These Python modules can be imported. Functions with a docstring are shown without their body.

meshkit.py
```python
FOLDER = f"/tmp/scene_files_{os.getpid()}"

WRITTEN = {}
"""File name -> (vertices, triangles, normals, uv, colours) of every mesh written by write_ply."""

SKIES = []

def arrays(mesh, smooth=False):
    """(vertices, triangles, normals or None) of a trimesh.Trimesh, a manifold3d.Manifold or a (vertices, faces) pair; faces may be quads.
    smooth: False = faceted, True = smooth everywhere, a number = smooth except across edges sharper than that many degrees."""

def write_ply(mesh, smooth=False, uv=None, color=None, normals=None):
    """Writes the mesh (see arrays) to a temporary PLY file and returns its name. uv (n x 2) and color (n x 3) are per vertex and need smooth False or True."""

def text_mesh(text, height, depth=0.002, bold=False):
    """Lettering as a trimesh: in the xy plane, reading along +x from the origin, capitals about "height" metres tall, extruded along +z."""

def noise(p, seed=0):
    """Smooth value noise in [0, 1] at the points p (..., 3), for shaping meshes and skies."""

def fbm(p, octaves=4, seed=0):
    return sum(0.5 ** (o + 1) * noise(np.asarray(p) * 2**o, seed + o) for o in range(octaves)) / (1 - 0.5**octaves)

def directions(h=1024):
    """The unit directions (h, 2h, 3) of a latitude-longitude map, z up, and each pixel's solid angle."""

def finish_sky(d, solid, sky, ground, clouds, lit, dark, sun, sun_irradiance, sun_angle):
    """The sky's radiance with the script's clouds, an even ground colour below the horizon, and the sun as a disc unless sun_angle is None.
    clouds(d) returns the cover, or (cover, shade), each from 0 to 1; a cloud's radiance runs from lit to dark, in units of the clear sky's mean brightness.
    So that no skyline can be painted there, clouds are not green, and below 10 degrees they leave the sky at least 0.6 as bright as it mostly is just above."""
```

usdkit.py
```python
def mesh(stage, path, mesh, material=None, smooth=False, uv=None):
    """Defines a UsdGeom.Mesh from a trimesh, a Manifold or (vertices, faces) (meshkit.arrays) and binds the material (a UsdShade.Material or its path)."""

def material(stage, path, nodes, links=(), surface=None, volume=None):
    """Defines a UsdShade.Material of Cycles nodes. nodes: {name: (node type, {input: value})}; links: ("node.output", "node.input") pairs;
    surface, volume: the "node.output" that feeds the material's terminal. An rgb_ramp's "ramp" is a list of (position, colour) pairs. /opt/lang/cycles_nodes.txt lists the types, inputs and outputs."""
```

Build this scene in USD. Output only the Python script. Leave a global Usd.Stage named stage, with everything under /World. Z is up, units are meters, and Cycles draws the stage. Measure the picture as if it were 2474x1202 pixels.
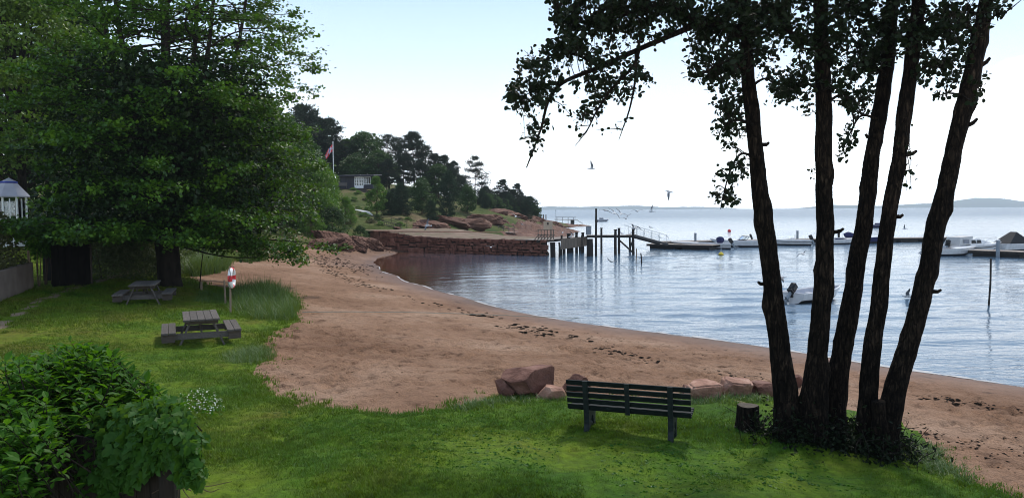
import math
import numpy as np, trimesh, shapely, manifold3d as m3
from scipy.interpolate import RBFInterpolator
from scipy.ndimage import map_coordinates, gaussian_filter
from scipy.spatial import cKDTree
from pxr import Usd, UsdGeom, UsdLux, UsdShade, Sdf, Gf, Vt
import usdkit, meshkit

stage = Usd.Stage.CreateInMemory()
UsdGeom.Xform.Define(stage, '/World')
UsdGeom.Scope.Define(stage, '/World/Looks')
# ------------------------------------------------------------------ camera, sky, sun, exposure
EYE = np.array([0.0, 0.0, 4.8])          # the water is z = 0
F, CX, CY = 1850.0, 1237.0, 601.0        # photograph pixels
PITCH, ROLL = math.radians(2.92), math.radians(0.36)
_r, _f, _u = np.array([1.0, 0, 0]), np.array([0, math.cos(PITCH), -math.sin(PITCH)]), np.array([0, math.sin(PITCH), math.cos(PITCH)])
RIGHT, UP, FWD = _r * math.cos(ROLL) - _u * math.sin(ROLL), _u * math.cos(ROLL) + _r * math.sin(ROLL), _f
cam = UsdGeom.Camera.Define(stage, '/World/camera')
cam.CreateHorizontalApertureAttr(36.0)
cam.CreateVerticalApertureAttr(36.0 * 497 / 1024)
cam.CreateFocalLengthAttr(36.0 * F / 2474)
cam.CreateClippingRangeAttr(Gf.Vec2f(0.05, 60000))
EXPOSURE = 0.14
cam.CreateExposureAttr(EXPOSURE)
mx = Gf.Matrix4d(*RIGHT, 0, *UP, 0, *(-FWD), 0, *EYE, 1)
cam.AddTransformOp().Set(mx)

SUN_EL, SUN_AZ = math.radians(54), math.radians(24)       # azimuth from +y (view direction) towards +x
sun = UsdLux.DistantLight.Define(stage, '/World/sun')
sun.CreateIntensityAttr(0.85); sun.CreateAngleAttr(9.0); sun.CreateNormalizeAttr(True)
sun.CreateColorAttr(Gf.Vec3f(1.0, 0.93, 0.83))
sun.AddRotateXYZOp().Set(Gf.Vec3f(90 - math.degrees(SUN_EL), 0, 180 - math.degrees(SUN_AZ)))
SKY_STRENGTH = 0.105
_cl = np.array([0.575, 0.81, 0.122]); _cl = _cl / np.linalg.norm(_cl)         # the bank of cloud low in the right of the sky
sky_mat = usdkit.material(stage, '/World/Looks/sky', {
    'sky': ('sky_texture', dict(sky_type='single_scattering', sun_disc=False, sun_elevation=SUN_EL, sun_rotation=SUN_AZ, altitude=0.0, air_density=1.0, aerosol_density=1.2, ozone_density=1.0)),
    'tc': ('texture_coordinate', {}),
    'sep': ('separate_xyz', {}),
    # thin milky overcast, thickest towards the horizon, thinning overhead
    'veil': ('map_range', dict(range_type='smoothstep', from_min=0.0, from_max=0.62, to_min=0.97, to_max=0.75, clamp=True)),
    'veilcol': ('rgb_ramp', {'ramp': [(0.0, (21.0, 21.0, 21.0)), (0.03, (18.0, 18.2, 18.4)), (0.07, (13.6, 14.0, 14.2)), (0.12, (10.2, 11.6, 12.8)), (0.19, (7.6, 9.5, 11.5)), (0.27, (5.6, 7.8, 10.7)), (0.45, (4.2, 6.1, 9.2)), (1.0, (3.6, 5.0, 7.4))]}),
    'm1': ('mix', dict(mix_type='mix')),
    # cumulus
    'mp': ('mapping', dict(scale=(1.0, 1.0, 1.9), location=(0.35, 0.1, 0.22))),
    'nz': ('noise_texture', dict(scale=2.7, detail=7.0, roughness=0.52, distortion=0.15)),
    'cr': ('map_range', dict(range_type='smoothstep', from_min=0.56, from_max=0.60, to_min=0.0, to_max=0.92, clamp=True)),
    'near': ('vector_math', dict(math_type='dot_product', vector2=tuple(float(x) for x in _cl))), 'nr': ('map_range', dict(range_type='smoothstep', from_min=0.985, from_max=0.9985, to_min=-0.05, to_max=0.045, clamp=True)), 'na': ('math', dict(math_type='add')),
    'hi': ('map_range', dict(range_type='smoothstep', from_min=0.04, from_max=0.09, to_min=0.0, to_max=1.0, clamp=True)),
    'cm': ('math', dict(math_type='multiply')),
    'nz2': ('noise_texture', dict(scale=6.0, detail=5.0)),
    'ccol': ('rgb_ramp', {'ramp': [(0.3, (9.2, 9.5, 10.2)), (0.5, (12.5, 12.6, 12.8))]}),
    'm2': ('mix', dict(mix_type='mix')),
    'bg': ('background_shader', dict(strength=SKY_STRENGTH)),
}, [('tc.generated', 'sep.vector'), ('sep.z', 'veil.value'), ('sep.z', 'veilcol.fac'), ('veil.result', 'm1.fac'), ('sky.color', 'm1.color1'), ('veilcol.color', 'm1.color2'),
    ('tc.generated', 'mp.vector'), ('mp.vector', 'nz.vector'), ('tc.generated', 'near.vector1'), ('near.value', 'nr.value'), ('nz.fac', 'na.value1'), ('nr.result', 'na.value2'), ('na.value', 'cr.value'), ('sep.z', 'hi.value'), ('cr.result', 'cm.value1'), ('hi.result', 'cm.value2'),
    ('mp.vector', 'nz2.vector'), ('nz2.fac', 'ccol.fac'), ('cm.value', 'm2.fac'), ('m1.color', 'm2.color1'), ('ccol.color', 'm2.color2'), ('m2.color', 'bg.color')], surface='bg.background')
dome = UsdLux.DomeLight.Define(stage, '/World/sky')
UsdShade.MaterialBindingAPI.Apply(dome.GetPrim()).Bind(sky_mat)
dome.GetPrim().SetCustomDataByKey('label', 'pale bright summer sky with white clouds at the right')
dome.GetPrim().SetCustomDataByKey('kind', 'structure')

# ------------------------------------------------------------------ picture <-> place
def ray(px, py):
    d = FWD + RIGHT * (px - CX) / F - UP * (py - CY) / F
    return d / d[1]
def at(px, py, Y):                       # the point at forward distance Y
    return EYE + ray(px, py) * Y
def gz(px, py, z=0.0):                   # the point at height z
    d = ray(px, py)
    return EYE + d * ((z - EYE[2]) / d[2])
def hp(px, py, h):
    return gz(px, py, EYE[2] - h)
def pix(p):
    q = np.asarray(p, float) - EYE
    w = q @ FWD
    return CX + F * (q @ RIGHT) / w, CY - F * (q @ UP) / w

# ------------------------------------------------------------------ naming and prims
_used = {}
def numbered(parent, name):
    k = (parent, name)
    n = _used.get(k, 0); _used[k] = n + 1
    return f'{parent}/{name}' if n == 0 else f'{parent}/{name}_{n:03d}'
def tag(path, label=None, cat=None, group=None, kind=None):
    p = stage.GetPrimAtPath(path)
    for k, v in (('label', label), ('category', cat), ('group', group), ('kind', kind)):
        if v: p.SetCustomDataByKey(k, v)
    return path
def thing(name, label, cat, loc=(0, 0, 0), rotz=0.0, group=None, scale=None, tilt=None):
    path = numbered('/World', name)
    x = UsdGeom.Xform.Define(stage, path)
    x.AddTranslateOp().Set(Gf.Vec3d(*map(float, loc)))
    x.AddRotateXYZOp().Set(Gf.Vec3f(*(tilt or (0, 0)), math.degrees(rotz)))
    if scale is not None:
        s = (scale,) * 3 if np.ndim(scale) == 0 else scale
        x.AddScaleOp().Set(Gf.Vec3f(*map(float, s)))
    tag(path, label, cat, group)
    return path
def copy(src, label, loc, rotz=0.0, group=None, scale=None, cat=None, tilt=None):
    s = stage.GetPrimAtPath(src)
    base = src.rsplit('/', 1)[1]
    if len(base) > 4 and base[-4] == '_' and base[-3:].isdigit(): base = base[:-4]
    path = numbered('/World', base)
    x = UsdGeom.Xform.Define(stage, path)
    p = x.GetPrim()
    p.GetReferences().AddInternalReference(src)
    p.SetInstanceable(True)
    x.ClearXformOpOrder()
    p.GetAttribute('xformOp:translate').Set(Gf.Vec3d(*map(float, loc))) if p.GetAttribute('xformOp:translate') else None
    x.SetXformOpOrder([])
    ops = [UsdGeom.XformOp(p.GetAttribute('xformOp:translate'))]
    p.GetAttribute('xformOp:rotateXYZ').Set(Gf.Vec3f(*(tilt or (0, 0)), math.degrees(rotz))); ops.append(UsdGeom.XformOp(p.GetAttribute('xformOp:rotateXYZ')))
    sc = (1, 1, 1) if scale is None else ((scale,) * 3 if np.ndim(scale) == 0 else scale)
    if p.GetAttribute('xformOp:scale'):
        p.GetAttribute('xformOp:scale').Set(Gf.Vec3f(*map(float, sc))); ops.append(UsdGeom.XformOp(p.GetAttribute('xformOp:scale')))
    else:
        ops.append(x.AddScaleOp()); ops[-1].Set(Gf.Vec3f(*map(float, sc)))
    x.SetXformOpOrder(ops)
    tag(path, label, cat or s.GetCustomDataByKey('category'), group)
    return path
def part(parent, name, mesh, mat, smooth=False, label=None, kind=None, subdiv=False):
    path = numbered(parent, name)
    usdkit.mesh(stage, path, mesh, mat, smooth)
    if label or kind: tag(path, label, None, None, kind)
    return path
def solo(name, mesh, mat, label, cat, smooth=False, group=None):      # a thing that is one mesh
    path = numbered('/World', name)
    usdkit.mesh(stage, path, mesh, mat, smooth)
    return tag(path, label, cat, group)
def setting(name, mesh, mat, label, smooth=False, kind='structure', cat=None):
    path = numbered('/World', name)
    usdkit.mesh(stage, path, mesh, mat, smooth)
    return tag(path, label, cat, None, kind)

# ------------------------------------------------------------------ mesh helpers; a mesh is (v, f)
def join(*ms):
    vs, fs, n = [], [], 0
    for m in ms:
        if isinstance(m, list):
            m = join(*m)
        v, f, _ = meshkit.arrays(m)
        vs.append(v); fs.append(f + n); n += len(v)
    return np.vstack(vs), np.vstack(fs)
def rotm(rx=0, ry=0, rz=0):
    return trimesh.transformations.euler_matrix(rx, ry, rz)[:3, :3]
def mv(m, t=(0, 0, 0), R=None, s=1.0):
    v, f, _ = meshkit.arrays(m)
    v = v * np.asarray(s)
    if R is not None: v = v @ np.asarray(R).T
    return v + np.asarray(t), f
_CB = {}
def cbox(sx, sy, sz, c=0.01):
    """a box with chamfered edges, centred"""
    key = (round(sx, 4), round(sy, 4), round(sz, 4), round(c, 4))
    if key not in _CB:
        h = np.array([sx, sy, sz]) / 2
        c = min(c, h.min() * 0.45)
        pts = [np.array([a, b, d]) * (h - np.array([c if k != j else 0 for k in range(3)])) for a in (-1, 1) for b in (-1, 1) for d in (-1, 1) for j in range(3)]
        hull = trimesh.convex.convex_hull(np.array(pts))
        _CB[key] = (np.array(hull.vertices), np.array(hull.faces))
    return _CB[key]
def frame_along(d, up=(0, 0, 1)):
    d = np.asarray(d, float); d = d / np.linalg.norm(d)
    u = np.asarray(up, float)
    if abs(d @ u) > 0.98: u = np.array([1.0, 0, 0]) if abs(d[0]) < 0.9 else np.array([0, 1.0, 0])
    s = np.cross(d, u); s /= np.linalg.norm(s)
    return np.stack([d, s, np.cross(s, d)], 1)     # columns: along, side, up
def beam(a, b, w, h, c=0.008, up=(0, 0, 1)):
    a, b = np.asarray(a, float), np.asarray(b, float)
    return mv(cbox(np.linalg.norm(b - a), w, h, c), (a + b) / 2, frame_along(b - a, up))
def tube(pts, r, n=8, caps=True, flare=None):
    p = np.asarray(pts, float)
    r = np.broadcast_to(np.asarray(r, float), (len(p),))
    t = np.gradient(p, axis=0); t /= np.linalg.norm(t, axis=1, keepdims=True) + 1e-12
    ref = np.array([0.31, 0.17, 0.93]) if abs(t[:, 2]).mean() < 0.8 else np.array([0.93, 0.21, 0.11])
    a = np.cross(t, ref); a /= np.linalg.norm(a, axis=1, keepdims=True) + 1e-12
    b = np.cross(t, a)
    g = np.arange(n) * 2 * np.pi / n
    v = p[:, None] + r[:, None, None] * (np.cos(g)[None, :, None] * a[:, None] + np.sin(g)[None, :, None] * b[:, None])
    i, j = np.meshgrid(np.arange(len(p) - 1), np.arange(n), indexing='ij')
    q = np.stack([i * n + j, i * n + (j + 1) % n, (i + 1) * n + (j + 1) % n, (i + 1) * n + j], -1).reshape(-1, 4)
    f = np.vstack([q[:, [0, 1, 2]], q[:, [0, 2, 3]]])
    v = v.reshape(-1, 3)
    if caps:
        v = np.vstack([v, p[0], p[-1]])
        k0, k1 = len(v) - 2, len(v) - 1
        f = np.vstack([f] + [[[k0, (j + 1) % n, j]] for j in range(n)] + [[[k1, (len(p) - 1) * n + j, (len(p) - 1) * n + (j + 1) % n]] for j in range(n)])
    return v, f
def bez(pts, n=12):
    """a smooth polyline through the points (Catmull-Rom)"""
    p = np.asarray(pts, float)
    p = np.vstack([2 * p[0] - p[1], p, 2 * p[-1] - p[-2]])
    out = []
    for i in range(1, len(p) - 2):
        t = np.linspace(0, 1, n, endpoint=False)[:, None]
        a, b, c, d = p[i - 1:i + 3]
        out.append(0.5 * (2 * b + (c - a) * t + (2 * a - 5 * b + 4 * c - d) * t ** 2 + (3 * b - a - 3 * c + d) * t ** 3))
    return np.vstack(out + [p[-2][None]])
def lathe(profile, n=20):
    """(r, z) pairs round the z axis"""
    pr = np.asarray(profile, float)
    g = np.arange(n) * 2 * np.pi / n
    v = np.stack([pr[:, None, 0] * np.cos(g), pr[:, None, 0] * np.sin(g), np.repeat(pr[:, 1:2], n, 1)], -1).reshape(-1, 3)
    i, j = np.meshgrid(np.arange(len(pr) - 1), np.arange(n), indexing='ij')
    q = np.stack([i * n + j, i * n + (j + 1) % n, (i + 1) * n + (j + 1) % n, (i + 1) * n + j], -1).reshape(-1, 4)
    return v, np.vstack([q[:, [0, 1, 2]], q[:, [0, 2, 3]]])
def grid(P):
    """faces of a (n, m, 3) sheet"""
    n, m = P.shape[:2]
    i, j = np.meshgrid(np.arange(n - 1), np.arange(m - 1), indexing='ij')
    q = np.stack([i * m + j, i * m + j + 1, (i + 1) * m + j + 1, (i + 1) * m + j], -1).reshape(-1, 4)
    return P.reshape(-1, 3), np.vstack([q[:, [0, 1, 2]], q[:, [0, 2, 3]]])
def prism(poly, h):
    return trimesh.creation.extrude_polygon(poly, h, engine='earcut')
def hull(pts):
    h = trimesh.convex.convex_hull(np.asarray(pts, float))
    return np.array(h.vertices), np.array(h.faces)
def boulder(size, seed, facets=14, detail=4, rough=0.06, flat=None, crack=0.0):
    """an angular rock: a ball cut by random planes, then roughened; its underside sits at z = 0 minus a little"""
    rng = np.random.default_rng(seed)
    b = trimesh.creation.icosphere(detail)
    v = np.array(b.vertices)
    ns = rng.normal(size=(facets, 3)); ns /= np.linalg.norm(ns, axis=1, keepdims=True)
    if flat: ns = np.vstack([ns, [[0, 0, 1.0]]])
    off = rng.uniform(0.52, 0.84, len(ns))
    if flat: off[-1] = flat
    for n, o in zip(ns, off):
        d = v @ n - o
        v -= np.where(d > 0, d * 0.97, 0)[:, None] * n
    v *= 1 + (meshkit.fbm(v * 2.6 + seed * 3.7, 4, seed) - 0.5)[:, None] * rough * 4
    v += (meshkit.fbm(v * 9 + seed, 3, seed + 9) - 0.5)[:, None] * v * rough
    if crack:
        rd = np.array([0.5, 0.2, 0.84]); h = v @ rd * 5.5 + meshkit.fbm(v * 1.7 + seed, 3, seed + 3) * 2.2
        v -= v * (crack * (np.abs(h % 1 - 0.5) * 2) ** 6)[:, None]
        g2 = np.abs(meshkit.fbm(v * 2.3 + 7 * seed, 4, seed + 5) - 0.5)
        v -= v * (crack * 1.6 * np.exp(-(g2 / 0.025) ** 2))[:, None]
        v += v * ((meshkit.noise(v * 6.0 + seed, seed + 8) > 0.55) * 0.5 * crack)[:, None]
    lo, hi = v.min(0), v.max(0)
    v = (v - (lo + hi) / 2) / (hi - lo) * np.asarray(size)
    return v, np.array(b.faces)

def block(size, seed, cham=0.12):
    """a squared stone with worn corners, its top nearly flat"""
    rng = np.random.default_rng(seed)
    b = trimesh.creation.box([1, 1, 1])
    for _ in range(5): b = b.subdivide()
    v = np.array(b.vertices)
    v = np.sign(v) * np.minimum(np.abs(v), 0.5)
    k = np.abs(v) * 2; over = np.clip(k - (1 - 2 * cham), 0, None); L = np.linalg.norm(over, axis=1)
    v = v * (1 - (np.clip(L - 2 * cham, 0, None) / np.maximum(L, 1e-9))[:, None] * (over > 0) * 0.5 * cham / 0.12)
    for n, o in zip(unit(rng.normal(size=(7, 3)) * [1, 1, 0.5]), rng.uniform(0.50, 0.62, 7)):
        d = v @ n - o; v -= np.where(d > 0, d * 0.95, 0)[:, None] * n
    v[:, 0] += v[:, 2] * rng.uniform(-0.15, 0.15); v[:, 1] += v[:, 2] * rng.uniform(-0.1, 0.1); v[:, 2] += v[:, 0] * rng.uniform(-0.12, 0.12) * (v[:, 2] > 0)
    v *= 1 + (meshkit.fbm(v * 3.1 + seed, 4, seed) - 0.5)[:, None] * 0.16 + (meshkit.fbm(v * 11 + seed, 3, seed + 1) - 0.5)[:, None] * 0.05
    return v * np.asarray(size), np.array(b.faces)
# leaves ---------------------------------------------------------------------------------
LEAF_ROUND = (np.array([[0, 0, 0], [0.36, 0.2, 0.07], [0.46, 0.6, 0.1], [0.0, 1.0, -0.05], [-0.46, 0.6, 0.1], [-0.36, 0.2, 0.07], [0, 0.5, 0]]), np.array([[0, 1, 6], [1, 2, 6], [2, 3, 6], [3, 4, 6], [4, 5, 6], [5, 0, 6]]))
LEAF_QUAD = (np.array([[0, 0, 0], [0.42, 0.5, 0.1], [0, 1.0, -0.04], [-0.42, 0.5, 0.1]]), np.array([[0, 1, 2], [0, 2, 3]]))
LEAF_POINT = (np.array([[0, 0, 0], [0.2, 0.25, 0.06], [0.24, 0.5, 0.07], [0.1, 0.8, 0.0], [0, 1.0, -0.1], [-0.1, 0.8, 0.0], [-0.24, 0.5, 0.07], [-0.2, 0.25, 0.06], [0, 0.5, 0.0]]), np.array([[0, 1, 8], [1, 2, 8], [2, 3, 8], [3, 4, 8], [4, 5, 8], [5, 6, 8], [6, 7, 8], [7, 0, 8]]))
LEAF_IVY = (np.array([[0, 0.12, 0], [0.3, 0.0, 0.03], [0.5, 0.3, 0.08], [0.28, 0.46, 0.05], [0.3, 0.66, 0.06], [0, 1.0, -0.08], [-0.3, 0.66, 0.06], [-0.28, 0.46, 0.05], [-0.5, 0.3, 0.08], [-0.3, 0.0, 0.03], [0, 0.45, 0.0]]), np.array([[i, (i + 1) % 10, 10] for i in range(10)]))
NEEDLE = (np.array([[-0.03, 0, 0], [0.03, 0, 0], [0.0, 1.0, 0.05]]), np.array([[0, 1, 2]]))
LEAF_HEX = (np.array([[0, 0, 0], [0.33, 0.2, 0.07], [0.42, 0.6, 0.1], [0.0, 1.0, -0.05], [-0.42, 0.6, 0.1], [-0.33, 0.2, 0.07]]), np.array([[0, 1, 2], [0, 2, 3], [0, 3, 4], [0, 4, 5]]))
LEAF_ALDER = (np.array([[0, 0, 0], [0.3, 0.22, 0.06], [0.40, 0.55, 0.09], [0.26, 0.9, 0.0], [0.0, 1.0, -0.06], [-0.28, 0.88, 0.0], [-0.38, 0.52, 0.09], [-0.28, 0.2, 0.06], [0, 0.5, 0]]), np.array([[i, (i + 1) % 8, 8] for i in range(8)]))
def unit(a):
    return a / (np.linalg.norm(a, axis=-1, keepdims=True) + 1e-12)
def leaves(pos, size, proto, rng, axis=None, up=0.6, spread=1.0, upvec=None):
    """copies of a leaf at the points: axis gives each leaf's direction (jittered by spread), up how much its face looks upward"""
    n = len(pos)
    d = rng.normal(size=(n, 3)) * spread
    if axis is not None: d = d + np.asarray(axis)
    d = unit(d)
    w = rng.normal(size=(n, 3)) * (1 - up) + (np.array([0, 0, up * 1.5]) if upvec is None else np.asarray(upvec) * up * 1.5)
    s = unit(np.cross(d, w)); w = np.cross(s, d)
    R = np.stack([s, d, w], 2) * np.broadcast_to(size, (n,))[:, None, None]
    pv, pf = proto
    v = np.einsum('nij,kj->nki', R, pv) + np.asarray(pos)[:, None]
    f = pf[None] + (np.arange(n) * len(pv))[:, None, None]
    return v.reshape(-1, 3), f.reshape(-1, 3)
# ------------------------------------------------------------------ materials
M = {}
def mat(name, nodes, links, surface='p.BSDF', volume=None):
    M[name] = usdkit.material(stage, '/World/Looks/' + name, nodes, links, surface=surface, volume=volume)
    return M[name]
def pm(name, stops, scale=6.0, rough=0.8, bump=0.0, bscale=None, stretch=(1, 1, 1), spec=0.3, detail=5.0, dist=0.02, vary=0.0, metallic=0.0, coord='object', coat=0.0):
    """a noise-coloured principled material; vary: brightness differs between objects"""
    nodes = {'tc': ('texture_coordinate', {}), 'geo': ('geometry', {}), 'mp': ('mapping', dict(scale=stretch)),
             'n': ('noise_texture', dict(scale=scale, detail=detail, roughness=0.6)), 'r': ('rgb_ramp', {'ramp': stops if np.ndim(stops[0][-1]) else [(x, c) for x, c in zip(np.linspace(0.3, 0.7, len(stops)), stops)]}),
             'p': ('principled_bsdf', dict(roughness=rough, specular_ior_level=spec, metallic=metallic, coat_weight=coat))}
    links = [('tc.object' if coord == 'object' else 'geo.position', 'mp.vector'), ('mp.vector', 'n.vector'), ('n.fac', 'r.fac')]
    out = 'r.color'
    if vary:
        nodes |= {'oi': ('object_info', {}), 'vr': ('map_range', dict(from_min=0.0, from_max=1.0, to_min=1 - vary, to_max=1 + vary)), 'hv': ('hsv', {})}
        links += [('oi.random', 'vr.value'), ('vr.result', 'hv.value'), ('r.color', 'hv.color')]
        out = 'hv.color'
    links.append((out, 'p.base_color'))
    if bump:
        nodes |= {'n2': ('noise_texture', dict(scale=bscale or scale * 3, detail=6.0, roughness=0.65)), 'b': ('bump', dict(strength=bump, distance=dist))}
        links += [('mp.vector', 'n2.vector'), ('n2.fac', 'b.height'), ('b.normal', 'p.normal')]
    return mat(name, nodes, links)
def leafmat(name, cols, rough=0.5, trans=0.25, spec=0.35, patch=0.0):
    tcol = tuple(float(x) for x in np.array(cols[len(cols) // 2]) * np.array([1.5, 1.6, 0.7]))
    return mat(name, {'g': ('geometry', {}), 'r': ('rgb_ramp', {'ramp': [(x, c) for x, c in zip(np.linspace(0, 1, len(cols)), cols)]}),
                      'p': ('principled_bsdf', dict(roughness=rough, specular_ior_level=spec)), 't': ('translucent_bsdf', dict(color=tcol)), 'm': ('mix_closure', dict(fac=trans))},
               [('g.random_per_island', 'r.fac'), ('r.color', 'p.base_color'), ('p.BSDF', 'm.closure1'), ('t.BSDF', 'm.closure2')], surface='m.closure') if not patch else mat(
        name, {'g': ('geometry', {}), 'n': ('noise_texture', dict(scale=patch, detail=3.0)), 'nr': ('map_range', dict(from_min=0.34, from_max=0.66, to_min=0.0, to_max=0.62, clamp=True)), 'ad': ('math', dict(math_type='multiply_add', value2=0.42)), 'r': ('rgb_ramp', {'ramp': [(x, c) for x, c in zip(np.linspace(0, 1, len(cols)), cols)]}),
               'p': ('principled_bsdf', dict(roughness=rough, specular_ior_level=spec)), 't': ('translucent_bsdf', dict(color=tcol)), 'm': ('mix_closure', dict(fac=trans))},
        [('g.position', 'n.vector'), ('n.fac', 'nr.value'), ('g.random_per_island', 'ad.value1'), ('nr.result', 'ad.value3'), ('ad.value', 'r.fac'), ('r.color', 'p.base_color'), ('p.BSDF', 'm.closure1'), ('t.BSDF', 'm.closure2')], surface='m.closure')
def plain(name, col, rough=0.6, spec=0.4, metallic=0.0):
    return pm(name, [tuple(np.array(col) * 0.86), tuple(np.array(col) * 1.08)], scale=3.0, rough=rough, spec=spec, metallic=metallic, bump=0.05, bscale=30)

# ground
def sand_nodes():
    return {'geo': ('geometry', {}), 'wet': ('attribute', dict(attribute='wet')),
            'n1': ('noise_texture', dict(scale=0.22, detail=4.0, roughness=0.6)), 'n2': ('noise_texture', dict(scale=2.3, detail=6.0, roughness=0.7)), 'n3': ('noise_texture', dict(scale=34.0, detail=3.0)),
            'r1': ('rgb_ramp', {'ramp': [(0.32, (0.190, 0.106, 0.064)), (0.50, (0.268, 0.160, 0.102)), (0.68, (0.355, 0.235, 0.162))]}),
            'r2': ('rgb_ramp', {'ramp': [(0.31, (0.36, 0.33, 0.32)), (0.45, (0.92, 0.92, 0.92)), (0.75, (1.14, 1.14, 1.14))]}), 'r3': ('rgb_ramp', {'ramp': [(0.3, (0.72, 0.70, 0.70)), (0.6, (1.1, 1.1, 1.1))]}),  # dark spots put the shade in footprints into the sand colour
            'mu': ('mix', dict(mix_type='multiply', fac=1.0)), 'mu2': ('mix', dict(mix_type='multiply', fac=1.0)),
            'wc': ('mix', dict(mix_type='multiply', color2=(0.40, 0.31, 0.28))), 'wr': ('map_range', dict(from_min=0.0, from_max=1.0, to_min=0.95, to_max=0.62)),
            'ws': ('map_range', dict(from_min=0.0, from_max=1.0, to_min=0.12, to_max=0.22)),
            'nb': ('noise_texture', dict(scale=4.2, detail=5.0, roughness=0.62)), 'nb2': ('noise_texture', dict(scale=26.0, detail=4.0, roughness=0.7)), 'ad': ('math', dict(math_type='multiply_add', value2=0.35)),
            'bs': ('map_range', dict(from_min=0.0, from_max=1.0, to_min=0.9, to_max=0.12)), 'b': ('bump', dict(distance=0.16)), 'p': ('principled_bsdf', {})}
SAND_LINKS = [('geo.position', x + '.vector') for x in ('n1', 'n2', 'n3', 'nb', 'nb2')] + [
    ('n1.fac', 'r1.fac'), ('n2.fac', 'r2.fac'), ('n3.fac', 'r3.fac'), ('r1.color', 'mu.color1'), ('r2.color', 'mu.color2'), ('mu.color', 'mu2.color1'), ('r3.color', 'mu2.color2'),
    ('mu2.color', 'wc.color1'), ('wet.fac', 'wc.fac'), ('wc.color', 'p.base_color'), ('wet.fac', 'wr.value'), ('wr.result', 'p.roughness'), ('wet.fac', 'ws.value'), ('ws.result', 'p.specular_ior_level'),
    ('nb2.fac', 'ad.value1'), ('nb.fac', 'ad.value3'), ('ad.value', 'b.height'), ('wet.fac', 'bs.value'), ('bs.result', 'b.strength'), ('b.normal', 'p.normal')]
mat('sand', sand_nodes(), SAND_LINKS)
mat('lawn_soil', {'geo': ('geometry', {}), 'sx': ('separate_xyz', {}), 'gx': ('map_range', dict(from_min=-11.0, from_max=3.0, to_min=0.10, to_max=-0.06, clamp=True)), 'ga': ('math', dict(math_type='add')), 'n': ('noise_texture', dict(scale=0.45, detail=6.0, roughness=0.62)), 'n2': ('noise_texture', dict(scale=7.0, detail=6.0, roughness=0.7)),  # gx: sunlight on the left lawn put into the colour as yellow
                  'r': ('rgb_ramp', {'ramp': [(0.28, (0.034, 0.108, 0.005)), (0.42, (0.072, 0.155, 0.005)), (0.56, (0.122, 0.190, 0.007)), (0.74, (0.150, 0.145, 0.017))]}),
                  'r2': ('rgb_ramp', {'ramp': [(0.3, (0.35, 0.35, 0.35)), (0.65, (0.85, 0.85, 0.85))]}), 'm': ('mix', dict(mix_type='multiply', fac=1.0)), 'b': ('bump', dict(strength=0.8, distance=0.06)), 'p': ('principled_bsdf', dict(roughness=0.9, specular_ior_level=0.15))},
    [('geo.position', 'n.vector'), ('geo.position', 'n2.vector'), ('geo.position', 'sx.vector'), ('sx.x', 'gx.value'), ('n.fac', 'ga.value1'), ('gx.result', 'ga.value2'), ('ga.value', 'r.fac'), ('n2.fac', 'r2.fac'), ('r.color', 'm.color1'), ('r2.color', 'm.color2'), ('m.color', 'p.base_color'), ('n2.fac', 'b.height'), ('b.normal', 'p.normal')])
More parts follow.
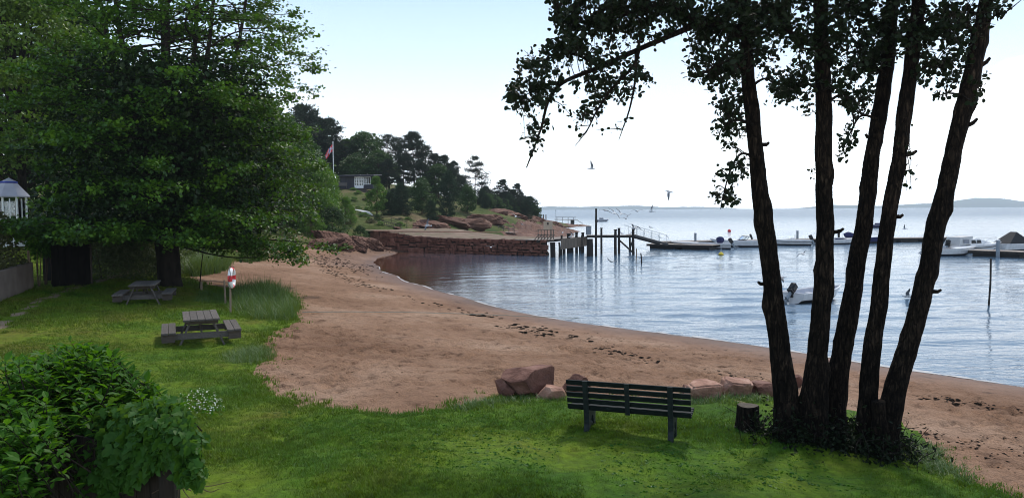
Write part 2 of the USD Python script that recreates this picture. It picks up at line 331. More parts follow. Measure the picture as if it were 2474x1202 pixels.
mat('grass', {'geo': ('geometry', {}), 'sx': ('separate_xyz', {}), 'gx': ('map_range', dict(from_min=-11.0, from_max=3.0, to_min=0.10, to_max=-0.06, clamp=True)), 'ga': ('math', dict(math_type='add')), 'nf': ('noise_texture', dict(scale=9.0, detail=3.0, roughness=0.6)), 'nv': ('map_range', dict(from_min=0.35, from_max=0.65, to_min=0.55, to_max=1.4, clamp=True)), 'vm': ('math', dict(math_type='multiply')), 'n': ('noise_texture', dict(scale=0.45, detail=5.0, roughness=0.62)), 'r': ('rgb_ramp', {'ramp': [(0.28, (0.050, 0.195, 0.008)), (0.42, (0.115, 0.290, 0.008)), (0.56, (0.205, 0.345, 0.010)), (0.74, (0.26, 0.29, 0.025))]}),  # gx: same sunlit yellow painted into the blades towards the left
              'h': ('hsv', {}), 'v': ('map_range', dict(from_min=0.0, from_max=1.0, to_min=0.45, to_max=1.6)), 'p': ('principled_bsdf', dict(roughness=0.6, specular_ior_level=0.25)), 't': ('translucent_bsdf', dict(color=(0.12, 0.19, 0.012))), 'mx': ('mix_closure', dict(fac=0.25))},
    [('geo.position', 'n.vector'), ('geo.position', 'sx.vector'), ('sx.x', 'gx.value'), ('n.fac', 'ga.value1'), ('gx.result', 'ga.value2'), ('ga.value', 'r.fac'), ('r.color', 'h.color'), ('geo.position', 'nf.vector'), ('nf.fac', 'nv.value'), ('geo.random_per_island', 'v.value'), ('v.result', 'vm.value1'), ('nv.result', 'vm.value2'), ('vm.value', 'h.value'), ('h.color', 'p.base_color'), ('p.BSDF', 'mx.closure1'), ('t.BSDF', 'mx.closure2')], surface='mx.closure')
leafmat('tall_grass', [(0.05, 0.10, 0.02), (0.08, 0.14, 0.03), (0.12, 0.17, 0.05), (0.24, 0.20, 0.09)], trans=0.2)
leafmat('dry_grass', [(0.30, 0.24, 0.12), (0.22, 0.18, 0.08), (0.36, 0.29, 0.16)], trans=0.2)
pm('dirt', [(0.16, 0.115, 0.07), (0.25, 0.18, 0.12)], scale=2.2, rough=0.95, bump=0.6, bscale=14, dist=0.05, coord='pos')
mat('hill_ground', {'geo': ('geometry', {}), 'sep': ('separate_xyz', {}), 'n': ('noise_texture', dict(scale=0.16, detail=6.0, roughness=0.65)), 'n2': ('noise_texture', dict(scale=1.6, detail=6.0, roughness=0.7)),
                    'r': ('rgb_ramp', {'ramp': [(0.30, (0.036, 0.060, 0.010)), (0.48, (0.070, 0.090, 0.018)), (0.58, (0.105, 0.095, 0.036)), (0.70, (0.19, 0.12, 0.08))]}),
                    'r2': ('rgb_ramp', {'ramp': [(0.3, (0.55, 0.55, 0.55)), (0.65, (1.1, 1.1, 1.1))]}), 'm': ('mix', dict(mix_type='multiply', fac=1.0)), 'b': ('bump', dict(strength=0.9, distance=0.3)), 'p': ('principled_bsdf', dict(roughness=0.95, specular_ior_level=0.15))},
    [('geo.position', 'n.vector'), ('geo.position', 'n2.vector'), ('n.fac', 'r.fac'), ('n2.fac', 'r2.fac'), ('r.color', 'm.color1'), ('r2.color', 'm.color2'), ('m.color', 'p.base_color'), ('n2.fac', 'b.height'), ('b.normal', 'p.normal')])
# sea: dark water, browner where the shallow red bottom shows through, plus the dark shore reflection put into the left bay
mat('water', {'geo': ('geometry', {}), 'dep': ('attribute', dict(attribute='shallow')), 'cut': ('attribute', dict(attribute='calm')),
              'm1': ('mapping', dict(scale=(0.55, 1.5, 1.0), rotation=(0, 0, 0.22))), 'w1': ('noise_texture', dict(scale=1.0, detail=3.0, roughness=0.55, distortion=0.5)),
              'm2': ('mapping', dict(scale=(1.3, 3.6, 1.0), rotation=(0, 0, -0.12))), 'w2': ('noise_texture', dict(scale=1.25, detail=3.0, roughness=0.55, distortion=0.4)),
              'm3': ('mapping', dict(scale=(0.045, 0.10, 1.0))), 'w3': ('noise_texture', dict(scale=1.0, detail=3.0)), 'ws': ('map_range', dict(from_min=0.35, from_max=0.65, to_min=0.55, to_max=1.1, clamp=True)),
              'ad': ('math', dict(math_type='multiply_add', value2=0.42)), 'sc': ('math', dict(math_type='multiply')),
              'b': ('bump', dict(distance=0.075)), 'c': ('mix', dict(color1=(0.055, 0.100, 0.150), color2=(0.060, 0.022, 0.009))),
              'sy': ('separate_xyz', {}), 'fr': ('map_range', dict(from_min=70.0, from_max=500.0, to_min=0.05, to_max=0.34, clamp=True)), 'p': ('principled_bsdf', dict(ior=1.50, specular_ior_level=0.5))},
    [('geo.position', 'm1.vector'), ('geo.position', 'm2.vector'), ('geo.position', 'm3.vector'), ('m1.vector', 'w1.vector'), ('m2.vector', 'w2.vector'), ('m3.vector', 'w3.vector'), ('w3.fac', 'ws.value'),
     ('w2.fac', 'ad.value1'), ('w1.fac', 'ad.value3'), ('ad.value', 'b.height'), ('ws.result', 'sc.value1'), ('cut.fac', 'sc.value2'), ('sc.value', 'b.strength'), ('b.normal', 'p.normal'), ('dep.fac', 'c.fac'), ('c.color', 'p.base_color'), ('geo.position', 'sy.vector'), ('sy.y', 'fr.value'), ('fr.result', 'p.roughness')])
pm('far_forest', [(0.03, 0.045, 0.04), (0.05, 0.07, 0.05)], scale=0.02, rough=0.95, spec=0.1, coord='pos')
# vegetation
leafmat('alder_leaf', [(0.006, 0.012, 0.003), (0.009, 0.019, 0.004), (0.014, 0.028, 0.005), (0.040, 0.068, 0.012)], rough=0.6, trans=0.05, spec=0.15)
leafmat('big_tree_leaf', [(0.009, 0.028, 0.004), (0.026, 0.072, 0.006), (0.090, 0.185, 0.011), (0.26, 0.41, 0.034)], rough=0.5, trans=0.14, spec=0.25, patch=1.1)  # light on the leaf pads and dark gaps put into these greens
leafmat('yellow_green_leaf', [(0.06, 0.11, 0.012), (0.09, 0.15, 0.016), (0.13, 0.19, 0.022)], trans=0.25)
leafmat('mid_green_leaf', [(0.03, 0.065, 0.014), (0.045, 0.09, 0.018), (0.07, 0.12, 0.024)], trans=0.2)
leafmat('shade_leaf', [(0.010, 0.024, 0.005), (0.016, 0.036, 0.007), (0.026, 0.054, 0.009)], trans=0.1, spec=0.2)  # dark copy of the leaf greens: crown and backdrop shade put into the colour
leafmat('bright_green_leaf', [(0.07, 0.14, 0.016), (0.10, 0.19, 0.022), (0.14, 0.24, 0.03)], trans=0.25)
leafmat('pine_needle', [(0.014, 0.026, 0.013), (0.022, 0.038, 0.017), (0.032, 0.052, 0.022)], trans=0.08, rough=0.6)
leafmat('juniper', [(0.018, 0.038, 0.016), (0.028, 0.054, 0.02), (0.04, 0.07, 0.025)], trans=0.1, rough=0.6)
leafmat('shrub_leaf', [(0.028, 0.085, 0.006), (0.085, 0.195, 0.012), (0.19, 0.34, 0.025)], rough=0.55, trans=0.28, spec=0.12)
leafmat('ivy_leaf', [(0.022, 0.065, 0.008), (0.060, 0.14, 0.018), (0.13, 0.24, 0.045), (0.28, 0.38, 0.14)], rough=0.55, trans=0.15, spec=0.12)
leafmat('vine_leaf', [(0.07, 0.09, 0.035), (0.10, 0.13, 0.05), (0.14, 0.17, 0.07)], trans=0.2)
leafmat('olive_leaf', [(0.06, 0.065, 0.02), (0.09, 0.085, 0.03), (0.12, 0.11, 0.04)], trans=0.2)
leafmat('clover_leaf', [(0.025, 0.085, 0.008), (0.045, 0.13, 0.012), (0.08, 0.19, 0.018)], trans=0.2, spec=0.15)
leafmat('petal', [(0.75, 0.75, 0.68), (0.8, 0.78, 0.62)], trans=0.1)
mat('bark_dark', {'geo': ('geometry', {}), 'mp': ('mapping', dict(scale=(1, 1, 0.22))), 'wn': ('noise_texture', dict(scale=9.0, detail=5.0, roughness=0.7)), 'wm': ('mix', dict(mix_type='linear_light', fac=0.075)),
                  'v': ('voronoi_texture', dict(feature='distance_to_edge', scale=17.0)), 'n': ('noise_texture', dict(scale=30.0, detail=6.0, roughness=0.75)), 'n2': ('noise_texture', dict(scale=2.4, detail=4.0)),
                  'vr': ('map_range', dict(from_min=0.0, from_max=0.16, to_min=0.0, to_max=1.0, clamp=True)), 'r': ('rgb_ramp', {'ramp': [(0.36, (0.005, 0.004, 0.0034)), (0.55, (0.020, 0.0145, 0.0105)), (0.67, (0.050, 0.036, 0.026)), (0.77, (0.15, 0.12, 0.095))]}),
                  'm': ('mix', dict(mix_type='multiply', fac=0.7)), 'r2': ('rgb_ramp', {'ramp': [(0.3, (0.4, 0.4, 0.4)), (0.7, (1.25, 1.2, 1.15))]}), 'm2': ('mix', dict(mix_type='multiply', fac=1.0)), 'ad': ('math', dict(math_type='multiply_add', value2=0.7)), 'b': ('bump', dict(strength=1.0, distance=0.022)), 'p': ('principled_bsdf', dict(roughness=0.95, specular_ior_level=0.08))},
    [('geo.position', 'mp.vector'), ('mp.vector', 'wn.vector'), ('mp.vector', 'wm.color1'), ('wn.color', 'wm.color2'), ('wm.color', 'v.vector'), ('mp.vector', 'n.vector'), ('geo.position', 'n2.vector'), ('v.distance', 'vr.value'), ('n.fac', 'r.fac'), ('r.color', 'm.color1'), ('vr.result', 'm.color2'),
     ('n2.fac', 'r2.fac'), ('m.color', 'm2.color1'), ('r2.color', 'm2.color2'), ('m2.color', 'p.base_color'), ('n.fac', 'ad.value1'), ('vr.result', 'ad.value3'), ('ad.value', 'b.height'), ('b.normal', 'p.normal')])
pm('bark_black', [(0.008, 0.007, 0.006), (0.03, 0.025, 0.02)], scale=5.0, rough=0.95, bump=0.8, bscale=9, dist=0.06, stretch=(1, 1, 0.3), spec=0.1)
pm('bark_grey', [(0.05, 0.038, 0.03), (0.12, 0.085, 0.06)], scale=3.0, rough=0.95, bump=0.7, bscale=8, stretch=(1, 1, 0.3), spec=0.1)
pm('cut_wood', [(0.04, 0.032, 0.022), (0.09, 0.07, 0.05)], scale=12, rough=0.9, bump=0.4)
plain('seaweed', (0.013, 0.009, 0.006), rough=0.95, spec=0.05)
# stone
pm('red_granite', [(0.060, 0.024, 0.017), (0.120, 0.052, 0.036), (0.20, 0.10, 0.073)], scale=2.2, rough=0.85, bump=0.7, bscale=9, dist=0.05, detail=7, vary=0.16)
pm('pink_granite', [(0.15, 0.075, 0.052), (0.28, 0.145, 0.10), (0.42, 0.26, 0.195)], scale=3.2, rough=0.85, bump=0.7, bscale=14, dist=0.03, detail=7, vary=0.1)
pm('shore_rock', [(0.058, 0.026, 0.017), (0.120, 0.053, 0.034), (0.20, 0.105, 0.07)], scale=0.5, rough=0.88, bump=1.0, bscale=2.2, dist=0.25, detail=8, vary=0.12)
pm('wet_rock', [(0.018, 0.014, 0.011), (0.06, 0.04, 0.03)], scale=1.4, rough=0.6, bump=0.8, bscale=5, dist=0.08)
pm('wall_stone', [(0.10, 0.038, 0.026), (0.19, 0.075, 0.05), (0.27, 0.125, 0.09)], scale=1.6, rough=0.9, bump=0.7, bscale=7, dist=0.05, detail=7, vary=0.22)
pm('dark_joint', [(0.02, 0.014, 0.01), (0.04, 0.028, 0.02)], scale=3, rough=0.95)
pm('quay_top', [(0.085, 0.075, 0.032), (0.145, 0.098, 0.066), (0.22, 0.15, 0.105)], scale=0.7, rough=0.92, bump=0.4, bscale=8, coord='pos')
pm('moss_stone', [(0.11, 0.09, 0.05), (0.17, 0.14, 0.075), (0.22, 0.17, 0.11)], scale=5, rough=0.95, bump=0.7, bscale=18)
pm('concrete', [(0.13, 0.10, 0.085), (0.20, 0.16, 0.135)], scale=1.8, rough=0.92, bump=0.4, bscale=20)
pm('gravel', [(0.10, 0.095, 0.095), (0.2, 0.19, 0.19)], scale=9, rough=0.9, vary=0.3)
# wood and made things
pm('weathered_wood', [(0.032, 0.027, 0.024), (0.078, 0.066, 0.058), (0.145, 0.127, 0.115)], scale=5.0, rough=0.85, bump=0.5, bscale=10, stretch=(14, 1.2, 14), vary=0.16, dist=0.01)
pm('weathered_wood_dark', [(0.045, 0.036, 0.03), (0.085, 0.066, 0.054)], scale=5.0, rough=0.88, bump=0.5, bscale=10, stretch=(1.5, 12, 12), vary=0.2, dist=0.01)
pm('pier_wood', [(0.11, 0.085, 0.065), (0.20, 0.155, 0.12)], scale=3.0, rough=0.9, bump=0.4, bscale=10, stretch=(3, 3, 0.4), vary=0.2)
pm('pier_deck', [(0.20, 0.165, 0.14), (0.30, 0.25, 0.21)], scale=3.0, rough=0.9, bump=0.4, bscale=10, vary=0.15)
pm('tarred_wood', [(0.013, 0.011, 0.010), (0.035, 0.029, 0.024)], scale=4.0, rough=0.8, bump=0.5, bscale=12, stretch=(1, 1, 0.3), vary=0.2)
pm('post_wood', [(0.17, 0.12, 0.08), (0.27, 0.20, 0.145)], scale=4.0, rough=0.9, bump=0.4, bscale=12, stretch=(4, 4, 0.4))
pm('fence_wood', [(0.005, 0.003, 0.002), (0.013, 0.0065, 0.0045)], scale=4.0, rough=0.8, bump=0.5, bscale=12, stretch=(5, 5, 0.5), vary=0.2)  # browns darkened further: shade in the gap by the ivy put into the colour
pm('shed_wood', [(0.007, 0.0065, 0.006), (0.014, 0.013, 0.012)], scale=4.0, rough=0.9, bump=0.4, bscale=12, stretch=(4, 4, 0.4), spec=0.1, vary=0.2)
pm('bench_paint', [(0.002, 0.004, 0.0036), (0.004, 0.008, 0.0072), (0.012, 0.018, 0.017)], scale=8.0, rough=0.55, bump=0.25, bscale=14, stretch=(1.0, 12, 12), spec=0.12, vary=0.12)
pm('cast_iron', [(0.003, 0.005, 0.005), (0.010, 0.017, 0.018)], scale=14.0, rough=0.55, bump=0.25, bscale=40, spec=0.25)
pm('cabin_wall', [(0.030, 0.030, 0.038), (0.048, 0.047, 0.058)], scale=3.0, rough=0.85, bump=0.4, bscale=8, stretch=(6, 6, 0.3))
pm('grey_roof', [(0.055, 0.055, 0.06), (0.10, 0.098, 0.105)], scale=2.0, rough=0.85, bump=0.3)
pm('metal_roof', [(0.30, 0.30, 0.36), (0.42, 0.42, 0.48)], scale=1.0, rough=0.55, spec=0.5)
plain('blue_trim', (0.03, 0.05, 0.28)); plain('white_paint', (0.72, 0.72, 0.71)); plain('yellow_paint', (0.55, 0.36, 0.12)); plain('red_paint', (0.55, 0.025, 0.03))
plain('flag_red', (0.50, 0.025, 0.04)); plain('flag_white', (0.75, 0.75, 0.75)); plain('flag_blue', (0.01, 0.03, 0.20))
plain('grey_metal', (0.22, 0.25, 0.28), rough=0.5); plain('pale_metal', (0.45, 0.47, 0.5), rough=0.45); plain('rail_metal', (0.30, 0.34, 0.37), rough=0.5, metallic=0.3)
plain('dark_metal', (0.02, 0.02, 0.022), rough=0.45); plain('brown_rail', (0.07, 0.05, 0.04)); plain('gelcoat', (0.66, 0.64, 0.63), rough=0.25, spec=0.5); plain('gelcoat_grey', (0.42, 0.42, 0.46), rough=0.35)
plain('outboard_black', (0.006, 0.006, 0.007), rough=0.35, spec=0.3); plain('antifoul', (0.012, 0.014, 0.022), rough=0.7); plain('canvas_blue', (0.012, 0.016, 0.075), rough=0.9); plain('canvas_black', (0.012, 0.012, 0.014), rough=0.9); plain('canvas_grey', (0.25, 0.25, 0.27), rough=0.9)
plain('canvas_pale', (0.5, 0.48, 0.46), rough=0.9)
plain('buoy_yellow', (0.7, 0.5, 0.03), rough=0.4); plain('buoy_red', (0.6, 0.02, 0.03), rough=0.4); plain('foam', (0.42, 0.42, 0.42), rough=0.9); plain('sign_board', (0.42, 0.33, 0.24), rough=0.8); plain('black_paint', (0.012, 0.012, 0.012))
plain('rope', (0.22, 0.24, 0.2), rough=0.9); plain('tan_leaf', (0.42, 0.22, 0.07)); plain('black_rope', (0.03, 0.03, 0.03))
mat('pane', {'t': ('transparent_bsdf', dict(color=(0.85, 0.88, 0.88))), 'g': ('glossy_bsdf', dict(roughness=0.02, color=(0.95, 0.95, 0.95))), 'f': ('fresnel', dict(IOR=1.5)), 'm': ('mix_closure', {})}, [('f.fac', 'm.fac'), ('t.BSDF', 'm.closure1'), ('g.BSDF', 'm.closure2')], surface='m.closure')
mat('gull_feather', {'tc': ('texture_coordinate', {}), 'sep': ('separate_xyz', {}), 'ab': ('math', dict(math_type='absolute')), 'r': ('rgb_ramp', {'interpolate': True, 'ramp': [(0.0, (0.62, 0.62, 0.62)), (0.085, (0.5, 0.5, 0.5)), (0.12, (0.17, 0.175, 0.19)), (0.48, (0.12, 0.125, 0.14)), (0.53, (0.02, 0.02, 0.02)), (1, (0.02, 0.02, 0.02))]}), 'p': ('principled_bsdf', dict(roughness=0.8, specular_ior_level=0.2))},
    [('tc.object', 'sep.vector'), ('sep.x', 'ab.value1'), ('ab.value', 'r.fac'), ('r.color', 'p.base_color')])
# ------------------------------------------------------------------ the lie of the land
_c = []
def C(px, py, h): _c.append(hp(px, py, h))
def W(x, y, z): _c.append(np.array([x, y, z], float))
for a in [(0, 1202, 3.15), (480, 1202, 3.2), (1237, 1202, 3.15), (1800, 1202, 3.4), (2474, 1202, 3.72), (480, 830, 3.4), (350, 742, 3.2), (0, 800, 3.15), (60, 720, 3.0), (410, 690, 3.2), (200, 690, 3.05),
          (600, 960, 3.35), (700, 980, 3.4), (900, 1005, 3.3), (1200, 980, 3.42), (1425, 1058, 3.42), (1605, 1073, 3.46), (1700, 970, 3.5), (2050, 1085, 3.6), (2250, 1150, 3.68),
          (700, 800, 3.6), (900, 850, 3.65), (1200, 880, 3.6), (1100, 780, 4.2), (850, 720, 3.9), (1500, 870, 4.05), (1800, 900, 4.1), (2200, 960, 4.1), (2474, 1050, 4.05),
          (640, 640, 3.55), (740, 625, 4.0), (820, 640, 4.35), (760, 690, 3.75), (350, 605, 2.75), (240, 640, 2.85), (800, 609, 4.45), (880, 606, 4.68)]: C(*a)
SHORE = [gz(*p) for p in [(2900, 1010), (2474, 938), (2300, 912), (2200, 900), (2110, 886), (2000, 866), (1850, 838), (1700, 819), (1500, 795), (1350, 775), (1237, 755), (1150, 735), (1050, 706), (960, 680), (905, 656), (886, 634), (893, 624)]]
SHORE += [np.array([-15.2, 82.0, 0]), np.array([-14.0, 86.5, 0])]
for p in SHORE: _c.append(p)
for p, q in zip(SHORE[:-1], SHORE[1:]):                      # the sea bed falls away from the shore
    for k in (0.35, 0.85):
        m = p * (1 - k) + q * k
        t = unit(q - p); n = np.array([t[1], -t[0], 0])
        for s, z in ((2.5, -0.16), (8, -0.6), (22, -1.6)):
            w = m + n * s
            if w[1] < 84 or w[0] > 6: W(w[0], w[1], z)
for x, y in ((40, 60), (60, 100), (80, 200), (30, 120), (12, 110), (90, 40), (20, 150), (45, 250), (30, 300), (20, 90), (6, 88)): W(x, y, -2.0)
# under the quay, behind its wall
for x, y, z in ((-18, 95, 1.6), (-12, 95, 1.1), (-7, 92, 1.0), (-2, 90, 0.8), (-14, 89.3, 0.05), (-10, 87.2, -0.25), (-4, 83.2, -0.5), (2, 79.4, -0.8), (-10, 102, 1.2), (-3, 99, 0.6), (1, 92, -0.5), (4, 86, -1.2), (2, 104, -0.8), (-2, 110, -0.1), (2, 118, -0.8)): W(x, y, z)
# rocks beside the beach, the garden slope with the cabin, the headland
for px, py, d in ((850, 566, 83), (880, 572, 86), (780, 570, 80), (760, 596, 77), (880, 530, 105), (830, 500, 118), (960, 550, 99), (1100, 545, 110), (900, 480, 128), (800, 462, 135), (860, 458, 137), (740, 455, 130), (700, 505, 92), (1000, 520, 118),
                  (1000, 475, 150), (1150, 485, 152), (1130, 530, 128), (1250, 520, 172), (1200, 525, 158), (1300, 526, 192), (500, 525, 80), (580, 440, 98), (450, 560, 62), (200, 560, 56), (100, 570, 45), (340, 470, 95), (620, 590, 62), (560, 560, 70)): _c.append(at(px, py, d))
for px, py in ((1180, 556), (1240, 555), (1300, 552.5), (1350, 550), (1388, 547.5)): _c.append(gz(px, py))
for x, y, z in ((20, 222, 0.6), (10, 235, 0.4), (-5, 250, 2.5), (-30, 230, 12), (-60, 200, 15), (-100, 160, 16), (-100, 100, 10), (-70, 70, 6), (-60, 45, 4.2), (-40, 30, 2.6), (-30, 15, 2.2), (-20, 5, 2.0), (-60, 10, 3), (0, -6, 1.9), (14, -6, 1.6), (-14, -6, 2.0), (30, 5, 0.6), (-90, 260, 15), (-40, 285, 9), (8, 265, 0.0), (-15, 175, 6), (-12, 200, 5), (28, 212, -1.2), (16, 190, -1.0), (22, 245, -1.5)): W(x, y, z)
_c = np.array(_c)
_key = np.round(_c[:, :2] * 2).astype(int); _, _ix = np.unique(_key, axis=0, return_index=True); _c = _c[_ix]
GX, GY, GS = -130.0, -8.0, 0.5
_gx, _gy = np.arange(GX, 110, GS * 2), np.arange(GY, 310, GS * 2)
_q = np.stack(np.meshgrid(_gx, _gy, indexing='ij'), -1)
_lin = RBFInterpolator(_c[:, :2], _c[:, 2], neighbors=24, kernel='linear', smoothing=0.02)(_q.reshape(-1, 2)).reshape(_q.shape[:2])
_lin = gaussian_filter(_lin, 1.1)
def T(x, y):
    x, y = np.asarray(x, float), np.asarray(y, float)
    return map_coordinates(_lin, [np.atleast_1d((x - GX) / (2 * GS)), np.atleast_1d((y - GY) / (2 * GS))], order=1, mode='nearest').reshape(np.shape(x))
def ground(px, py):
    """where the line of sight meets the ground"""
    d = ray(px, py)
    s = np.geomspace(4, 320, 4000)
    p = EYE + d * s[:, None]
    k = np.nonzero(p[:, 2] < T(p[:, 0], p[:, 1]))[0]
    return p[k[0]] if len(k) else p[-1]
def down(p, dz=0.0):
    return np.array([p[0], p[1], float(T(p[0], p[1])) + dz])

# outlines, as places on the ground
def outline(pts, dense=0.25, rough=0.12, seed=1, freq=0.9):
    g = np.array([ground(*p)[:2] for p in pts])
    return ragged(g, dense, rough, seed, freq)
def ragged(g, dense=0.25, rough=0.12, seed=1, freq=0.9):
    ring = shapely.LinearRing(g)
    n = int(ring.length / dense)
    p = np.array([ring.interpolate(t, normalized=True).coords[0] for t in np.linspace(0, 1, n, endpoint=False)])
    k = np.c_[p * freq, np.zeros(n)]
    p = p + (np.stack([meshkit.fbm(k, 3, seed), meshkit.fbm(k, 3, seed + 50)], 1) - 0.5) * 2 * rough
    return shapely.Polygon(p).buffer(0)
_lawn_px = [(2440, 1202), (2330, 1172), (2250, 1135), (2215, 1095), (2200, 1050), (2120, 1005), (1990, 985), (1870, 966), (1760, 962), (1650, 966), (1500, 972), (1370, 966), (1290, 968), (1210, 970), (1120, 992), (1040, 1004), (950, 1016), (860, 1003), (780, 1000), (700, 990), (640, 962), (596, 935), (588, 905), (600, 888), (630, 872), (600, 845), (640, 806), (700, 775), (716, 742), (690, 706), (640, 690), (560, 700), (480, 684), (440, 668), (540, 640), (575, 622), (610, 618)]
_lawn_w = [ground(*p)[:2] for p in _lawn_px] + [np.array(q, float) for q in ((-20, 56), (-24, 62), (-60, 60), (-60, -4), (14, -4), (8.4, 6.5))]
LAWN = ragged(np.array(_lawn_w), 0.25, 0.16, 3, 0.8)
PATH = outline([(0, 775), (60, 738), (130, 706), (180, 694), (230, 676), (300, 655), (385, 630), (400, 655), (310, 668), (240, 688), (150, 716), (70, 757), (0, 806), (-60, 840), (-60, 800)], 0.25, 0.2, 8, 0.8)
GRAVEL = outline([(610, 1045), (640, 1036), (690, 1048), (700, 1068), (660, 1078), (620, 1068)], 0.1, 0.12, 12, 2.5)

# one grid over everything, finer where the camera is near
ys = np.concatenate([np.arange(-6, 5, 0.6), np.arange(5, 24, 0.11), np.arange(24, 48, 0.25), np.arange(48, 110, 0.6), np.arange(110, 300, 1.6)])
xs = np.concatenate([np.arange(-110, -34, 1.6), np.arange(-34, -13, 0.5), np.arange(-13, 13, 0.13), np.arange(13, 30, 0.4), np.arange(30, 100, 3.0)])
XX, YY = np.meshgrid(xs, ys, indexing='ij')
ZZ = T(XX, YY)
P2 = shapely.points(XX.ravel(), YY.ravel())
def signed(poly):
    shapely.prepare(poly)
    b = poly.bounds
    k = np.nonzero(((XX > b[0] - 3) & (XX < b[2] + 3) & (YY > b[1] - 3) & (YY < b[3] + 3)).ravel())[0]
    line = np.asarray(poly.exterior.coords); seg = np.linspace(0, 1, max(2, int(poly.length / 0.08)))
    kd = cKDTree(np.array([poly.exterior.interpolate(t, normalized=True).coords[0] for t in seg]))
    d = kd.query(np.c_[XX.ravel()[k], YY.ravel()[k]])[0]
    out = np.full(XX.size, -9.0); out[k] = np.where(shapely.contains(poly, P2[k]), d, -d)
    return out.reshape(XX.shape)
sdl, sdp, sdg = signed(LAWN), signed(PATH), signed(GRAVEL)
_n = np.stack([XX, YY, 0 * XX], -1)
near = np.clip((45 - YY) / 15, 0, 1) * (YY > 4)
rough = (meshkit.fbm(_n * 3.6, 3, 4) - 0.5) * 0.12 + (meshkit.fbm(_n * 0.7, 2, 9) - 0.5) * 0.12
dry = np.clip((ZZ - 0.06) / 0.35, 0.04, 1)
# footprints trodden into the dry sand
rgp = np.random.default_rng(91)
for _ in range(700):
    fx_, fy_ = rgp.uniform(-12, 11), rgp.uniform(8.5, 26); az = rgp.normal() * 0.9 + (0 if rgp.random() < 0.6 else 1.6)
    for st_ in range(int(rgp.integers(2, 9))):
        qx_, qy_ = fx_ + np.cos(az) * 0.34 * st_ + (-1) ** st_ * 0.08 * -np.sin(az), fy_ + np.sin(az) * 0.34 * st_ + (-1) ** st_ * 0.08 * np.cos(az)
        i0, i1 = np.searchsorted(xs, [qx_ - 0.4, qx_ + 0.4]); j0, j1 = np.searchsorted(ys, [qy_ - 0.4, qy_ + 0.4])
        ux, uy = XX[i0:i1, j0:j1] - qx_, YY[i0:i1, j0:j1] - qy_
        a_, b_ = (ux * np.cos(az) + uy * np.sin(az)) / 0.15, (-ux * np.sin(az) + uy * np.cos(az)) / 0.085
        r2_ = a_ ** 2 + b_ ** 2
        rough[i0:i1, j0:j1] += -0.07 * np.exp(-r2_) + 0.024 * np.exp(-(np.sqrt(r2_) - 1.6) ** 2 * 4)
LAWNZ = (meshkit.fbm(_n * 3.6, 3, 4) - 0.5) * 0.12 + (meshkit.fbm(_n * 0.7, 2, 9) - 0.5) * 0.12
rough = np.where(sdl > 0.05, LAWNZ, rough)
SANDZ = ZZ + rough * near * dry
WETZ = np.clip(1 - (ZZ - 0.03) / 0.34 + (meshkit.fbm(_n * 0.5, 3, 21) - 0.5) * 0.5, 0, 1)
WETZ = np.where((YY > 60) & (XX < -12), np.maximum(WETZ, np.clip(1.25 - ZZ / 0.7, 0, 0.55)), WETZ)
def sheet(Z, keep, name, material, label, kind='structure', smooth=True, attrs=None):
    v, f = grid(np.stack([XX, YY, Z], -1))
    ok = keep.ravel()[f].any(1)
    f = f[ok]
    use = np.unique(f); back = np.full(len(v), -1); back[use] = np.arange(len(use))
    path = setting(name, (v[use], back[f]), M[material], label, smooth, kind)
    for k, a in (attrs or {}).items():
        UsdGeom.PrimvarsAPI(stage.GetPrimAtPath(path)).CreatePrimvar(k, Sdf.ValueTypeNames.FloatArray, 'vertex').Set(Vt.FloatArray.FromNumpy(a.ravel()[use].astype(np.float32)))
    return path
HILL = ragged(np.array([ground(748, 592)[:2] + [0, 0.5], (-19.5, 77.5), (-17.5, 86), (-16.0, 92.5), (-11, 102), (-4, 108), (-1, 118), (-2, 132), (3, 150), (8, 185), (16, 205), (14, 240), (0, 300), (-109, 300), (-109, 58), (-40, 60), (-23, 61)]), 1.0, 0.5, 5, 0.3)
sdh = signed(HILL)
sheet(np.where(sdh > 2.5, SANDZ - 0.3, SANDZ), (sdl < 1.2) & (sdh < 4) & ((YY < 104) | (XX > 20)), 'beach', 'sand', 'reddish brown sand beach curving round the bay', attrs={'wet': WETZ})
sheet(SANDZ + np.clip(sdl * 0.16, -0.16, 0.035) - np.clip(sdp * 0.3, -0.03, 0.05) - 0.06 * (sdg > 0), (sdl > -0.9) & (YY < 70), 'lawn', 'lawn_soil', 'green lawn with sunlit yellow painted in at the left, sloping from the garden to the beach')
sheet(SANDZ + np.clip(sdp * 0.16, -0.16, 0.022) + 0.012, (sdp > -0.9), 'path', 'dirt', 'sandy trodden path along the left edge of the lawn')
hz = ZZ + (meshkit.fbm(_n * 0.45, 4, 31) - 0.5) * 1.0 * np.clip(sdh / 3, 0, 1) + np.clip(sdh * 0.25, -0.5, 0.08)
sheet(hz, (sdh > -2.5), 'hillside', 'hill_ground', 'grassy and rocky hillside behind the bay')
rk = (meshkit.fbm(_n * 0.38, 5, 41) - 0.5) * 2.2 + np.abs(meshkit.fbm(_n * 0.9, 3, 43) - 0.5) * 1.6 - 0.5
sheet(ZZ + rk * np.clip(ZZ / 1.5, 0.05, 1) - np.where(sdh > 2.5, 0.4, 0), (sdh < 4) & (YY > 103) & (XX < 30), 'rocky_shore', 'shore_rock', 'red bedrock shore of the headland', smooth=25)
def H(x, y):
    return float(T(x, y)) + 0.05

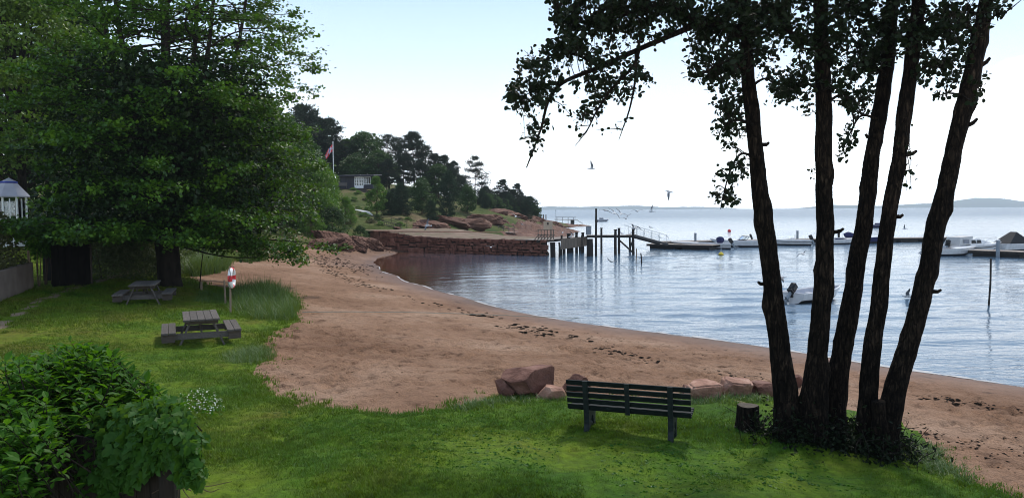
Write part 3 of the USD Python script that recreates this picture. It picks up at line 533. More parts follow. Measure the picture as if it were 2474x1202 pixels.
# the sea -------------------------------------------------------------
wy = np.concatenate([np.arange(14, 60, 0.30), np.arange(60, 130, 0.6), np.geomspace(130, 7600, 60)])
wx = np.concatenate([-np.geomspace(7600, 30, 30), np.arange(-24, 62, 0.42), np.geomspace(62.5, 7600, 40)])
WX, WY = np.meshgrid(wx, wy, indexing='ij')
TW = T(WX, WY)
shallow = np.clip(1.0 + TW / 2.0, 0, 1) * np.clip((7 - WX) / 13, 0.10, 1) * ((WY < 125) & (WX > -40) & (WX < 60))  # left side weighted up: dark tree reflection put into the water colour
calm = 0.06 + 0.94 * np.clip((WX + 9 - (WY - 66) * 0.10) / 17, 0, 1) ** 1.2
rgw = np.random.default_rng(12)
warp = (meshkit.fbm(np.stack([WX, WY, 0 * WX], -1) * 0.12, 3, 61) - 0.5) * 7
gust = np.clip(meshkit.fbm(np.stack([WX, WY * 1.6, 0 * WX], -1) * 0.06, 3, 63) * 2.2 - 0.35, 0.25, 1.4)
WZ = 0 * WX
for _ in range(16):
    lam = rgw.uniform(0.9, 3.4); a = rgw.normal() * 0.30 - 0.20; k = 2 * np.pi / lam
    WZ += 0.020 * lam / (2 * np.pi) * np.sin(k * (WX * np.sin(a) + WY * np.cos(a)) + rgw.random() * 6.28 + warp * rgw.uniform(0.6, 1.2))
WZ *= gust * calm * np.clip(-TW / 0.35, 0.12, 1) * np.clip((150 - WY) / 60, 0, 1)
v, f = grid(np.stack([WX, WY, WZ], -1))
wp = setting('water', (v, f), M['water'], 'blue grey rippled water of the bay and fjord', True)
for k, a in (('shallow', shallow), ('calm', calm)):
    UsdGeom.PrimvarsAPI(stage.GetPrimAtPath(wp)).CreatePrimvar(k, Sdf.ValueTypeNames.FloatArray, 'vertex').Set(Vt.FloatArray.FromNumpy(a.ravel().astype(np.float32)))
# the thin white lip of the ripples running up the sand
fx = np.arange(-12.5, 16, 0.12); fy = np.arange(14, 75, 0.06)
FXX, FYY = np.meshgrid(fx, fy, indexing='ij'); zt = T(FXX, FYY) < 0.004
shore_y = fy[np.argmax(zt, 1)]
shore_y = gaussian_filter(shore_y, 2.0) + (meshkit.fbm(np.c_[fx * 0.8, 0 * fx, 0 * fx], 3, 71) - 0.5) * 0.5
wid = np.clip((meshkit.fbm(np.c_[fx * 1.7, 0 * fx + 3, 0 * fx], 3, 72) - 0.46) * 1.1, 0.001, 0.28)
fP = np.stack([np.stack([fx, shore_y - wid * 0.5, 0 * fx + 0.016 + 0 * wid], -1), np.stack([fx, shore_y, 0 * fx + 0.026], -1), np.stack([fx, shore_y + wid, 0 * fx + 0.016], -1)], 1)
setting('foam', grid(fP), M['foam'], 'thin white foam line where the ripples meet the sand', True, 'stuff')
# far shores
def ridge(name, label, pts, Y, depth=500, seed=1, base_noise=4):
    p = np.array(pts, float)
    px = np.arange(p[0, 0], p[-1, 0] + 0.1, 3.0)
    top = np.interp(px, p[:, 0], p[:, 1])
    tops = np.array([at(a, b, Y) for a, b in zip(px, top)])
    tops[:, 2] = np.maximum(tops[:, 2] + (meshkit.fbm(np.c_[tops[:, 0] / 60, 0 * px, 0 * px], 4, seed) - 0.5) * base_noise, 0.5)
    prof = [(-0.35, -0.03), (-0.25, 0.45), (-0.1, 0.85), (0.05, 1.0), (0.4, 0.8), (1.0, -0.03)]
    P = np.stack([np.stack([tops[:, 0], Y + s * depth + 0 * px, np.maximum(tops[:, 2] * k, -2.0) if k > 0 else 0 * px - 2.0], -1) for s, k in prof], 1)
    setting(name, grid(P), M['far_forest'], label, True)
ridge('hills', 'low wooded island hill on the far right horizon', [(1950, 503), (1975, 499), (2020, 495), (2080, 496), (2130, 497), (2200, 493), (2300, 489), (2330, 482), (2360, 478), (2420, 479), (2474, 486), (2560, 488), (2650, 480), (2800, 500)], 6000, 500, 2, 6)
ridge('hills', 'long pale blue hills across the fjord on the left horizon', [(1100, 500), (1280, 501), (1330, 498), (1400, 500), (1480, 497.5), (1545, 496), (1600, 500), (1680, 499), (1760, 502), (1800, 505)], 7000, 500, 6, 6)
# the air over the fjord
hb = trimesh.creation.box([15600, 15600, 194]); hb.apply_translation([0, 0, 93.0])
mat('haze', {'v': ('principled_volume', dict(color=(0.78, 0.90, 1.0), density=0.00014, anisotropy=0.3))}, [], surface=None, volume='v.volume')
if True: setting('haze', hb, M['haze'], 'thin summer haze over the water', kind='stuff')

# ------------------------------------------------------------------ the quay and its stone wall
WALL = np.array([(-17.2, 92.6), (-13.0, 89.6), (-9.0, 87.0), (-4.0, 83.9), (1.2, 80.7), (3.6, 79.7)])
wl = shapely.LineString(WALL)
def wall_top(s):
    return np.interp(s, [0, 3, 7, 12, 30], [2.45, 2.25, 1.85, 1.66, 1.62])
quay_poly = shapely.Polygon([*map(tuple, WALL + [0.12, 0.22]), (4.3, 82), (3.4, 90.5), (0.2, 95), (-3, 100), (-9, 104), (-16, 101), (-19, 96)])
def quay_z(x, y):
    s = np.array([wl.project(shapely.Point(a, b)) for a, b in zip(np.ravel(x), np.ravel(y))]).reshape(np.shape(x))
    return wall_top(s) - 0.06
qx, qy = np.meshgrid(np.arange(-20, 5, 0.4), np.arange(79, 105, 0.4), indexing='ij')
inside = shapely.contains(quay_poly, shapely.points(qx.ravel(), qy.ravel())).reshape(qx.shape)
qg = quay_z(qx, qy) + (meshkit.fbm(np.stack([qx, qy, 0 * qx], -1) * 0.9, 3, 5) - 0.5) * 0.12
qv, qf = grid(np.stack([qx, qy, qg], -1))
qf = qf[inside.ravel()[qf].all(1)]
qu = np.unique(qf); qb = np.zeros(len(qv), int); qb[qu] = np.arange(len(qu)); qv, qf = qv[qu], qb[qf]
setting('quay', (qv, qf), M['quay_top'], 'sandy top of the old stone quay', True)
wall = thing('stone_wall', 'long dry stone quay wall of dark red blocks along the water', 'stone wall')
rng = np.random.default_rng(5)
core = []
ss = np.linspace(0, wl.length, 30)
cp = np.array([wl.interpolate(s).coords[0] for s in ss])
tn = unit(np.gradient(cp, axis=0)); nn = np.stack([tn[:, 1], -tn[:, 0]], 1)        # towards the camera
nn = nn * np.sign((-nn[:, 1:2]))
P = np.stack([np.stack([cp[:, 0] - nn[:, 0] * o, cp[:, 1] - nn[:, 1] * o, wall_top(ss) + 0 * ss + (z if k else 0) if k == 0 else np.full(len(ss), -1.2)], -1) for o, z, k in ((6.0, 0, 1), (0.15, 0, 1), (0.15, 0, 0), (5.0, 0, 0))], 1)
P[:, 2, 2] -= 0.12; P[:, 3, 2] -= 0.12
part(wall, 'wall_core', grid(P), M['dark_joint'])
def wall_at(s, z, out):
    p = np.array(wl.interpolate(s).coords[0]); k = np.interp(s, ss, nn[:, 0]), np.interp(s, ss, nn[:, 1])
    return np.array([p[0] + k[0] * out, p[1] + k[1] * out, z])
def wall_stone(s0, s1, z0, z1, deep=0.42):
    g = 0.022
    c = [(s0 + g, z0 + g), (s1 - g, z0 + g), (s1 - g, z1 - g), (s0 + g, z1 - g)]
    j = rng.uniform(-1, 1, (4, 2)) * np.array([min(0.15, 0.2 * (s1 - s0)), min(0.11, 0.24 * (z1 - z0))])
    c = [(a + q[0] if 0 else a + q[0], b + q[1]) for (a, b), q in zip(c, j)]
    m = np.mean(c, 0); out = rng.uniform(0.0, 0.10)
    pts = [wall_at(a, b, -deep) for a, b in c] + [wall_at(a, b, out - 0.06) for a, b in c] + [wall_at(m[0] + (a - m[0]) * 0.8, m[1] + (b - m[1]) * 0.76, out + rng.uniform(0.0, 0.05)) for a, b in c]
    part(wall, 'stone', hull(pts), M['wall_stone'])
for big, (sa, sb), hs, ws in ((1, (0, 9.2), (0.42, 0.75), (0.7, 1.7)), (0, (9.2, wl.length), (0.26, 0.46), (0.35, 1.05))):
    s_edge = sa
    z = -0.35 if not big else -0.1
    while z < 2.4:
        h = rng.uniform(*hs); s = sa
        while s < sb - 0.15:
            w = min(rng.uniform(*ws), sb - s)
            if sb - s - w < 0.3: w = sb - s
            t = wall_top(s + w / 2)
            zb = float(T(*wall_at(s + w / 2, 0, 0.3)[:2])) - 0.5
            top = min(z + h, t)
            if t - top < 0.2: top = t
            if top - z > 0.12 and z + h > zb and z < t:
                if h > 0.4 and rng.random() < 0.28 and w > 0.7:
                    m = rng.uniform(0.4, 0.6); wall_stone(s, s + w, z, z + (top - z) * m); wall_stone(s, s + w, z + (top - z) * m, top)
                else: wall_stone(s, s + w, z, top)
            s += w
        z += h
# dark wet boulders at the foot of the wall's end
for i, (px, py, w, h, lab) in enumerate([(1254, 606, 0.9, 0.55, 'rounded wet boulder at the wall foot, leftmost of the dark pile'), (1276, 602, 1.1, 0.7, 'dark boulder behind the wet pile under the quay end'), (1300, 611, 1.2, 0.45, 'flat low wet boulder at the waterline under the quay end'), (1312, 598, 1.0, 1.0, 'dark upright boulder at the right corner of the quay'), (1318, 612, 0.8, 0.55, 'small dark boulder beside the thick pier pile'), (1296, 590, 1.3, 0.7, 'brown boulder leaning on the upper quay end')]):
    p = gz(px, py + 4, 0)
    solo('boulder', mv(boulder((w, w * 0.8, h), 40 + i, rough=0.05, detail=3), (p[0], p[1], h * 0.3 if py > 599 else 0.75)), M['wet_rock'], lab, 'boulder', True)
for i, (px, py, w) in enumerate([(1128, 604, 0.9), (1145, 606, 0.7)]):
    p = gz(px, py, 0.0)
    solo('boulder', mv(boulder((w, 0.6, 0.4), 60 + i, detail=3), (p[0], p[1], 0.1)), M['wet_rock'], ['low grey stone lying at the foot of the quay wall', 'smaller dark stone beside the grey one at the wall foot'][i], 'boulder', True)

# bedrock along the shore ------------------------------------------------------------
def slab(px, py, d, size, seed, label, rz=0.0, tilt=(0, 0), sink=0.35, m='shore_rock', name='rock'):
    p = at(px, py, d)
    z = H(p[0], p[1])
    R = rotm(tilt[0], tilt[1], rz)
    solo(name, mv(boulder(np.array(size) * [1.0, 1.0, 0.95], seed, facets=24, detail=5 if d < 100 and size[0] > 3 else 4, rough=0.05, crack=0.09), (p[0], p[1], z + size[2] * (0.5 - sink)), R), M[m], label, 'rock', True)
for i, a in enumerate([
    (780, 590, 77, (5.0, 4.5, 1.6), 'long low red rock slab nearest the beach grass', 0.5, (0.1, -0.28)), (815, 578, 80, (6.0, 4.0, 2.2), 'sloping red slab under the bushes left of the wall', -0.5, (0.1, 0.3)),
    (850, 590, 81, (5.5, 2.6, 1.6), 'tilted red slab dipping towards the wet sand', -0.6, (0.05, 0.25)), (885, 590, 84, (4.0, 2.5, 1.5), 'broken red slab beside the left end of the stone wall', -0.5, (0.0, 0.3)),
    (905, 597, 86, (1.6, 1.2, 0.8), 'pale upright block at the left foot of the stone wall', 0.2, (0.2, 0.5)), (760, 604, 75, (2.0, 1.6, 0.8), 'small rounded red rock at the edge of the sand', 0.0, (0, 0)),
    (860, 556, 88, (6.0, 3.0, 1.7), 'dark shaded rock ledge under the overhanging bush', -0.2, (0, 0.1)), (930, 604, 87, (1.6, 1.0, 0.5), 'low red stone lying on the wet sand', 0.3, (0, 0)),
    (1085, 553, 112, (7, 5, 2.6), 'broad red rock hump behind the quay', 0.2, (0.1, 0.1)), (1040, 552, 106, (6, 4, 1.8), 'grey red rock ledge above the quay', -0.3, (0.1, 0.15)), (1130, 552, 118, (8, 5, 2.8), 'cracked red rock face behind the quay middle', 0.4, (0.15, -0.1)),
    (1170, 548, 130, (8, 5, 2.6), 'red rocks under the dark bushes of the headland', 0.2, (0.1, 0.1)), (1200, 538, 145, (4.5, 4, 2.8), 'rounded grey boulder high on the red shore', 0.0, (0, 0)), (1215, 545, 150, (10, 6, 3.2), 'steep red rocks in the middle of the headland shore', 0.3, (0.1, 0.15)),
    (1245, 541, 160, (10, 6, 3.4), 'red rock slope under the last dark tree', 0.2, (0.1, 0.12)), (1270, 538, 172, (10, 7, 3.4), 'red rock slope right of the last tree', 0.2, (0.1, 0.15)), (1298, 535, 184, (10, 8, 3.4), 'bare red rocks behind the wooden notice box', 0.1, (0.05, 0.15)),
    (1325, 538, 196, (9, 8, 3.0), 'red rock nose falling to the fjord', 0.2, (0.0, 0.2)), (1350, 544, 204, (7, 6, 1.8), 'low dark red rocks at the headland tip', 0.2, (0.0, 0.15)), (1372, 547, 208, (4, 4, 1.0), 'last black rock of the headland in the water', 0.0, (0, 0)),
    (1310, 548, 186, (6, 3, 1.2), 'dark wet rock at the waterline under the headland', 0.3, (0, 0)), (1262, 551, 160, (6, 3, 1.1), 'low wet rock behind the quay platform', 0.1, (0, 0)), (1230, 553, 148, (6, 3, 1.3), 'dark rock under the long bathing platform', 0.0, (0, 0)), (1275, 546, 168, (5, 4, 1.8), 'cracked red rock right behind the notice board', 0.3, (0.1, 0.1)), (1335, 546, 194, (6, 4, 1.6), 'red rock low on the headland right of the notice board', 0.2, (0, 0.1)), (1246, 549, 158, (5, 4, 1.6), 'dark red rock between the far platform and the notice board', 0.5, (0.1, 0))]):
    px, py, d, size, lab, rz, tilt = a
    if d > 140: size = (size[0], size[1], size[2] * 0.8)
    slab(px, py, d, size, 100 + i, lab, rz, tilt, 0.66 if d > 140 else 0.42)

for i, (px, py, d, w) in enumerate([(1000, 562, 97, 1.2), (1060, 560, 100, 1.6), (1100, 561, 101, 1.1), (1150, 561, 101, 1.4), (1190, 562, 99, 1.0), (1225, 564, 97, 1.2), (1262, 567, 94, 1.3), (960, 560, 99, 1.0), (1285, 570, 92, 1.0)]):
    slab(px, py, d, (w * 1.6, w, w * 0.55), 300 + i, ['small rock on the back edge of the quay, left end', 'long rock on the back edge of the quay, second from the left', 'dark rock at the back of the quay middle', 'low red rock at the back of the quay right of the middle', 'little rock at the back of the quay near the bathing platform', 'rounded rock at the back of the quay under the far platform', 'flat rock at the back right of the quay', 'stone where the grass meets the quay', 'last rock at the back right corner of the quay'][i], i * 0.7, (0, 0.1), 0.3)
# ------------------------------------------------------------------ picnic tables
def picnic_table(label, loc, rz, leg):
    t = thing('picnic_table', label, 'picnic table', loc, rz, 'picnic tables on the lawn')
    rg = np.random.default_rng(3)
    for k in range(5):
        part(t, 'plank', mv(cbox(0.163, 1.86, 0.048, 0.006), (-0.34 + k * 0.17, rg.normal() * 0.008, 0.735 + rg.normal() * 0.002)), M['weathered_wood'])
    for sx in (-1, 1):
        for k in range(2):
            part(t, 'seat_board', mv(cbox(0.163, 1.86, 0.052, 0.006), (sx * (0.675 + k * 0.172), rg.normal() * 0.008, 0.435 + rg.normal() * 0.002)), M['weathered_wood'])
        for sy in (-1, 1): part(t, 'seat_block', mv(cbox(0.30, 0.05, 0.20, 0.006), (sx * 0.77, sy * 0.80, 0.305)), M['weathered_wood_dark'])  # dark block added for the shadow and bearer end under the seat
    for sy in (-1, 1):
        y = sy * 0.70
        part(t, 'bearer', mv(cbox(1.86, 0.048, 0.15, 0.006), (0, y, 0.325)), M['weathered_wood'])
        part(t, 'bearer', mv(cbox(0.78, 0.048, 0.10, 0.006), (0, y, 0.658)), M['weathered_wood_dark'])
        for sx in (-1, 1):
            part(t, 'leg', beam((sx * 0.56, y + sy * leg, -0.03), (sx * 0.24, y + sy * leg, 0.70), 0.045, 0.13, 0.006, up=(0, 1, 0)), M['weathered_wood'])
        part(t, 'brace', beam((0, sy * 0.66, 0.34), (0, sy * 0.1, 0.69), 0.045, 0.09), M['weathered_wood_dark'])
    return t
g1, g2 = ground(486, 829), ground(352, 734)
picnic_table('weathered grey picnic table standing nearest, between the lawn shrub and the lifebuoy', down(g1, -0.01), math.radians(24), -0.05)
picnic_table('weathered grey picnic table standing right beside the thick tree trunk', down(g2, -0.01), math.radians(19), 0.05)

# ------------------------------------------------------------------ the green bench, seen from behind
def bench(label, loc, rz):
    t = thing('park_bench', label, 'bench', loc, rz)
    L = 1.82
    # local: x along, y forward (away from the viewer), z up; back leans towards -y
    back = [(-0.225, 0.86), (-0.205, 0.765), (-0.183, 0.67), (-0.160, 0.575), (-0.135, 0.48)]
    for y, z in back:
        part(t, 'slat', mv(cbox(L, 0.028, 0.075, 0.006), (0, y, z), rotm(0.23)), M['bench_paint'])
    for k in range(5):
        part(t, 'seat_slat', mv(cbox(L, 0.062, 0.03, 0.006), (0, -0.055 + k * 0.082, 0.435 + 0.008 * k), rotm(0.08)), M['bench_paint'])
    for x in (-0.62, 0.62):
        sh = shapely.Polygon([(-0.245, 0.88), (-0.20, 0.88), (-0.115, 0.47), (-0.10, 0.425), (0.30, 0.455), (0.32, 0.40), (0.285, 0.34), (0.26, 0.22), (0.30, -0.03), (0.20, -0.03), (0.185, 0.14), (0.12, 0.29), (0.06, 0.325), (0.0, 0.30), (-0.06, 0.16), (-0.10, -0.03), (-0.225, -0.03), (-0.16, 0.22), (-0.175, 0.45)])
        v, f, _ = meshkit.arrays(prism(sh.buffer(0.012).buffer(-0.006), 0.075))
        v = np.stack([v[:, 2] - 0.0375 + x, v[:, 0] + 0.035, v[:, 1]], 1)
        lp = part(t, 'leg', (v, f), M['cast_iron'])
        part(lp, 'stretcher', tube(bez([(x, -0.10, 0.10), (x, -0.02, 0.17), (x, 0.10, 0.19), (x, 0.20, 0.13)], 6), 0.035, 8), M['cast_iron'])
        part(t, 'back_bracket', mv(cbox(0.075, 0.02, 0.50, 0.006), (x, -0.212 + 0.005, 0.655), rotm(0.225)), M['cast_iron'])
    part(t, 'back_bracket', mv(cbox(0.07, 0.02, 0.50, 0.006), (0, -0.207, 0.655), rotm(0.225)), M['cast_iron'])
    return t
b0, b1 = ground(1440, 1055), ground(1606, 1074)
bc = (b0 + b1) / 2
BENCH = bc
bench('dark green slatted bench facing the bay, seen from behind', down(bc + [0, 0.05, 0], 0.0), math.atan2(b1[1] - b0[1], b1[0] - b0[0]) - 0.05)

# ------------------------------------------------------------------ boulders at the lawn edge
def rock_at(px, py, size, seed, label, rz=0.0, tilt=(0, 0), m='red_granite', sink=0.12, facets=11, flat=None, name='boulder'):
    g = ground(px, py)
    solo(name, mv(boulder(size, seed, facets=facets, detail=5, rough=0.035, flat=flat), (g[0], g[1] + size[1] * 0.3, float(T(g[0], g[1])) + size[2] * (0.5 - sink)), rotm(*tilt, rz)), M[m], label, 'boulder', True)
def block_at(px, py, size, seed, label, rz=0.0, tilt=(0, 0), m='red_granite', flat=None):
    g = ground(px, py)
    solo('boulder', mv(block(size, seed), (g[0], g[1] + size[1] * 0.4, float(T(g[0], g[1])) + size[2] * 0.40), rotm(*tilt, rz)), M[m], label, 'boulder', True)
rock_at(1278, 968, (1.02, 0.85, 0.64), 3, 'largest dark red angular boulder, left of the bench', 0.3, m='red_granite', flat=0.72, sink=0.10)
rock_at(1222, 966, (0.30, 0.6, 0.42), 14, 'narrow red boulder leaning on the left of the largest boulder', 0.4, m='red_granite')
rock_at(1326, 976, (0.54, 0.5, 0.36), 8, 'smaller rounded pinkish boulder in front of the largest one', 0.5, (0.0, -0.15), m='pink_granite')
rock_at(1392, 958, (0.55, 0.45, 0.46), 21, 'dark boulder hidden behind the left end of the bench', 0.2, m='red_granite')
rock_at(1664, 960, (0.26, 0.4, 0.24), 25, 'small low red stone left of the two flat topped blocks', 0.1, m='red_granite')
block_at(1702, 970, (0.62, 0.46, 0.37), 31, 'flat topped pink block, first right of the bench', 0.15, (0.1, 0.0), m='pink_granite', flat=0.66)
block_at(1784, 968, (0.56, 0.48, 0.42), 37, 'flat topped pink block, second right of the bench', -0.2, (0.08, 0.05), m='pink_granite', flat=0.66)
block_at(1846, 967, (0.42, 0.45, 0.36), 43, 'reddish block half hidden by the leftmost leaning trunk', 0.4, m='red_granite')
rock_at(1822, 966, (0.22, 0.25, 0.24), 45, 'small dark wedge stone between the pink and reddish blocks', 0.8, (0.4, 0.2), m='red_granite')
rock_at(1926, 940, (0.28, 0.4, 0.36), 49, 'red stone seen in the gap between two trunks', 0.1, m='red_granite')
rock_at(1792, 985, (0.66, 0.5, 0.16), 53, 'low mossy grey stone behind the sawn stump', 0.1, m='moss_stone', sink=0.3)
# sawn stump
s0 = ground(1806, 1044)
st = thing('tree_stump', 'sawn tree stump standing left of the tall trunks', 'stump', down(s0, 0))
ang = np.linspace(0, 2 * np.pi, 20, endpoint=False)
def stump_ring(r, z, seed):
    k = r * (1 + 0.09 * np.sin(3 * ang + 1) + (meshkit.fbm(np.c_[np.cos(ang) * 2, np.sin(ang) * 2, 0 * ang + z], 3, seed) - 0.5) * 0.3)
    return np.c_[np.cos(ang) * k, np.sin(ang) * k, 0 * ang + z]
R = [stump_ring(r, z, 7) for r, z in ((0.23, -0.05), (0.185, 0.08), (0.168, 0.22), (0.165, 0.42))]
P = np.stack(R + [R[-1] * [0.93, 0.93, 1] + [0, 0, 0.012]], 0); P = np.concatenate([P, P[:, :1]], 1)
part(st, 'trunk', grid(P[:, ::-1]), M['bark_dark'])
part(st, 'cut_face', (np.vstack([R[-1] * [0.94, 0.94, 1] + [0, 0, 0.016], [0, 0, 0.44]]), np.array([[i, (i + 1) % 20, 20] for i in range(20)])), M['cut_wood'])

# ------------------------------------------------------------------ lifebuoy on its post
lp = ground(557, 762)
h = 114 / 1850 * lp[1]
post = thing('lifebuoy_post', 'slim wooden post carrying the lifebuoy beside the tall grass', 'post', down(lp, 0))
part(post, 'post', tube([(0, 0, -0.1), (0.01, 0, h * 0.5), (-0.0, 0, h)], 0.034, 8), M['post_wood'])
part(post, 'hook', tube([(0, 0, h - 0.06), (0.06, -0.03, h - 0.06), (0.09, -0.03, h - 0.02)], 0.012, 6), M['dark_metal'])
lb = thing('lifebuoy', 'red and white lifebuoy hanging edge on from the slim post', 'lifebuoy', down(lp, h - 0.30) + [0.085, -0.03, 0], math.radians(-82))
def torus_arc(a0, a1, R, r, n=14, m=12):
    a = np.linspace(a0, a1, n); b = np.linspace(0, 2 * np.pi, m)
    P = np.stack([(R + r * np.cos(b))[None] * np.cos(a)[:, None], np.broadcast_to(r * 1.0 * np.sin(b)[None], (n, m)), (R + r * np.cos(b))[None] * np.sin(a)[:, None]], -1)
    return grid(P)
for k in range(4):
    c = k * np.pi / 2
    part(lb, 'red_band', torus_arc(c - 0.30, c + 0.30, 0.285, 0.072), M['red_paint'], True)
    part(lb, 'white_ring', torus_arc(c + 0.30, c + np.pi / 2 - 0.30, 0.285, 0.07), M['white_paint'], True)
th = np.linspace(0, 2 * np.pi, 49)
part(lb, 'grab_rope', tube(np.c_[(0.37 + 0.02 * np.abs(np.sin(2 * th))) * np.cos(th), 0.03 * np.sin(4 * th), (0.37 + 0.02 * np.abs(np.sin(2 * th))) * np.sin(th)], 0.009, 5), M['black_rope'])
# the short stake beside it and thin sticks
def stick(name, label, cat, px, py, ptop, r, m, lean=0.0, top=None):
    g = ground(px, py); hh = (py - ptop) / 1850 * g[1]
    return solo(name, mv(tube([(0, 0, -0.1), (lean * hh * 0.4, 0, hh * 0.5), (lean * hh, 0, hh)], [r, r * 0.95, r * 0.85], 7), down(g, 0)), M[m], label, cat)
stick('wooden_stake', 'short pale wooden stake left of the lifebuoy post', 'stake', 545, 736, 676, 0.035, 'post_wood', -0.03)
stick('thin_sapling', 'thin dark bare sapling stem right of the thick trunk', 'sapling', 482, 700, 610, 0.022, 'bark_black', 0.12)
stick('wooden_stake', 'short thick stake in the dark bank behind the tables', 'stake', 487, 704, 680, 0.05, 'post_wood', 0.0)
# small things on the lawn
g = ground(447, 876)
solo('wood_chip', mv(boulder((0.28, 0.14, 0.07), 5, detail=2), down(g, 0.03)), M['tan_leaf'], 'small orange brown piece of wood lying on the lawn', 'wood piece')
g = ground(1063, 980)
# washing line / rope on the beach
a, b = ground(730, 757), ground(1420, 771)
rp = np.linspace(0, 1, 40)[:, None]; rp = a * (1 - rp) + b * rp
rp[:, 2] = T(rp[:, 0], rp[:, 1]) + 0.06 + 0.10 * np.sin(np.linspace(0, np.pi, 40))
solo('rope', tube(rp, 0.012, 5), M['rope'], 'thin pale green rope stretched across the beach', 'rope')

# ------------------------------------------------------------------ left edge: garden wall, post, shed, gazebo
ga, gb = ground(-60, 760), ground(82, 700)
wall2 = thing('garden_wall', 'low rough concrete garden wall at the left edge', 'wall')
n = 14
pt = np.linspace(0, 1, n)[:, None]; wp_ = ga * (1 - pt) + gb * pt
wt = np.interp(np.linspace(0, 1, n), [0, 1], [2.55 + 0.0, 0]) * 0
topz = np.array([at(px, py, y)[2] for px, py, y in zip(np.linspace(-60, 82, n), np.linspace(668, 632, n), wp_[:, 1])])
d = unit(gb - ga); nrm = np.array([d[1], -d[0], 0])
P = np.stack([np.c_[wp_[:, :2] - nrm[:2] * 0.0, T(wp_[:, 0], wp_[:, 1]) - 0.3], np.c_[wp_[:, :2], topz - 0.03], np.c_[wp_[:, :2] - nrm[:2] * 0.03, topz], np.c_[wp_[:, :2] - nrm[:2] * 0.22, topz], np.c_[wp_[:, :2] - nrm[:2] * 0.24, T(wp_[:, 0], wp_[:, 1]) - 0.3]], 1)
part(wall2, 'wall_face', grid(P), M['concrete'])
P2_ = np.stack([wp_[-1] + [0, 0, -0.8 - 0], wp_[-1], wp_[-1]], 0)
part(wall2, 'end_face', (np.array([P[-1, 0], P[-1, 1], P[-1, 3], P[-1, 4]]) + d * 0.002, np.array([[0, 1, 2], [0, 2, 3], [0, 2, 1], [0, 3, 2]])), M['concrete'])
g = ground(64, 702); g = g - nrm * -0.12
hh = (702 - 604) / 1850 * g[1]
solo('fence_post', mv(tube([(0, 0, -0.1), (0.0, 0, hh * 0.6), (-0.02, 0, hh)], 0.045, 8), down(g, 0)), M['post_wood'], 'round brown post standing against the garden wall', 'post')
# dark shed in the shade
e0, e1 = ground(84, 694), ground(176, 686)
sh = thing('garden_shed', 'nearly black timber shed wall in deep shade under the trees', 'shed', down((e0 + e1) / 2, 0), math.atan2(e1[1] - e0[1], e1[0] - e0[0]))
wd = np.linalg.norm((e1 - e0)[:2]) + 0.1; hs = (686 - 556) / 1850 * e1[1]
nb = int(wd / 0.16)
rg = np.random.default_rng(8)
for k in range(nb):
    part(sh, 'board', mv(cbox(wd / nb - 0.008, 0.025, hs, 0.004), (-wd / 2 + (k + 0.5) * wd / nb, -0.9 + (k % 2) * 0.012, hs / 2 - 0.05)), M['shed_wood'])
part(sh, 'side_wall', mv(cbox(0.03, 2.4, hs, 0.004), (wd / 2 - 0.02, 0.32, hs / 2 - 0.05)), M['shed_wood'])
part(sh, 'roof', mv(cbox(wd + 0.2, 2.7, 0.06, 0.01), (0, 0.25, hs - 0.01), rotm(0.05)), M['shed_wood'])
part(sh, 'corner_board', mv(cbox(0.09, 0.03, hs - 0.02, 0.004), (wd / 2 - 0.03, -0.93, hs / 2 - 0.05)), M['weathered_wood_dark'])
# gazebo: octagonal
gp = at(26, 560, 42); gp[2] = float(T(gp[0], gp[1]))
gaz = thing('gazebo', 'white octagonal summerhouse with pale faceted roof at the left edge', 'gazebo', gp, math.radians(11))
zr0, zr1 = at(26, 474, 42)[2] - gp[2], at(26, 429, 42)[2] - gp[2]
Rr = 46 / 1850 * 42
def octa(r, z): return np.c_[np.cos(np.arange(8) * np.pi / 4) * r, np.sin(np.arange(8) * np.pi / 4) * r, np.full(8, z)]
zb = zr0 + (zr1 - zr0) * 0.70
for k in range(8):
    a_, b_ = octa(Rr, zr0), octa(Rr * 0.40, zb); k2 = (k + 1) % 8
    m_ = hull(np.vstack([a_[[k, k2]], b_[[k, k2]], a_[[k, k2]] * [0.98, 0.98, 1] - [0, 0, 0.05], b_[[k, k2]] * [0.96, 0.96, 1] - [0, 0, 0.05]]))
    part(gaz, 'roof_panel', m_, M['metal_roof'])
    m_ = hull(np.vstack([octa(Rr * 0.44, zb)[[k, k2]] + [0, 0, 0.02], octa(Rr * 0.40, zb)[[k, k2]] + [0, 0, 0.10], octa(Rr * 0.36, zb)[[k, k2]]]))
    part(gaz, 'roof_trim', m_, M['blue_trim'])
    c_ = octa(Rr * 0.38, zb + 0.09)
    part(gaz, 'cap_panel', hull(np.vstack([c_[[k, k2]], [[0, 0, zr1]], c_[[k, k2]] * [0.9, 0.9, 1] - [0, 0, 0.05]])), M['metal_roof'])
    w_ = octa(Rr * 0.80, 0)
    mid = (w_[k] + w_[k2]) / 2; dd = w_[k2] - w_[k]; aa = math.atan2(dd[1], dd[0]); ll = np.linalg.norm(dd)
    part(gaz, 'wall', mv(cbox(ll - 0.02, 0.06, zr0 * 0.45, 0.01), mid + [0, 0, zr0 * 0.225], rotm(0, 0, aa)), M['white_paint'])
    part(gaz, 'post', mv(cbox(0.09, 0.09, zr0, 0.01), w_[k] * 1.0 + [0, 0, zr0 / 2], rotm(0, 0, aa)), M['white_paint'])
    wn = part(gaz, 'window', mv(cbox(ll - 0.16, 0.01, zr0 * 0.40, 0.002), mid + [0, 0, zr0 * 0.70], rotm(0, 0, aa)), M['pane'])
    part(wn, 'frame', mv(cbox(0.05, 0.05, zr0 * 0.5, 0.01), mid + [0, 0, zr0 * 0.70], rotm(0, 0, aa)), M['white_paint'])
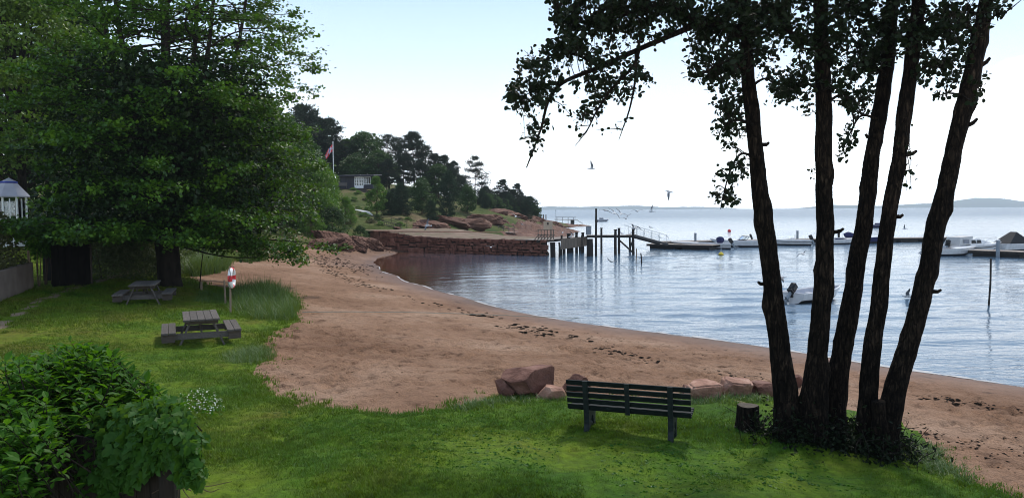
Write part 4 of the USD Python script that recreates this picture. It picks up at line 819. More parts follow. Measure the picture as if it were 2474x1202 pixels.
# ------------------------------------------------------------------ the pier
Z_D1, Z_D2 = 1.62, 1.92
def wp(px, py, z=0.0): return gz(px, py, z)
def depth_of(px, py): return gz(px, py, 0)[1]
pier = thing('pier', 'old wooden pier on dark piles at the end of the quay', 'pier')
# the low deck from the quay to the cabinet: its front edge runs away from the viewer
A = at(1300, 583, 79.5); A[2] = Z_D1
B = at(1420, 571, 88.0); B[2] = Z_D1 + 0.02
dirv = unit((B - A) * [1, 1, 0]); side = np.array([-dirv[1], dirv[0], 0])
L = np.linalg.norm((B - A)[:2]); rg = np.random.default_rng(11)
npl = int(L / 0.2)
for k in range(npl):
    s = (k + 0.5) * L / npl
    c = A + dirv * s + side * 1.5
    part(pier, 'deck_plank', mv(cbox(L / npl - 0.015, 3.0 + rg.uniform(-.05, .05), 0.05, 0.008), (c[0], c[1], Z_D1 + rg.normal() * 0.004), rotm(0, 0, math.atan2(dirv[1], dirv[0]))), M['pier_deck'])
for o in (0.15, 1.5, 2.85):
    part(pier, 'beam', beam(A + side * o - [0, 0, 0.15], B + side * o - [0, 0, 0.15], 0.14, 0.22), M['tarred_wood'])
# the raised deck going right
A2 = at(1417, 573, 84.5); A2[2] = Z_D2
B2 = at(1534, 572, 84.0); B2[2] = Z_D2
L2 = np.linalg.norm((B2 - A2)[:2]); d2 = unit((B2 - A2) * [1, 1, 0]); sd2 = np.array([-d2[1], d2[0], 0])
n2 = int(L2 / 0.2)
for k in range(n2):
    c = A2 + d2 * (k + 0.5) * L2 / n2 + sd2 * 0.8
    part(pier, 'deck_plank', mv(cbox(L2 / n2 - 0.015, 1.7 + rg.uniform(-.04, .04), 0.05, 0.008), (c[0], c[1], Z_D2 + rg.normal() * 0.004), rotm(0, 0, math.atan2(d2[1], d2[0]))), M['pier_deck'])
for o in (0.1, 1.5):
    part(pier, 'beam', beam(A2 + sd2 * o - [0, 0, 0.14], B2 + sd2 * o - [0, 0, 0.14], 0.12, 0.2), M['tarred_wood'])
# piles: px of the centre, px of the foot, radius, top height
for px, py, r, zt in [(1335, 621, 0.27, 1.5), (1351, 621, 0.10, 1.5), (1357, 616, 0.11, 2.05), (1363, 613, 0.15, 1.5), (1374, 611, 0.20, 2.1), (1381, 610, 0.22, 1.5), (1393, 611, 0.16, 2.25), (1408, 609, 0.16, 2.15), (1401, 606, 0.14, 1.5), (1425, 619, 0.33, 1.8), (1453, 613, 0.12, 2.75), (1487, 615, 0.15, 2.6), (1495.5, 612, 0.13, 2.7), (1530, 615, 0.14, 2.65), (1522, 605, 0.12, 1.9)]:
    p = wp(px, py)
    rr = np.array([r, r, r * 0.96, r * 0.94])
    pl = part(pier, 'pile', mv(tube([(0, 0, -1.6), (0.02 * rg.normal(), 0, 0.2), (0.02 * rg.normal(), 0, zt * 0.7), (0, 0, zt)], rr, 10), (p[0], p[1], 0)), M['tarred_wood'])
    if zt > 2: part(pl, 'cap', mv(cbox(r * 2.3, r * 2.3, 0.08, 0.02), (p[0], p[1], zt + 0.03)), M['tarred_wood'])
p = wp(1530, 613); q = wp(1495, 612)
part(pier, 'brace', beam((q[0], q[1], 1.5), (p[0], p[1], 0.12), 0.12, 0.16), M['tarred_wood'])
p3 = wp(1520, 606); part(pier, 'brace', beam((p[0], p[1] - 0.1, 1.7), (p3[0], p3[1], 0.0), 0.14, 0.16), M['tarred_wood'])
# board cladding on the near side
a = at(1355, 577, 79.0); b = at(1418, 570, 86.5)
nb = 40
for k in range(nb):
    c = a + (b - a) * (k + 0.5) / nb
    w = np.linalg.norm((b - a)[:2]) / nb - 0.02
    part(pier, 'cladding_board', mv(cbox(w, 0.035, 1.06 + rg.uniform(-.03, .03), 0.006), (c[0], c[1] - 0.35, Z_D1 - 0.38 + rg.normal() * 0.01), rotm(0, 0, math.atan2((b - a)[1], (b - a)[0]))), M['pier_wood'])
ldr = thing('ladder', 'narrow wooden ladder on the board cladding of the pier', 'ladder')
c = at(1405, 585, 84.2) + [0, -0.55, 0]; dd = unit((b - a) * [1, 1, 0])
for s in (-0.22, 0.22): part(ldr, 'rail', beam((*(c + dd * s)[:2], -0.4), (*(c + dd * s)[:2], 1.95), 0.06, 0.06), M['tarred_wood'])
for k in range(8): part(ldr, 'rung', beam((*(c - dd * 0.22)[:2], -0.1 + k * 0.26), (*(c + dd * 0.22)[:2], -0.1 + k * 0.26), 0.05, 0.05), M['tarred_wood'])
# platform with railing and notice box at the quay corner
pf = thing('bathing_platform', 'wooden platform with slanted struts and a rail at the quay corner', 'platform')
o = at(1318, 578, 80.5); oz = 1.62
x0, x1 = at(1301, 570, 81)[0], at(1338, 570, 81)[0]
for k in range(8):
    part(pf, 'deck_plank', mv(cbox(x1 - x0, 0.18, 0.05, 0.008), ((x0 + x1) / 2, 80.2 + k * 0.2, oz)), M['pier_deck'])
for k in range(6):
    x = x0 + (x1 - x0) * k / 5
    part(pf, 'strut', beam((x - 0.55, 80.0, oz - 0.05), (x, 80.15, oz + 0.55), 0.06, 0.09), M['pier_wood'])
    part(pf, 'post', mv(cbox(0.09, 0.09, 1.05, 0.01), (x, 81.7, oz + 0.5)), M['pier_wood'])
part(pf, 'rail', beam((x0 - 0.1, 81.7, oz + 1.05), (x1 + 0.1, 81.7, oz + 1.03), 0.16, 0.08), M['pier_wood'])
part(pf, 'rail', beam((x0 - 0.1, 80.15, oz + 0.57), (x1 + 0.05, 80.15, oz + 0.55), 0.12, 0.07), M['pier_wood'])
nb_ = thing('notice_board', 'pale square wooden notice board above the quay platform', 'notice board', (at(1324, 545, 83)[0], 83, oz))
w, h_, zc = 22 / 1850 * 83, 19 / 1850 * 83, at(1324, 544, 83)[2] - oz
for k in range(5): part(nb_, 'board', mv(cbox(w / 5 - 0.008, 0.03, h_, 0.004), (-w / 2 + (k + 0.5) * w / 5, 0, zc)), M['sign_board'])
for s in (-1, 1): part(nb_, 'post', mv(cbox(0.08, 0.08, zc + 0.2, 0.01), (s * w * 0.4, 0.06, (zc + 0.2) / 2 - 0.1)), M['pier_wood'])
part(nb_, 'notice', mv(cbox(0.20, 0.01, 0.26, 0.002), (-0.02, -0.022, zc + 0.18)), M['weathered_wood_dark'])
# tall mooring pole and the grey cabinet
p = wp(1440, 619)
mp_ = thing('mooring_pole', 'tall dark pole rising from the water beside the pier', 'pole', (p[0], p[1], 0))
part(mp_, 'pole', tube([(0, 0, -1.5), (0, 0, 2), (0.01, 0, at(1440, 503.5, p[1])[2])], [0.115, 0.105, 0.10], 10), M['tarred_wood'])
part(mp_, 'collar', mv(tube([(0, 0, 0), (0, 0, 0.14)], 0.14, 10), (0, 0, 1.85)), M['tarred_wood'])
part(mp_, 'fitting', mv(cbox(0.10, 0.1, 0.25, 0.01), (0.13, 0, 3.6)), M['dark_metal'])
c = at(1423, 575, 86)
cb = thing('service_cabinet', 'upright grey metal cabinet standing on the pier', 'cabinet', (c[0], 86.4, Z_D2 + 0.03))
hc = at(1423, 547.5, 86)[2] - Z_D2
part(cb, 'body', mv(cbox(0.56, 0.4, hc, 0.02), (0, 0, hc / 2)), M['grey_metal']); part(cb, 'door', mv(cbox(0.48, 0.02, hc - 0.16, 0.008), (0, -0.208, hc / 2)), M['grey_metal']); part(cb, 'lid', mv(cbox(0.60, 0.44, 0.04, 0.01), (0, 0, hc + 0.022)), M['grey_metal'])
# gangway down to the pontoon
gw = thing('gangway', 'sloping metal gangway with a grey handrail down to the pontoon', 'gangway')
g0 = at(1534, 571, 85.0); g1_ = at(1614, 584.5, 90.0); g0[2] = Z_D2 - 0.05; g1_[2] = 0.62
dv = unit(g1_ - g0); sv = unit(np.cross(dv, [0, 0, 1.0])) * -1
for s in (0.0, 1.1):
    part(gw, 'beam', beam(g0 + sv * s, g1_ + sv * s, 0.08, 0.22), M['dark_metal'])
    tops = []
    for k in range(5):
        q = g0 + (g1_ - g0) * (0.06 + 0.22 * k) + sv * s
        part(gw, 'baluster', tube([q, q + [0, 0, 1.05]], 0.022, 6), M['rail_metal']); tops.append(q + [0, 0, 1.05])
    part(gw, 'handrail', tube([tops[0] - dv * 0.9, tops[0] - dv * 0.6 + [0, 0, 0.03]] + tops + [tops[-1] + dv * 0.55 - [0, 0, .25], tops[-1] + dv * 0.3 - [0, 0, .55]], 0.026, 6), M['rail_metal'])
    part(gw, 'handrail', tube([q - [0, 0, 0.5] for q in tops], 0.018, 6), M['rail_metal'])
for k in range(24):
    q = g0 + (g1_ - g0) * (k + 0.5) / 24
    part(gw, 'tread', beam(q + [0, 0, 0.12], q + sv * 1.1 + [0, 0, 0.12], np.linalg.norm(g1_ - g0) / 24 - 0.02, 0.03), M['pier_deck'])

# ------------------------------------------------------------------ the floating pontoon
def pontoon(label, pts, width, nose=0.0):
    t = thing('pontoon', label, 'pontoon')
    for a, b in zip(pts[:-1], pts[1:]):
        a, b = np.array([*a, 0.0]), np.array([*b, 0.0]); d = unit(b - a); s = np.array([-d[1], d[0], 0]); L = np.linalg.norm(b - a); az = math.atan2(d[1], d[0])
        n = max(1, int(L / 0.75))
        for k in range(n):
            c = a + d * (k + 0.5) * L / n + s * width / 2
            part(t, 'deck_plank', mv(cbox(L / n - 0.02, width, 0.05, 0.01), (c[0], c[1], 0.56), rotm(0, 0, az)), M['pier_deck'])
        for o in (0.0, width):
            part(t, 'fender_beam', beam(a + s * o + [0, 0, 0.42], b + s * o + [0, 0, 0.42], 0.12, 0.24), M['tarred_wood'])
        m = max(1, int(L / 3.2))
        for k in range(m):
            c = a + d * (k + 0.5) * L / m + s * width / 2
            part(t, 'float', mv(cbox(L / m - 0.7, width - 0.3, 0.62, 0.04), (c[0], c[1], 0.06), rotm(0, 0, az)), M['black_paint'])
    return t
q = lambda px, py, z=0.0: tuple(gz(px, py, z)[:2])
pontoon('near long pontoon reaching right from the gangway', [q(1562, 600), q(1720, 604.5)], 2.4)
pontoon('long far pontoon behind the moored boats', [(q(1562, 597)[0] + 2.0, q(1562, 597)[1] + 2.2), q(1900, 588.5), q(2330, 583)], 2.2)
pontoon('right hand pontoon in front of the cabin boat', [q(2338, 618), q(2620, 629)], 2.4)
for i, (px, py, pt_, lab) in enumerate([(1680, 583, 563, 'grey steel mooring post near the left end of the pontoon'), (1926.5, 578, 557, 'grey mooring post between the first two tall trunks'), (2026.5, 570, 555, 'dark mooring post beside the blue covered boat'), (2411, 607, 580, 'thick grey mooring post in front of the cabin boat')]):
    p = gz(px, py, 0.5) if i < 3 else gz(px, 611, 0.4)
    zt = at(px, pt_, p[1])[2]
    t = thing('mooring_post', lab, 'post', (p[0], p[1], 0))
    r = 0.16 if i < 3 else 0.17
    part(t, 'post', tube([(0, 0, -1.5), (0, 0, 0.5), (0, 0, zt)], r, 12), M['grey_metal'] if i != 2 else M['tarred_wood']); part(t, 'cap', mv(lathe([(0, 0.05), (r * 0.7, 0.04), (r * 1.06, 0.0), (r * 1.06, -0.06)], 12), (0, 0, zt + 0.02)), M['pale_metal'] if i != 2 else M['tarred_wood'])
# stakes in the water
def water_stick(label, px, py, ptop, pxtop, r, m='tarred_wood', name='water_stake'):
    p = gz(px, py, 0); e = at(pxtop, ptop, p[1])
    solo(name, tube(bez([p - [0, 0, 1.0], p, (p + e) / 2 + [0.03, 0, 0], e], 4), r, 7), M[m], label, 'stake')
water_stick('thin pale stake in the water right of the pier', 1537, 628, 600, 1537.5, 0.05, 'post_wood')
water_stick('short leaning dark stake right of the thin pale stake', 1550, 635, 611, 1548, 0.06)
water_stick('tall crooked thin branch pole standing in the water at right', 2389, 738, 624, 2394, 0.045)
# buoys
p = gz(1742, 616)
by = thing('marker_buoy', 'yellow marker buoy with a thin stick in front of the boats', 'buoy', (p[0], p[1], 0.0))
part(by, 'float', lathe([(0.02, 0.34), (0.12, 0.30), (0.26, 0.14), (0.28, 0.02), (0.22, -0.15), (0.02, -0.2)], 14), M['buoy_yellow'], 40); part(by, 'band', lathe([(0.262, 0.05), (0.295, 0.04), (0.295, -0.03), (0.262, -0.04)], 14), M['black_paint'])
part(by, 'stick', tube([(0, 0, 0.3), (0.0, 0, 1.25)], 0.025, 6), M['pale_metal'])
p = gz(1762, 559.5)
solo('mooring_buoy', mv(join(lathe([(0.02, 0.42), (0.2, 0.36), (0.32, 0.18), (0.32, 0.0), (0.2, -0.2), (0.02, -0.28)], 14), mv(tube([(0, 0, 0.38), (0, 0, 0.46)], 0.05, 6))), (p[0], p[1], 0.05), s=1.1), M['buoy_red'], 'round red buoy out on the water behind the pontoon', 'buoy', 40)

# ------------------------------------------------------------------ boats
def shell(L, B, H, transom=0.82, bow=0.30, inset=0.0, n=18, flare=0.8, dx=0.0):
    """rows of hull points from stern to bow; x along, y across"""
    u = np.linspace(0, 1, n)
    half = B / 2 * np.where(u < 0.45, transom + (1 - transom) * np.sin(u / 0.45 * np.pi / 2), np.clip(1 - ((u - 0.45) / 0.55) ** 2.3, 0.0, 1)) - inset
    half = np.maximum(half, 0.012)
    sheer = H * (1 + bow * u ** 2.2); keel = H * (-0.25 + 0.95 * np.clip((u - 0.72) / 0.28, 0, 1) ** 2.2) + inset
    keel = np.minimum(keel, sheer - 0.05)
    x = u * L + dx * 0
    rake = 0.10 * L * np.clip((u - 0.7) / 0.3, 0, 1) ** 2
    rows = []
    for k, (w, f) in enumerate([(0, 0.0), (0.55, 0.12), (flare, 0.38), (0.94, 0.75), (1.0, 1.0)]):
        rows.append(np.stack([x + rake * f - inset * 0.5 * u, half * w, keel + (sheer - keel) * f], -1))
    left = np.array(rows); right = left * [1, -1, 1]
    return np.concatenate([left[::-1], right[1:]], 0)             # (9, n, 3)
def boat_hull(t, L, B, H, m='gelcoat', inner='gelcoat_grey', rim='gelcoat', deck=None, **kw):
    o = shell(L, B, H, **kw); i = shell(L, B, H, inset=0.06, **kw)
    i[:, :, 0] = np.clip(i[:, :, 0], 0.05, None)
    i[3:6, :, 2] = np.maximum(i[3:6, :, 2], 0.02)
    hullp = part(t, 'hull', join(grid(o[0:3]), grid(o[6:9])), M[m], 35)
    part(hullp, 'bottom', grid(o[2:7]), M['antifoul'], 35)
    tr = o[:, 0]; part(hullp, 'transom', (np.vstack([tr, tr.mean(0)]), np.array([[k, k + 1, 9] for k in range(8)] + [[8, 0, 9]])), M[m])
    part(t, 'interior', grid(i[:, :, :][:, ::-1]), M[inner], 35)
    g = []
    for e in (0, 8):
        g.append(tube(np.vstack([(o[e] + i[e]) / 2 + [0, 0, 0.01]]), 0.042, 6))
    g.append(tube(np.array([(o[0, 0] + i[0, 0]) / 2, (o[8, 0] + i[8, 0]) / 2]) + [0, 0, 0.01], 0.042, 6))
    part(t, 'gunwale', join(*g), M[rim])
    if deck:
        k0 = int(len(o[0]) * deck)
        P = np.stack([o[0, k0:] * [1, 0.97, 1] + [0, 0, 0.02], o[0, k0:] * [1, 0.5, 1] + [0, 0, 0.07], o[0, k0:] * [1, 0.0, 1] + [0, 0, 0.09], o[8, k0:] * [1, 0.5, 1] + [0, 0, 0.07], o[8, k0:] * [1, 0.97, 1] + [0, 0, 0.02]], 0)
        part(t, 'foredeck', grid(P[::-1]), M[rim], 40)
    return o
def outboard(t, x, z, s=1.0, tilt=0.5, m='outboard_black', y=0.0):
    R = rotm(0, tilt, 0)
    cow = mv(cbox(0.34, 0.30, 0.42, 0.10), (-0.08, 0, 0.30)); 
    p = part(t, 'outboard', mv(join(cow, mv(cbox(0.36, 0.27, 0.10, 0.04), (-0.07, 0, 0.06))), (x, y, z), R, s), M[m], 40)
    part(p, 'leg', mv(join(mv(cbox(0.16, 0.10, 0.62, 0.03), (-0.07, 0, -0.28)), mv(cbox(0.36, 0.20, 0.02, 0.008), (-0.14, 0, -0.42)), mv(lathe([(0.0, 0.22), (0.06, 0.14), (0.07, -0.1), (0.03, -0.2), (0, -0.22)], 10), (-0.10, 0, -0.56), rotm(0, math.pi / 2, 0)), mv(cbox(0.14, 0.02, 0.16, 0.006), (-0.06, 0, -0.68))), (x, y, z), R, s), M['grey_metal' if m != 'gelcoat' else m])
    part(p, 'propeller', mv(join(*[mv(cbox(0.02, 0.06, 0.24, 0.006), (-0.34, 0, -0.56), rotm(k * math.pi / 3)) for k in range(3)]), (x, y, z), R, s), M['pale_metal'])
    part(p, 'bracket', mv(cbox(0.12, 0.22, 0.26, 0.02), (x + 0.04, y, z - 0.06), None, 1), M['dark_metal'])
def boat(label, px, py, rz, name='motor_boat'):
    p = gz(px, py)
    return thing(name, label, 'boat', (p[0], p[1], 0.03), rz)
# the white dinghy close to the beach
t = thing('dinghy', 'small white open dinghy with a tilted outboard, moored behind the trunks', 'boat', (*gz(1912, 731)[:2], 0.05), math.radians(35))
boat_hull(t, 4.0, 1.62, 0.44, inner='gelcoat_grey', transom=0.90, bow=0.28)
for x in (1.1, 2.2): part(t, 'thwart', mv(cbox(0.30, 1.30, 0.05, 0.01), (x, 0, 0.27)), M['gelcoat'])
outboard(t, -0.04, 0.42, 1.1, 0.75)
# boats along the pontoon, left to right
t = boat('white open boat with black outboard at the left of the moored row', 1765, 601, math.radians(166)); boat_hull(t, 6.3, 2.1, 0.62, deck=0.6, transom=0.88)
outboard(t, -0.1, 0.62, 1.3, 0.55); part(t, 'stripe', join(*[tube(shell(6.3, 2.1, 0.62, transom=0.88)[k] * [1, 1.01, 1], 0.035, 5) for k in (1, 7)]), M['black_paint'])
part(t, 'seat_cover', mv(boulder((0.95, 0.8, 1.0), 77, detail=3, rough=0.03), (1.2, 0.0, 0.95)), M['canvas_blue'], 40)
t = boat('white sports boat with raked windscreen left of the first trunk', 1838, 596, math.radians(172)); boat_hull(t, 5.6, 2.1, 0.72, deck=0.55, transom=0.9)
sc_ = np.array([(1.9, 0.85, 0.82), (2.5, 0.55, 0.86), (2.7, 0, 0.88), (2.5, -0.55, 0.86), (1.9, -0.85, 0.82)]); sc2 = sc_ * [1, 0.86, 1] + [-0.42, 0, 0.46]
part(t, 'windscreen', grid(np.stack([sc_, sc2])), M['pane']); part(t, 'windscreen_frame', join(tube(sc_, 0.05, 6), tube(sc2, 0.04, 6), *[tube([sc_[k], sc2[k]], 0.03, 5) for k in (0, 2, 4)]), M['dark_metal'])
part(t, 'raised_engine_cover', mv(cbox(0.25, 0.16, 0.7, 0.05), (1.2, 0.2, 1.25), rotm(0, 0.4)), M['outboard_black'])
part(t, 'console', mv(cbox(0.5, 0.7, 0.55, 0.08), (1.8, 0.3, 0.55)), M['gelcoat']); part(t, 'seat', mv(cbox(0.5, 0.45, 0.6, 0.08), (0.9, 0.3, 0.5)), M['gelcoat_grey']); outboard(t, -0.1, 0.70, 1.2, 0.4, 'gelcoat')
t = boat('white motor boat with pale outboard between the first two trunks', 1958, 592, math.radians(168)); boat_hull(t, 5.6, 2.1, 0.62, deck=0.55, transom=0.9); outboard(t, -0.1, 0.65, 1.3, 0.45)
part(t, 'steering_console', mv(cbox(0.5, 0.6, 0.7, 0.08), (2.2, 0, 0.6)), M['gelcoat']); part(t, 'rail', tube(bez([(1.9, 0.35, 0.85), (1.9, 0.35, 1.3), (1.9, -0.35, 1.3), (1.9, -0.35, 0.85)], 5), 0.02, 6), M['pale_metal']); part(t, 'stripe', join(*[tube(shell(5.6, 2.1, 0.62, transom=0.9)[k] * [1, 1.01, 1], 0.035, 5) for k in (1, 7)]), M['black_paint'])
t = boat('low white boat with dark engine beside the second trunk', 1998, 590, math.radians(20)); boat_hull(t, 4.6, 1.8, 0.55, deck=0.6); outboard(t, -0.05, 0.6, 1.15, 0.6)
t = boat('dark hulled boat with a deep blue cover behind the third trunk', 2012, 588, math.radians(4)); boat_hull(t, 7.2, 2.2, 0.70, m='canvas_blue', deck=0.6)
part(t, 'cover', mv(boulder((1.6, 1.5, 0.9), 78, facets=8, detail=3, rough=0.02), (2.2, 0.0, 1.1)), M['canvas_blue'], 40); part(t, 'rail', tube(bez([(1.0, 0.6, 0.75), (0.95, 0.6, 1.5), (0.95, -0.6, 1.5), (1.0, -0.6, 0.75)], 5), 0.02, 6), M['pale_metal']); outboard(t, -0.1, 0.7, 1.3, 0.3)
# cabin cruiser on the right
t = boat('white cabin cruiser with a canvas canopy and dark windows at right', 2292, 611, math.radians(20), 'cabin_boat'); o = boat_hull(t, 6.9, 2.5, 0.72, deck=0.55, transom=0.92)
P = []
for x, w, z in ((2.2, 0.95, 0.72), (2.25, 0.90, 1.25), (2.5, 0.80, 1.62)):
    pass
cab = [(1.9, 0.98, 0.74), (4.3, 0.9, 0.80), (5.6, 0.45, 0.92), (2.0, 0.86, 1.42), (3.3, 0.78, 1.42), (4.3, 0.62, 1.12)]
part(t, 'cabin', hull([(x, s * y, z) for x, y, z in cab for s in (-1, 1)]), M['gelcoat'], 30)
for k, (xa, xb) in enumerate(((2.05, 2.75), (2.85, 3.5))):
    for s in (-1, 1): part(t, 'window', mv(hull([(xa, 0.0, 0), (xb, -0.01, 0), (xb - 0.12, -0.055, 0.34), (xa + 0.04, -0.055, 0.34), (xa, 0.012, 0), (xb, 0.002, 0), (xb - 0.12, -0.043, 0.34), (xa + 0.04, -0.043, 0.34)]), (0, 0.955, 0.98), None, (1, 1, 1)) if s > 0 else mv(hull([(xa, 0.0, 0), (xb, 0.01, 0), (xb - 0.12, 0.055, 0.34), (xa + 0.04, 0.055, 0.34), (xa, -0.012, 0), (xb, -0.002, 0), (xb - 0.12, 0.043, 0.34), (xa + 0.04, 0.043, 0.34)]), (0, -0.955, 0.98)), M['black_paint'])
part(t, 'canopy', hull([(0.3, s * 0.95, 0.80) for s in (-1, 1)] + [(2.0, s * 0.95, 0.85) for s in (-1, 1)] + [(0.7, s * 0.8, 1.62) for s in (-1, 1)] + [(2.5, s * 0.78, 1.72) for s in (-1, 1)]), M['canvas_pale'], 30)
part(t, 'canopy_window', mv(cbox(0.8, 0.012, 0.42, 0.004), (1.35, -0.925, 1.2), rotm(-0.14)), M['canvas_grey'])
part(t, 'bow_rail', tube(bez([(3.8, -0.95, 0.85), (4.4, -0.92, 1.3), (5.8, -0.6, 1.42), (6.8, 0, 1.5), (5.8, 0.6, 1.42), (4.4, 0.92, 1.3), (3.8, 0.95, 0.85)], 6), 0.022, 6), M['pale_metal'])
part(t, 'stripe', join(*[tube(o[k] * [1, 1.01, 1], 0.045, 5) for k in (1, 7)]), M['black_paint']); outboard(t, -0.1, 0.7, 1.3, 0.2)
t = boat('white low open boat lying in front of the cabin cruiser', 2238, 618, math.radians(10)); boat_hull(t, 5.0, 1.9, 0.62, deck=0.5, transom=0.9); outboard(t, -0.1, 0.68, 1.2, 0.5)
t = boat('white boat under a peaked black canopy at the right edge', 2412, 607, math.radians(22), 'cabin_boat'); boat_hull(t, 6.2, 2.3, 0.75, deck=0.6)
part(t, 'canopy', hull([(0.4, s, 0.85) for s in (-1, 1)] + [(4.0, s, 0.9) for s in (-0.9, 0.9)] + [(2.3, s, 2.05) for s in (-0.35, 0.35)]), M['canvas_black'])
t = boat('tiny grey motor boat passing far out beside the tall pole', 1442, 535, math.radians(10)); boat_hull(t, 4.6, 1.8, 0.7, m='gelcoat_grey', deck=0.6); part(t, 'cabin', mv(cbox(1.4, 1.2, 0.9, 0.1), (1.8, 0, 1.0)), M['canvas_grey']); outboard(t, -0.1, 0.7, 1.3, 0.2)
t = boat('small dark motor boat far out between the third and fourth trunks', 2104, 550, math.radians(5)); boat_hull(t, 4.2, 1.8, 0.7, m='canvas_blue', deck=0.6); part(t, 'cabin', mv(cbox(1.2, 1.2, 0.6, 0.1), (1.8, 0, 0.8)), M['canvas_blue'])
# far bathing jetty off the headland
jt = thing('far_jetty', 'far narrow bathing jetty with a thin mast off the headland', 'jetty')
a, b = gz(1343, 540), gz(1392, 541)
part(jt, 'deck', beam(np.array([*a[:2], 1.45]), np.array([*b[:2], 1.35]), 1.2, 0.16), M['pier_deck']); part(jt, 'rail', beam(np.array([*a[:2], 2.2]) , np.array([*b[:2], 2.2]), 0.08, 0.14), M['pier_wood'])
for k in range(4):
    c = a + (b - a) * (k + 0.2) / 3.6; part(jt, 'leg', beam((c[0], c[1], -1), (c[0], c[1], 2.2), 0.14, 0.14), M['tarred_wood'])
c = a + (b - a) * 0.82; part(jt, 'pier_block', mv(cbox(1.2, 1.2, 1.5, 0.05), (c[0], c[1], 0.6)), M['tarred_wood']); part(jt, 'mast', tube([(a[0], a[1], 0), (a[0], a[1], at(1343, 507, a[1])[2])], 0.07, 6), M['pale_metal'])
part(jt, 'stair', beam((b[0] + 0.3, b[1], 1.3), (b[0] + 2.2, b[1], 0.1), 0.8, 0.1), M['pier_wood'])
# posts on the headland tip
for i, px in enumerate((1306, 1313, 1319)):
    p = at(px, 524, 195); solo('rail_post', beam((p[0], p[1], H(p[0], p[1]) - 0.3), (p[0], p[1], p[2] + 0.6), 0.25, 0.25), M['pier_wood'], ['short post on the headland top, nearest the trees', 'middle one of three short posts on the headland', 'short post on the headland, nearest the tip'][i], 'post')
# long bathing platform behind the quay
lp_ = thing('bathing_platform', 'low railed bathing platform on the rocks behind the quay', 'platform')
a, b = at(1180, 556, 128), at(1242, 555, 124); a[2] = b[2] = 1.15
part(lp_, 'deck', beam(a, b, 2.0, 0.14), M['pier_deck'])
for zz in (0.55, 1.05): part(lp_, 'rail', beam(a + [0, 0, zz], b + [0, 0, zz], 0.08, 0.08), M['pier_wood'])
for k in range(6):
    c = a + (b - a) * k / 5; part(lp_, 'post', beam(c - [0, 0, 1.3], c + [0, 0, 1.08], 0.12, 0.12), M['pier_wood'])
# ladder standing against the quay wall
a = gz(1040, 603, 0.0); wl_ = thing('ladder', 'pale wooden bathing ladder leaning on the quay wall', 'ladder')
for dx in (0.0, 0.72):
    part(wl_, 'rail', beam((a[0] + dx, a[1] - 0.5, -0.1), (a[0] + dx + 0.42, a[1] + 0.25, 1.35), 0.09, 0.12), M['pier_deck'])
for k in range(5):
    z = 0.15 + k * 0.24; s = (z + 0.1) / 1.45
    part(wl_, 'step', beam((a[0] + 0.42 * s, a[1] - 0.5 + 0.75 * s, z), (a[0] + 0.72 + 0.42 * s, a[1] - 0.5 + 0.75 * s, z), 0.14, 0.04), M['pier_wood'])

# ------------------------------------------------------------------ gulls
def gull_mesh(span=1.3, inner=0.35, outer=-0.1, sweep=0.25, fold=1.0):
    """one continuous body; x across, y ahead, z up; inner and outer are the wing's two slopes"""
    parts_ = []
    def ball(p, r):
        return m3.Manifold.sphere(r, 12).translate(tuple(map(float, p)))
    def bone(a, ra, b, rb): return m3.Manifold.batch_hull([ball(a, ra), ball(b, rb)])
    body = bone((0, 0.16, 0.01), 0.065, (0, -0.10, 0.0), 0.055) + bone((0, -0.10, 0), 0.05, (0, -0.27, 0.01), 0.018) + bone((0, 0.17, 0.015), 0.05, (0, 0.27, 0.03), 0.038) + bone((0, 0.28, 0.03), 0.02, (0, 0.335, 0.018), 0.007)
    tail = m3.Manifold.hull_points(np.array([(-0.03, -0.2, 0.0), (0.03, -0.2, 0.0), (-0.07, -0.38, 0.005), (0.07, -0.38, 0.005), (0, -0.3, 0.02), (0, -0.38, -0.006)]))
    out = body + tail
    h = span / 2
    for s in (-1, 1):
        e = np.array([s * h * 0.42 * math.cos(inner), 0.07, 0.03 + h * 0.42 * math.sin(inner)])
        t = e + np.array([s * h * 0.58 * math.cos(outer), -sweep * 0.6, h * 0.58 * math.sin(outer)])
        a0, a1 = np.array([s * 0.02, 0.13, 0.03]), np.array([s * 0.02, -0.06, 0.03])
        e0, e1 = e + [0, 0.06, 0], e + [0, -0.11, 0]
        up = np.array([0, 0, 0.012])
        out = out + m3.Manifold.hull_points(np.array([a0 + up * 2, a0 - up, a1, a1 + up, e0 + up, e0 - up, e1, e1 + up * 0.5])) + m3.Manifold.hull_points(np.array([e0 + up, e0 - up, e1, e1 + up * 0.5, t + [0, 0.03, 0], t + [0, -0.02, 0.006], t + [0, -0.02, -0.004], (e1 + t) / 2 + [0, -0.02, 0]]))
    return out
def gull(label, px, py, Y, head, bank=0.0, pitch=0.0, inner=0.35, outer=-0.1, group='gulls over the bay', cat='gull', scale=1.0):
    p = at(px, py, Y)
    t = numbered('/World', 'gull')
    x = UsdGeom.Xform.Define(stage, t)
    usdkit.mesh(stage, t + '/body', gull_mesh(1.3, inner, outer), M['gull_feather'], 45)
    x.AddTranslateOp().Set(Gf.Vec3d(*map(float, p))); x.AddRotateXYZOp().Set(Gf.Vec3f(math.degrees(pitch), math.degrees(bank), math.degrees(head)))
    x.AddScaleOp().Set(Gf.Vec3f(scale, scale, scale))
    tag(t, label, 'gull', group)
D = math.radians
gull('highest gull in the sky, wing raised, above the pier', 1428, 408, 60, D(-80), D(30), 0, 1.15, 1.35)
gull('gull with wings hanging down, right of the highest gull', 1618, 463, 55, D(75), D(-20), D(15), -0.9, -1.25)
gull('gull gliding in the sky just right of the headland trees', 1290, 487, 78, D(5), 0, 0, 0.35, 0.0)
gull('gull with long wings spread, right of the pole top', 1463, 508, 62, D(20), D(12), 0, -0.1, -0.3)
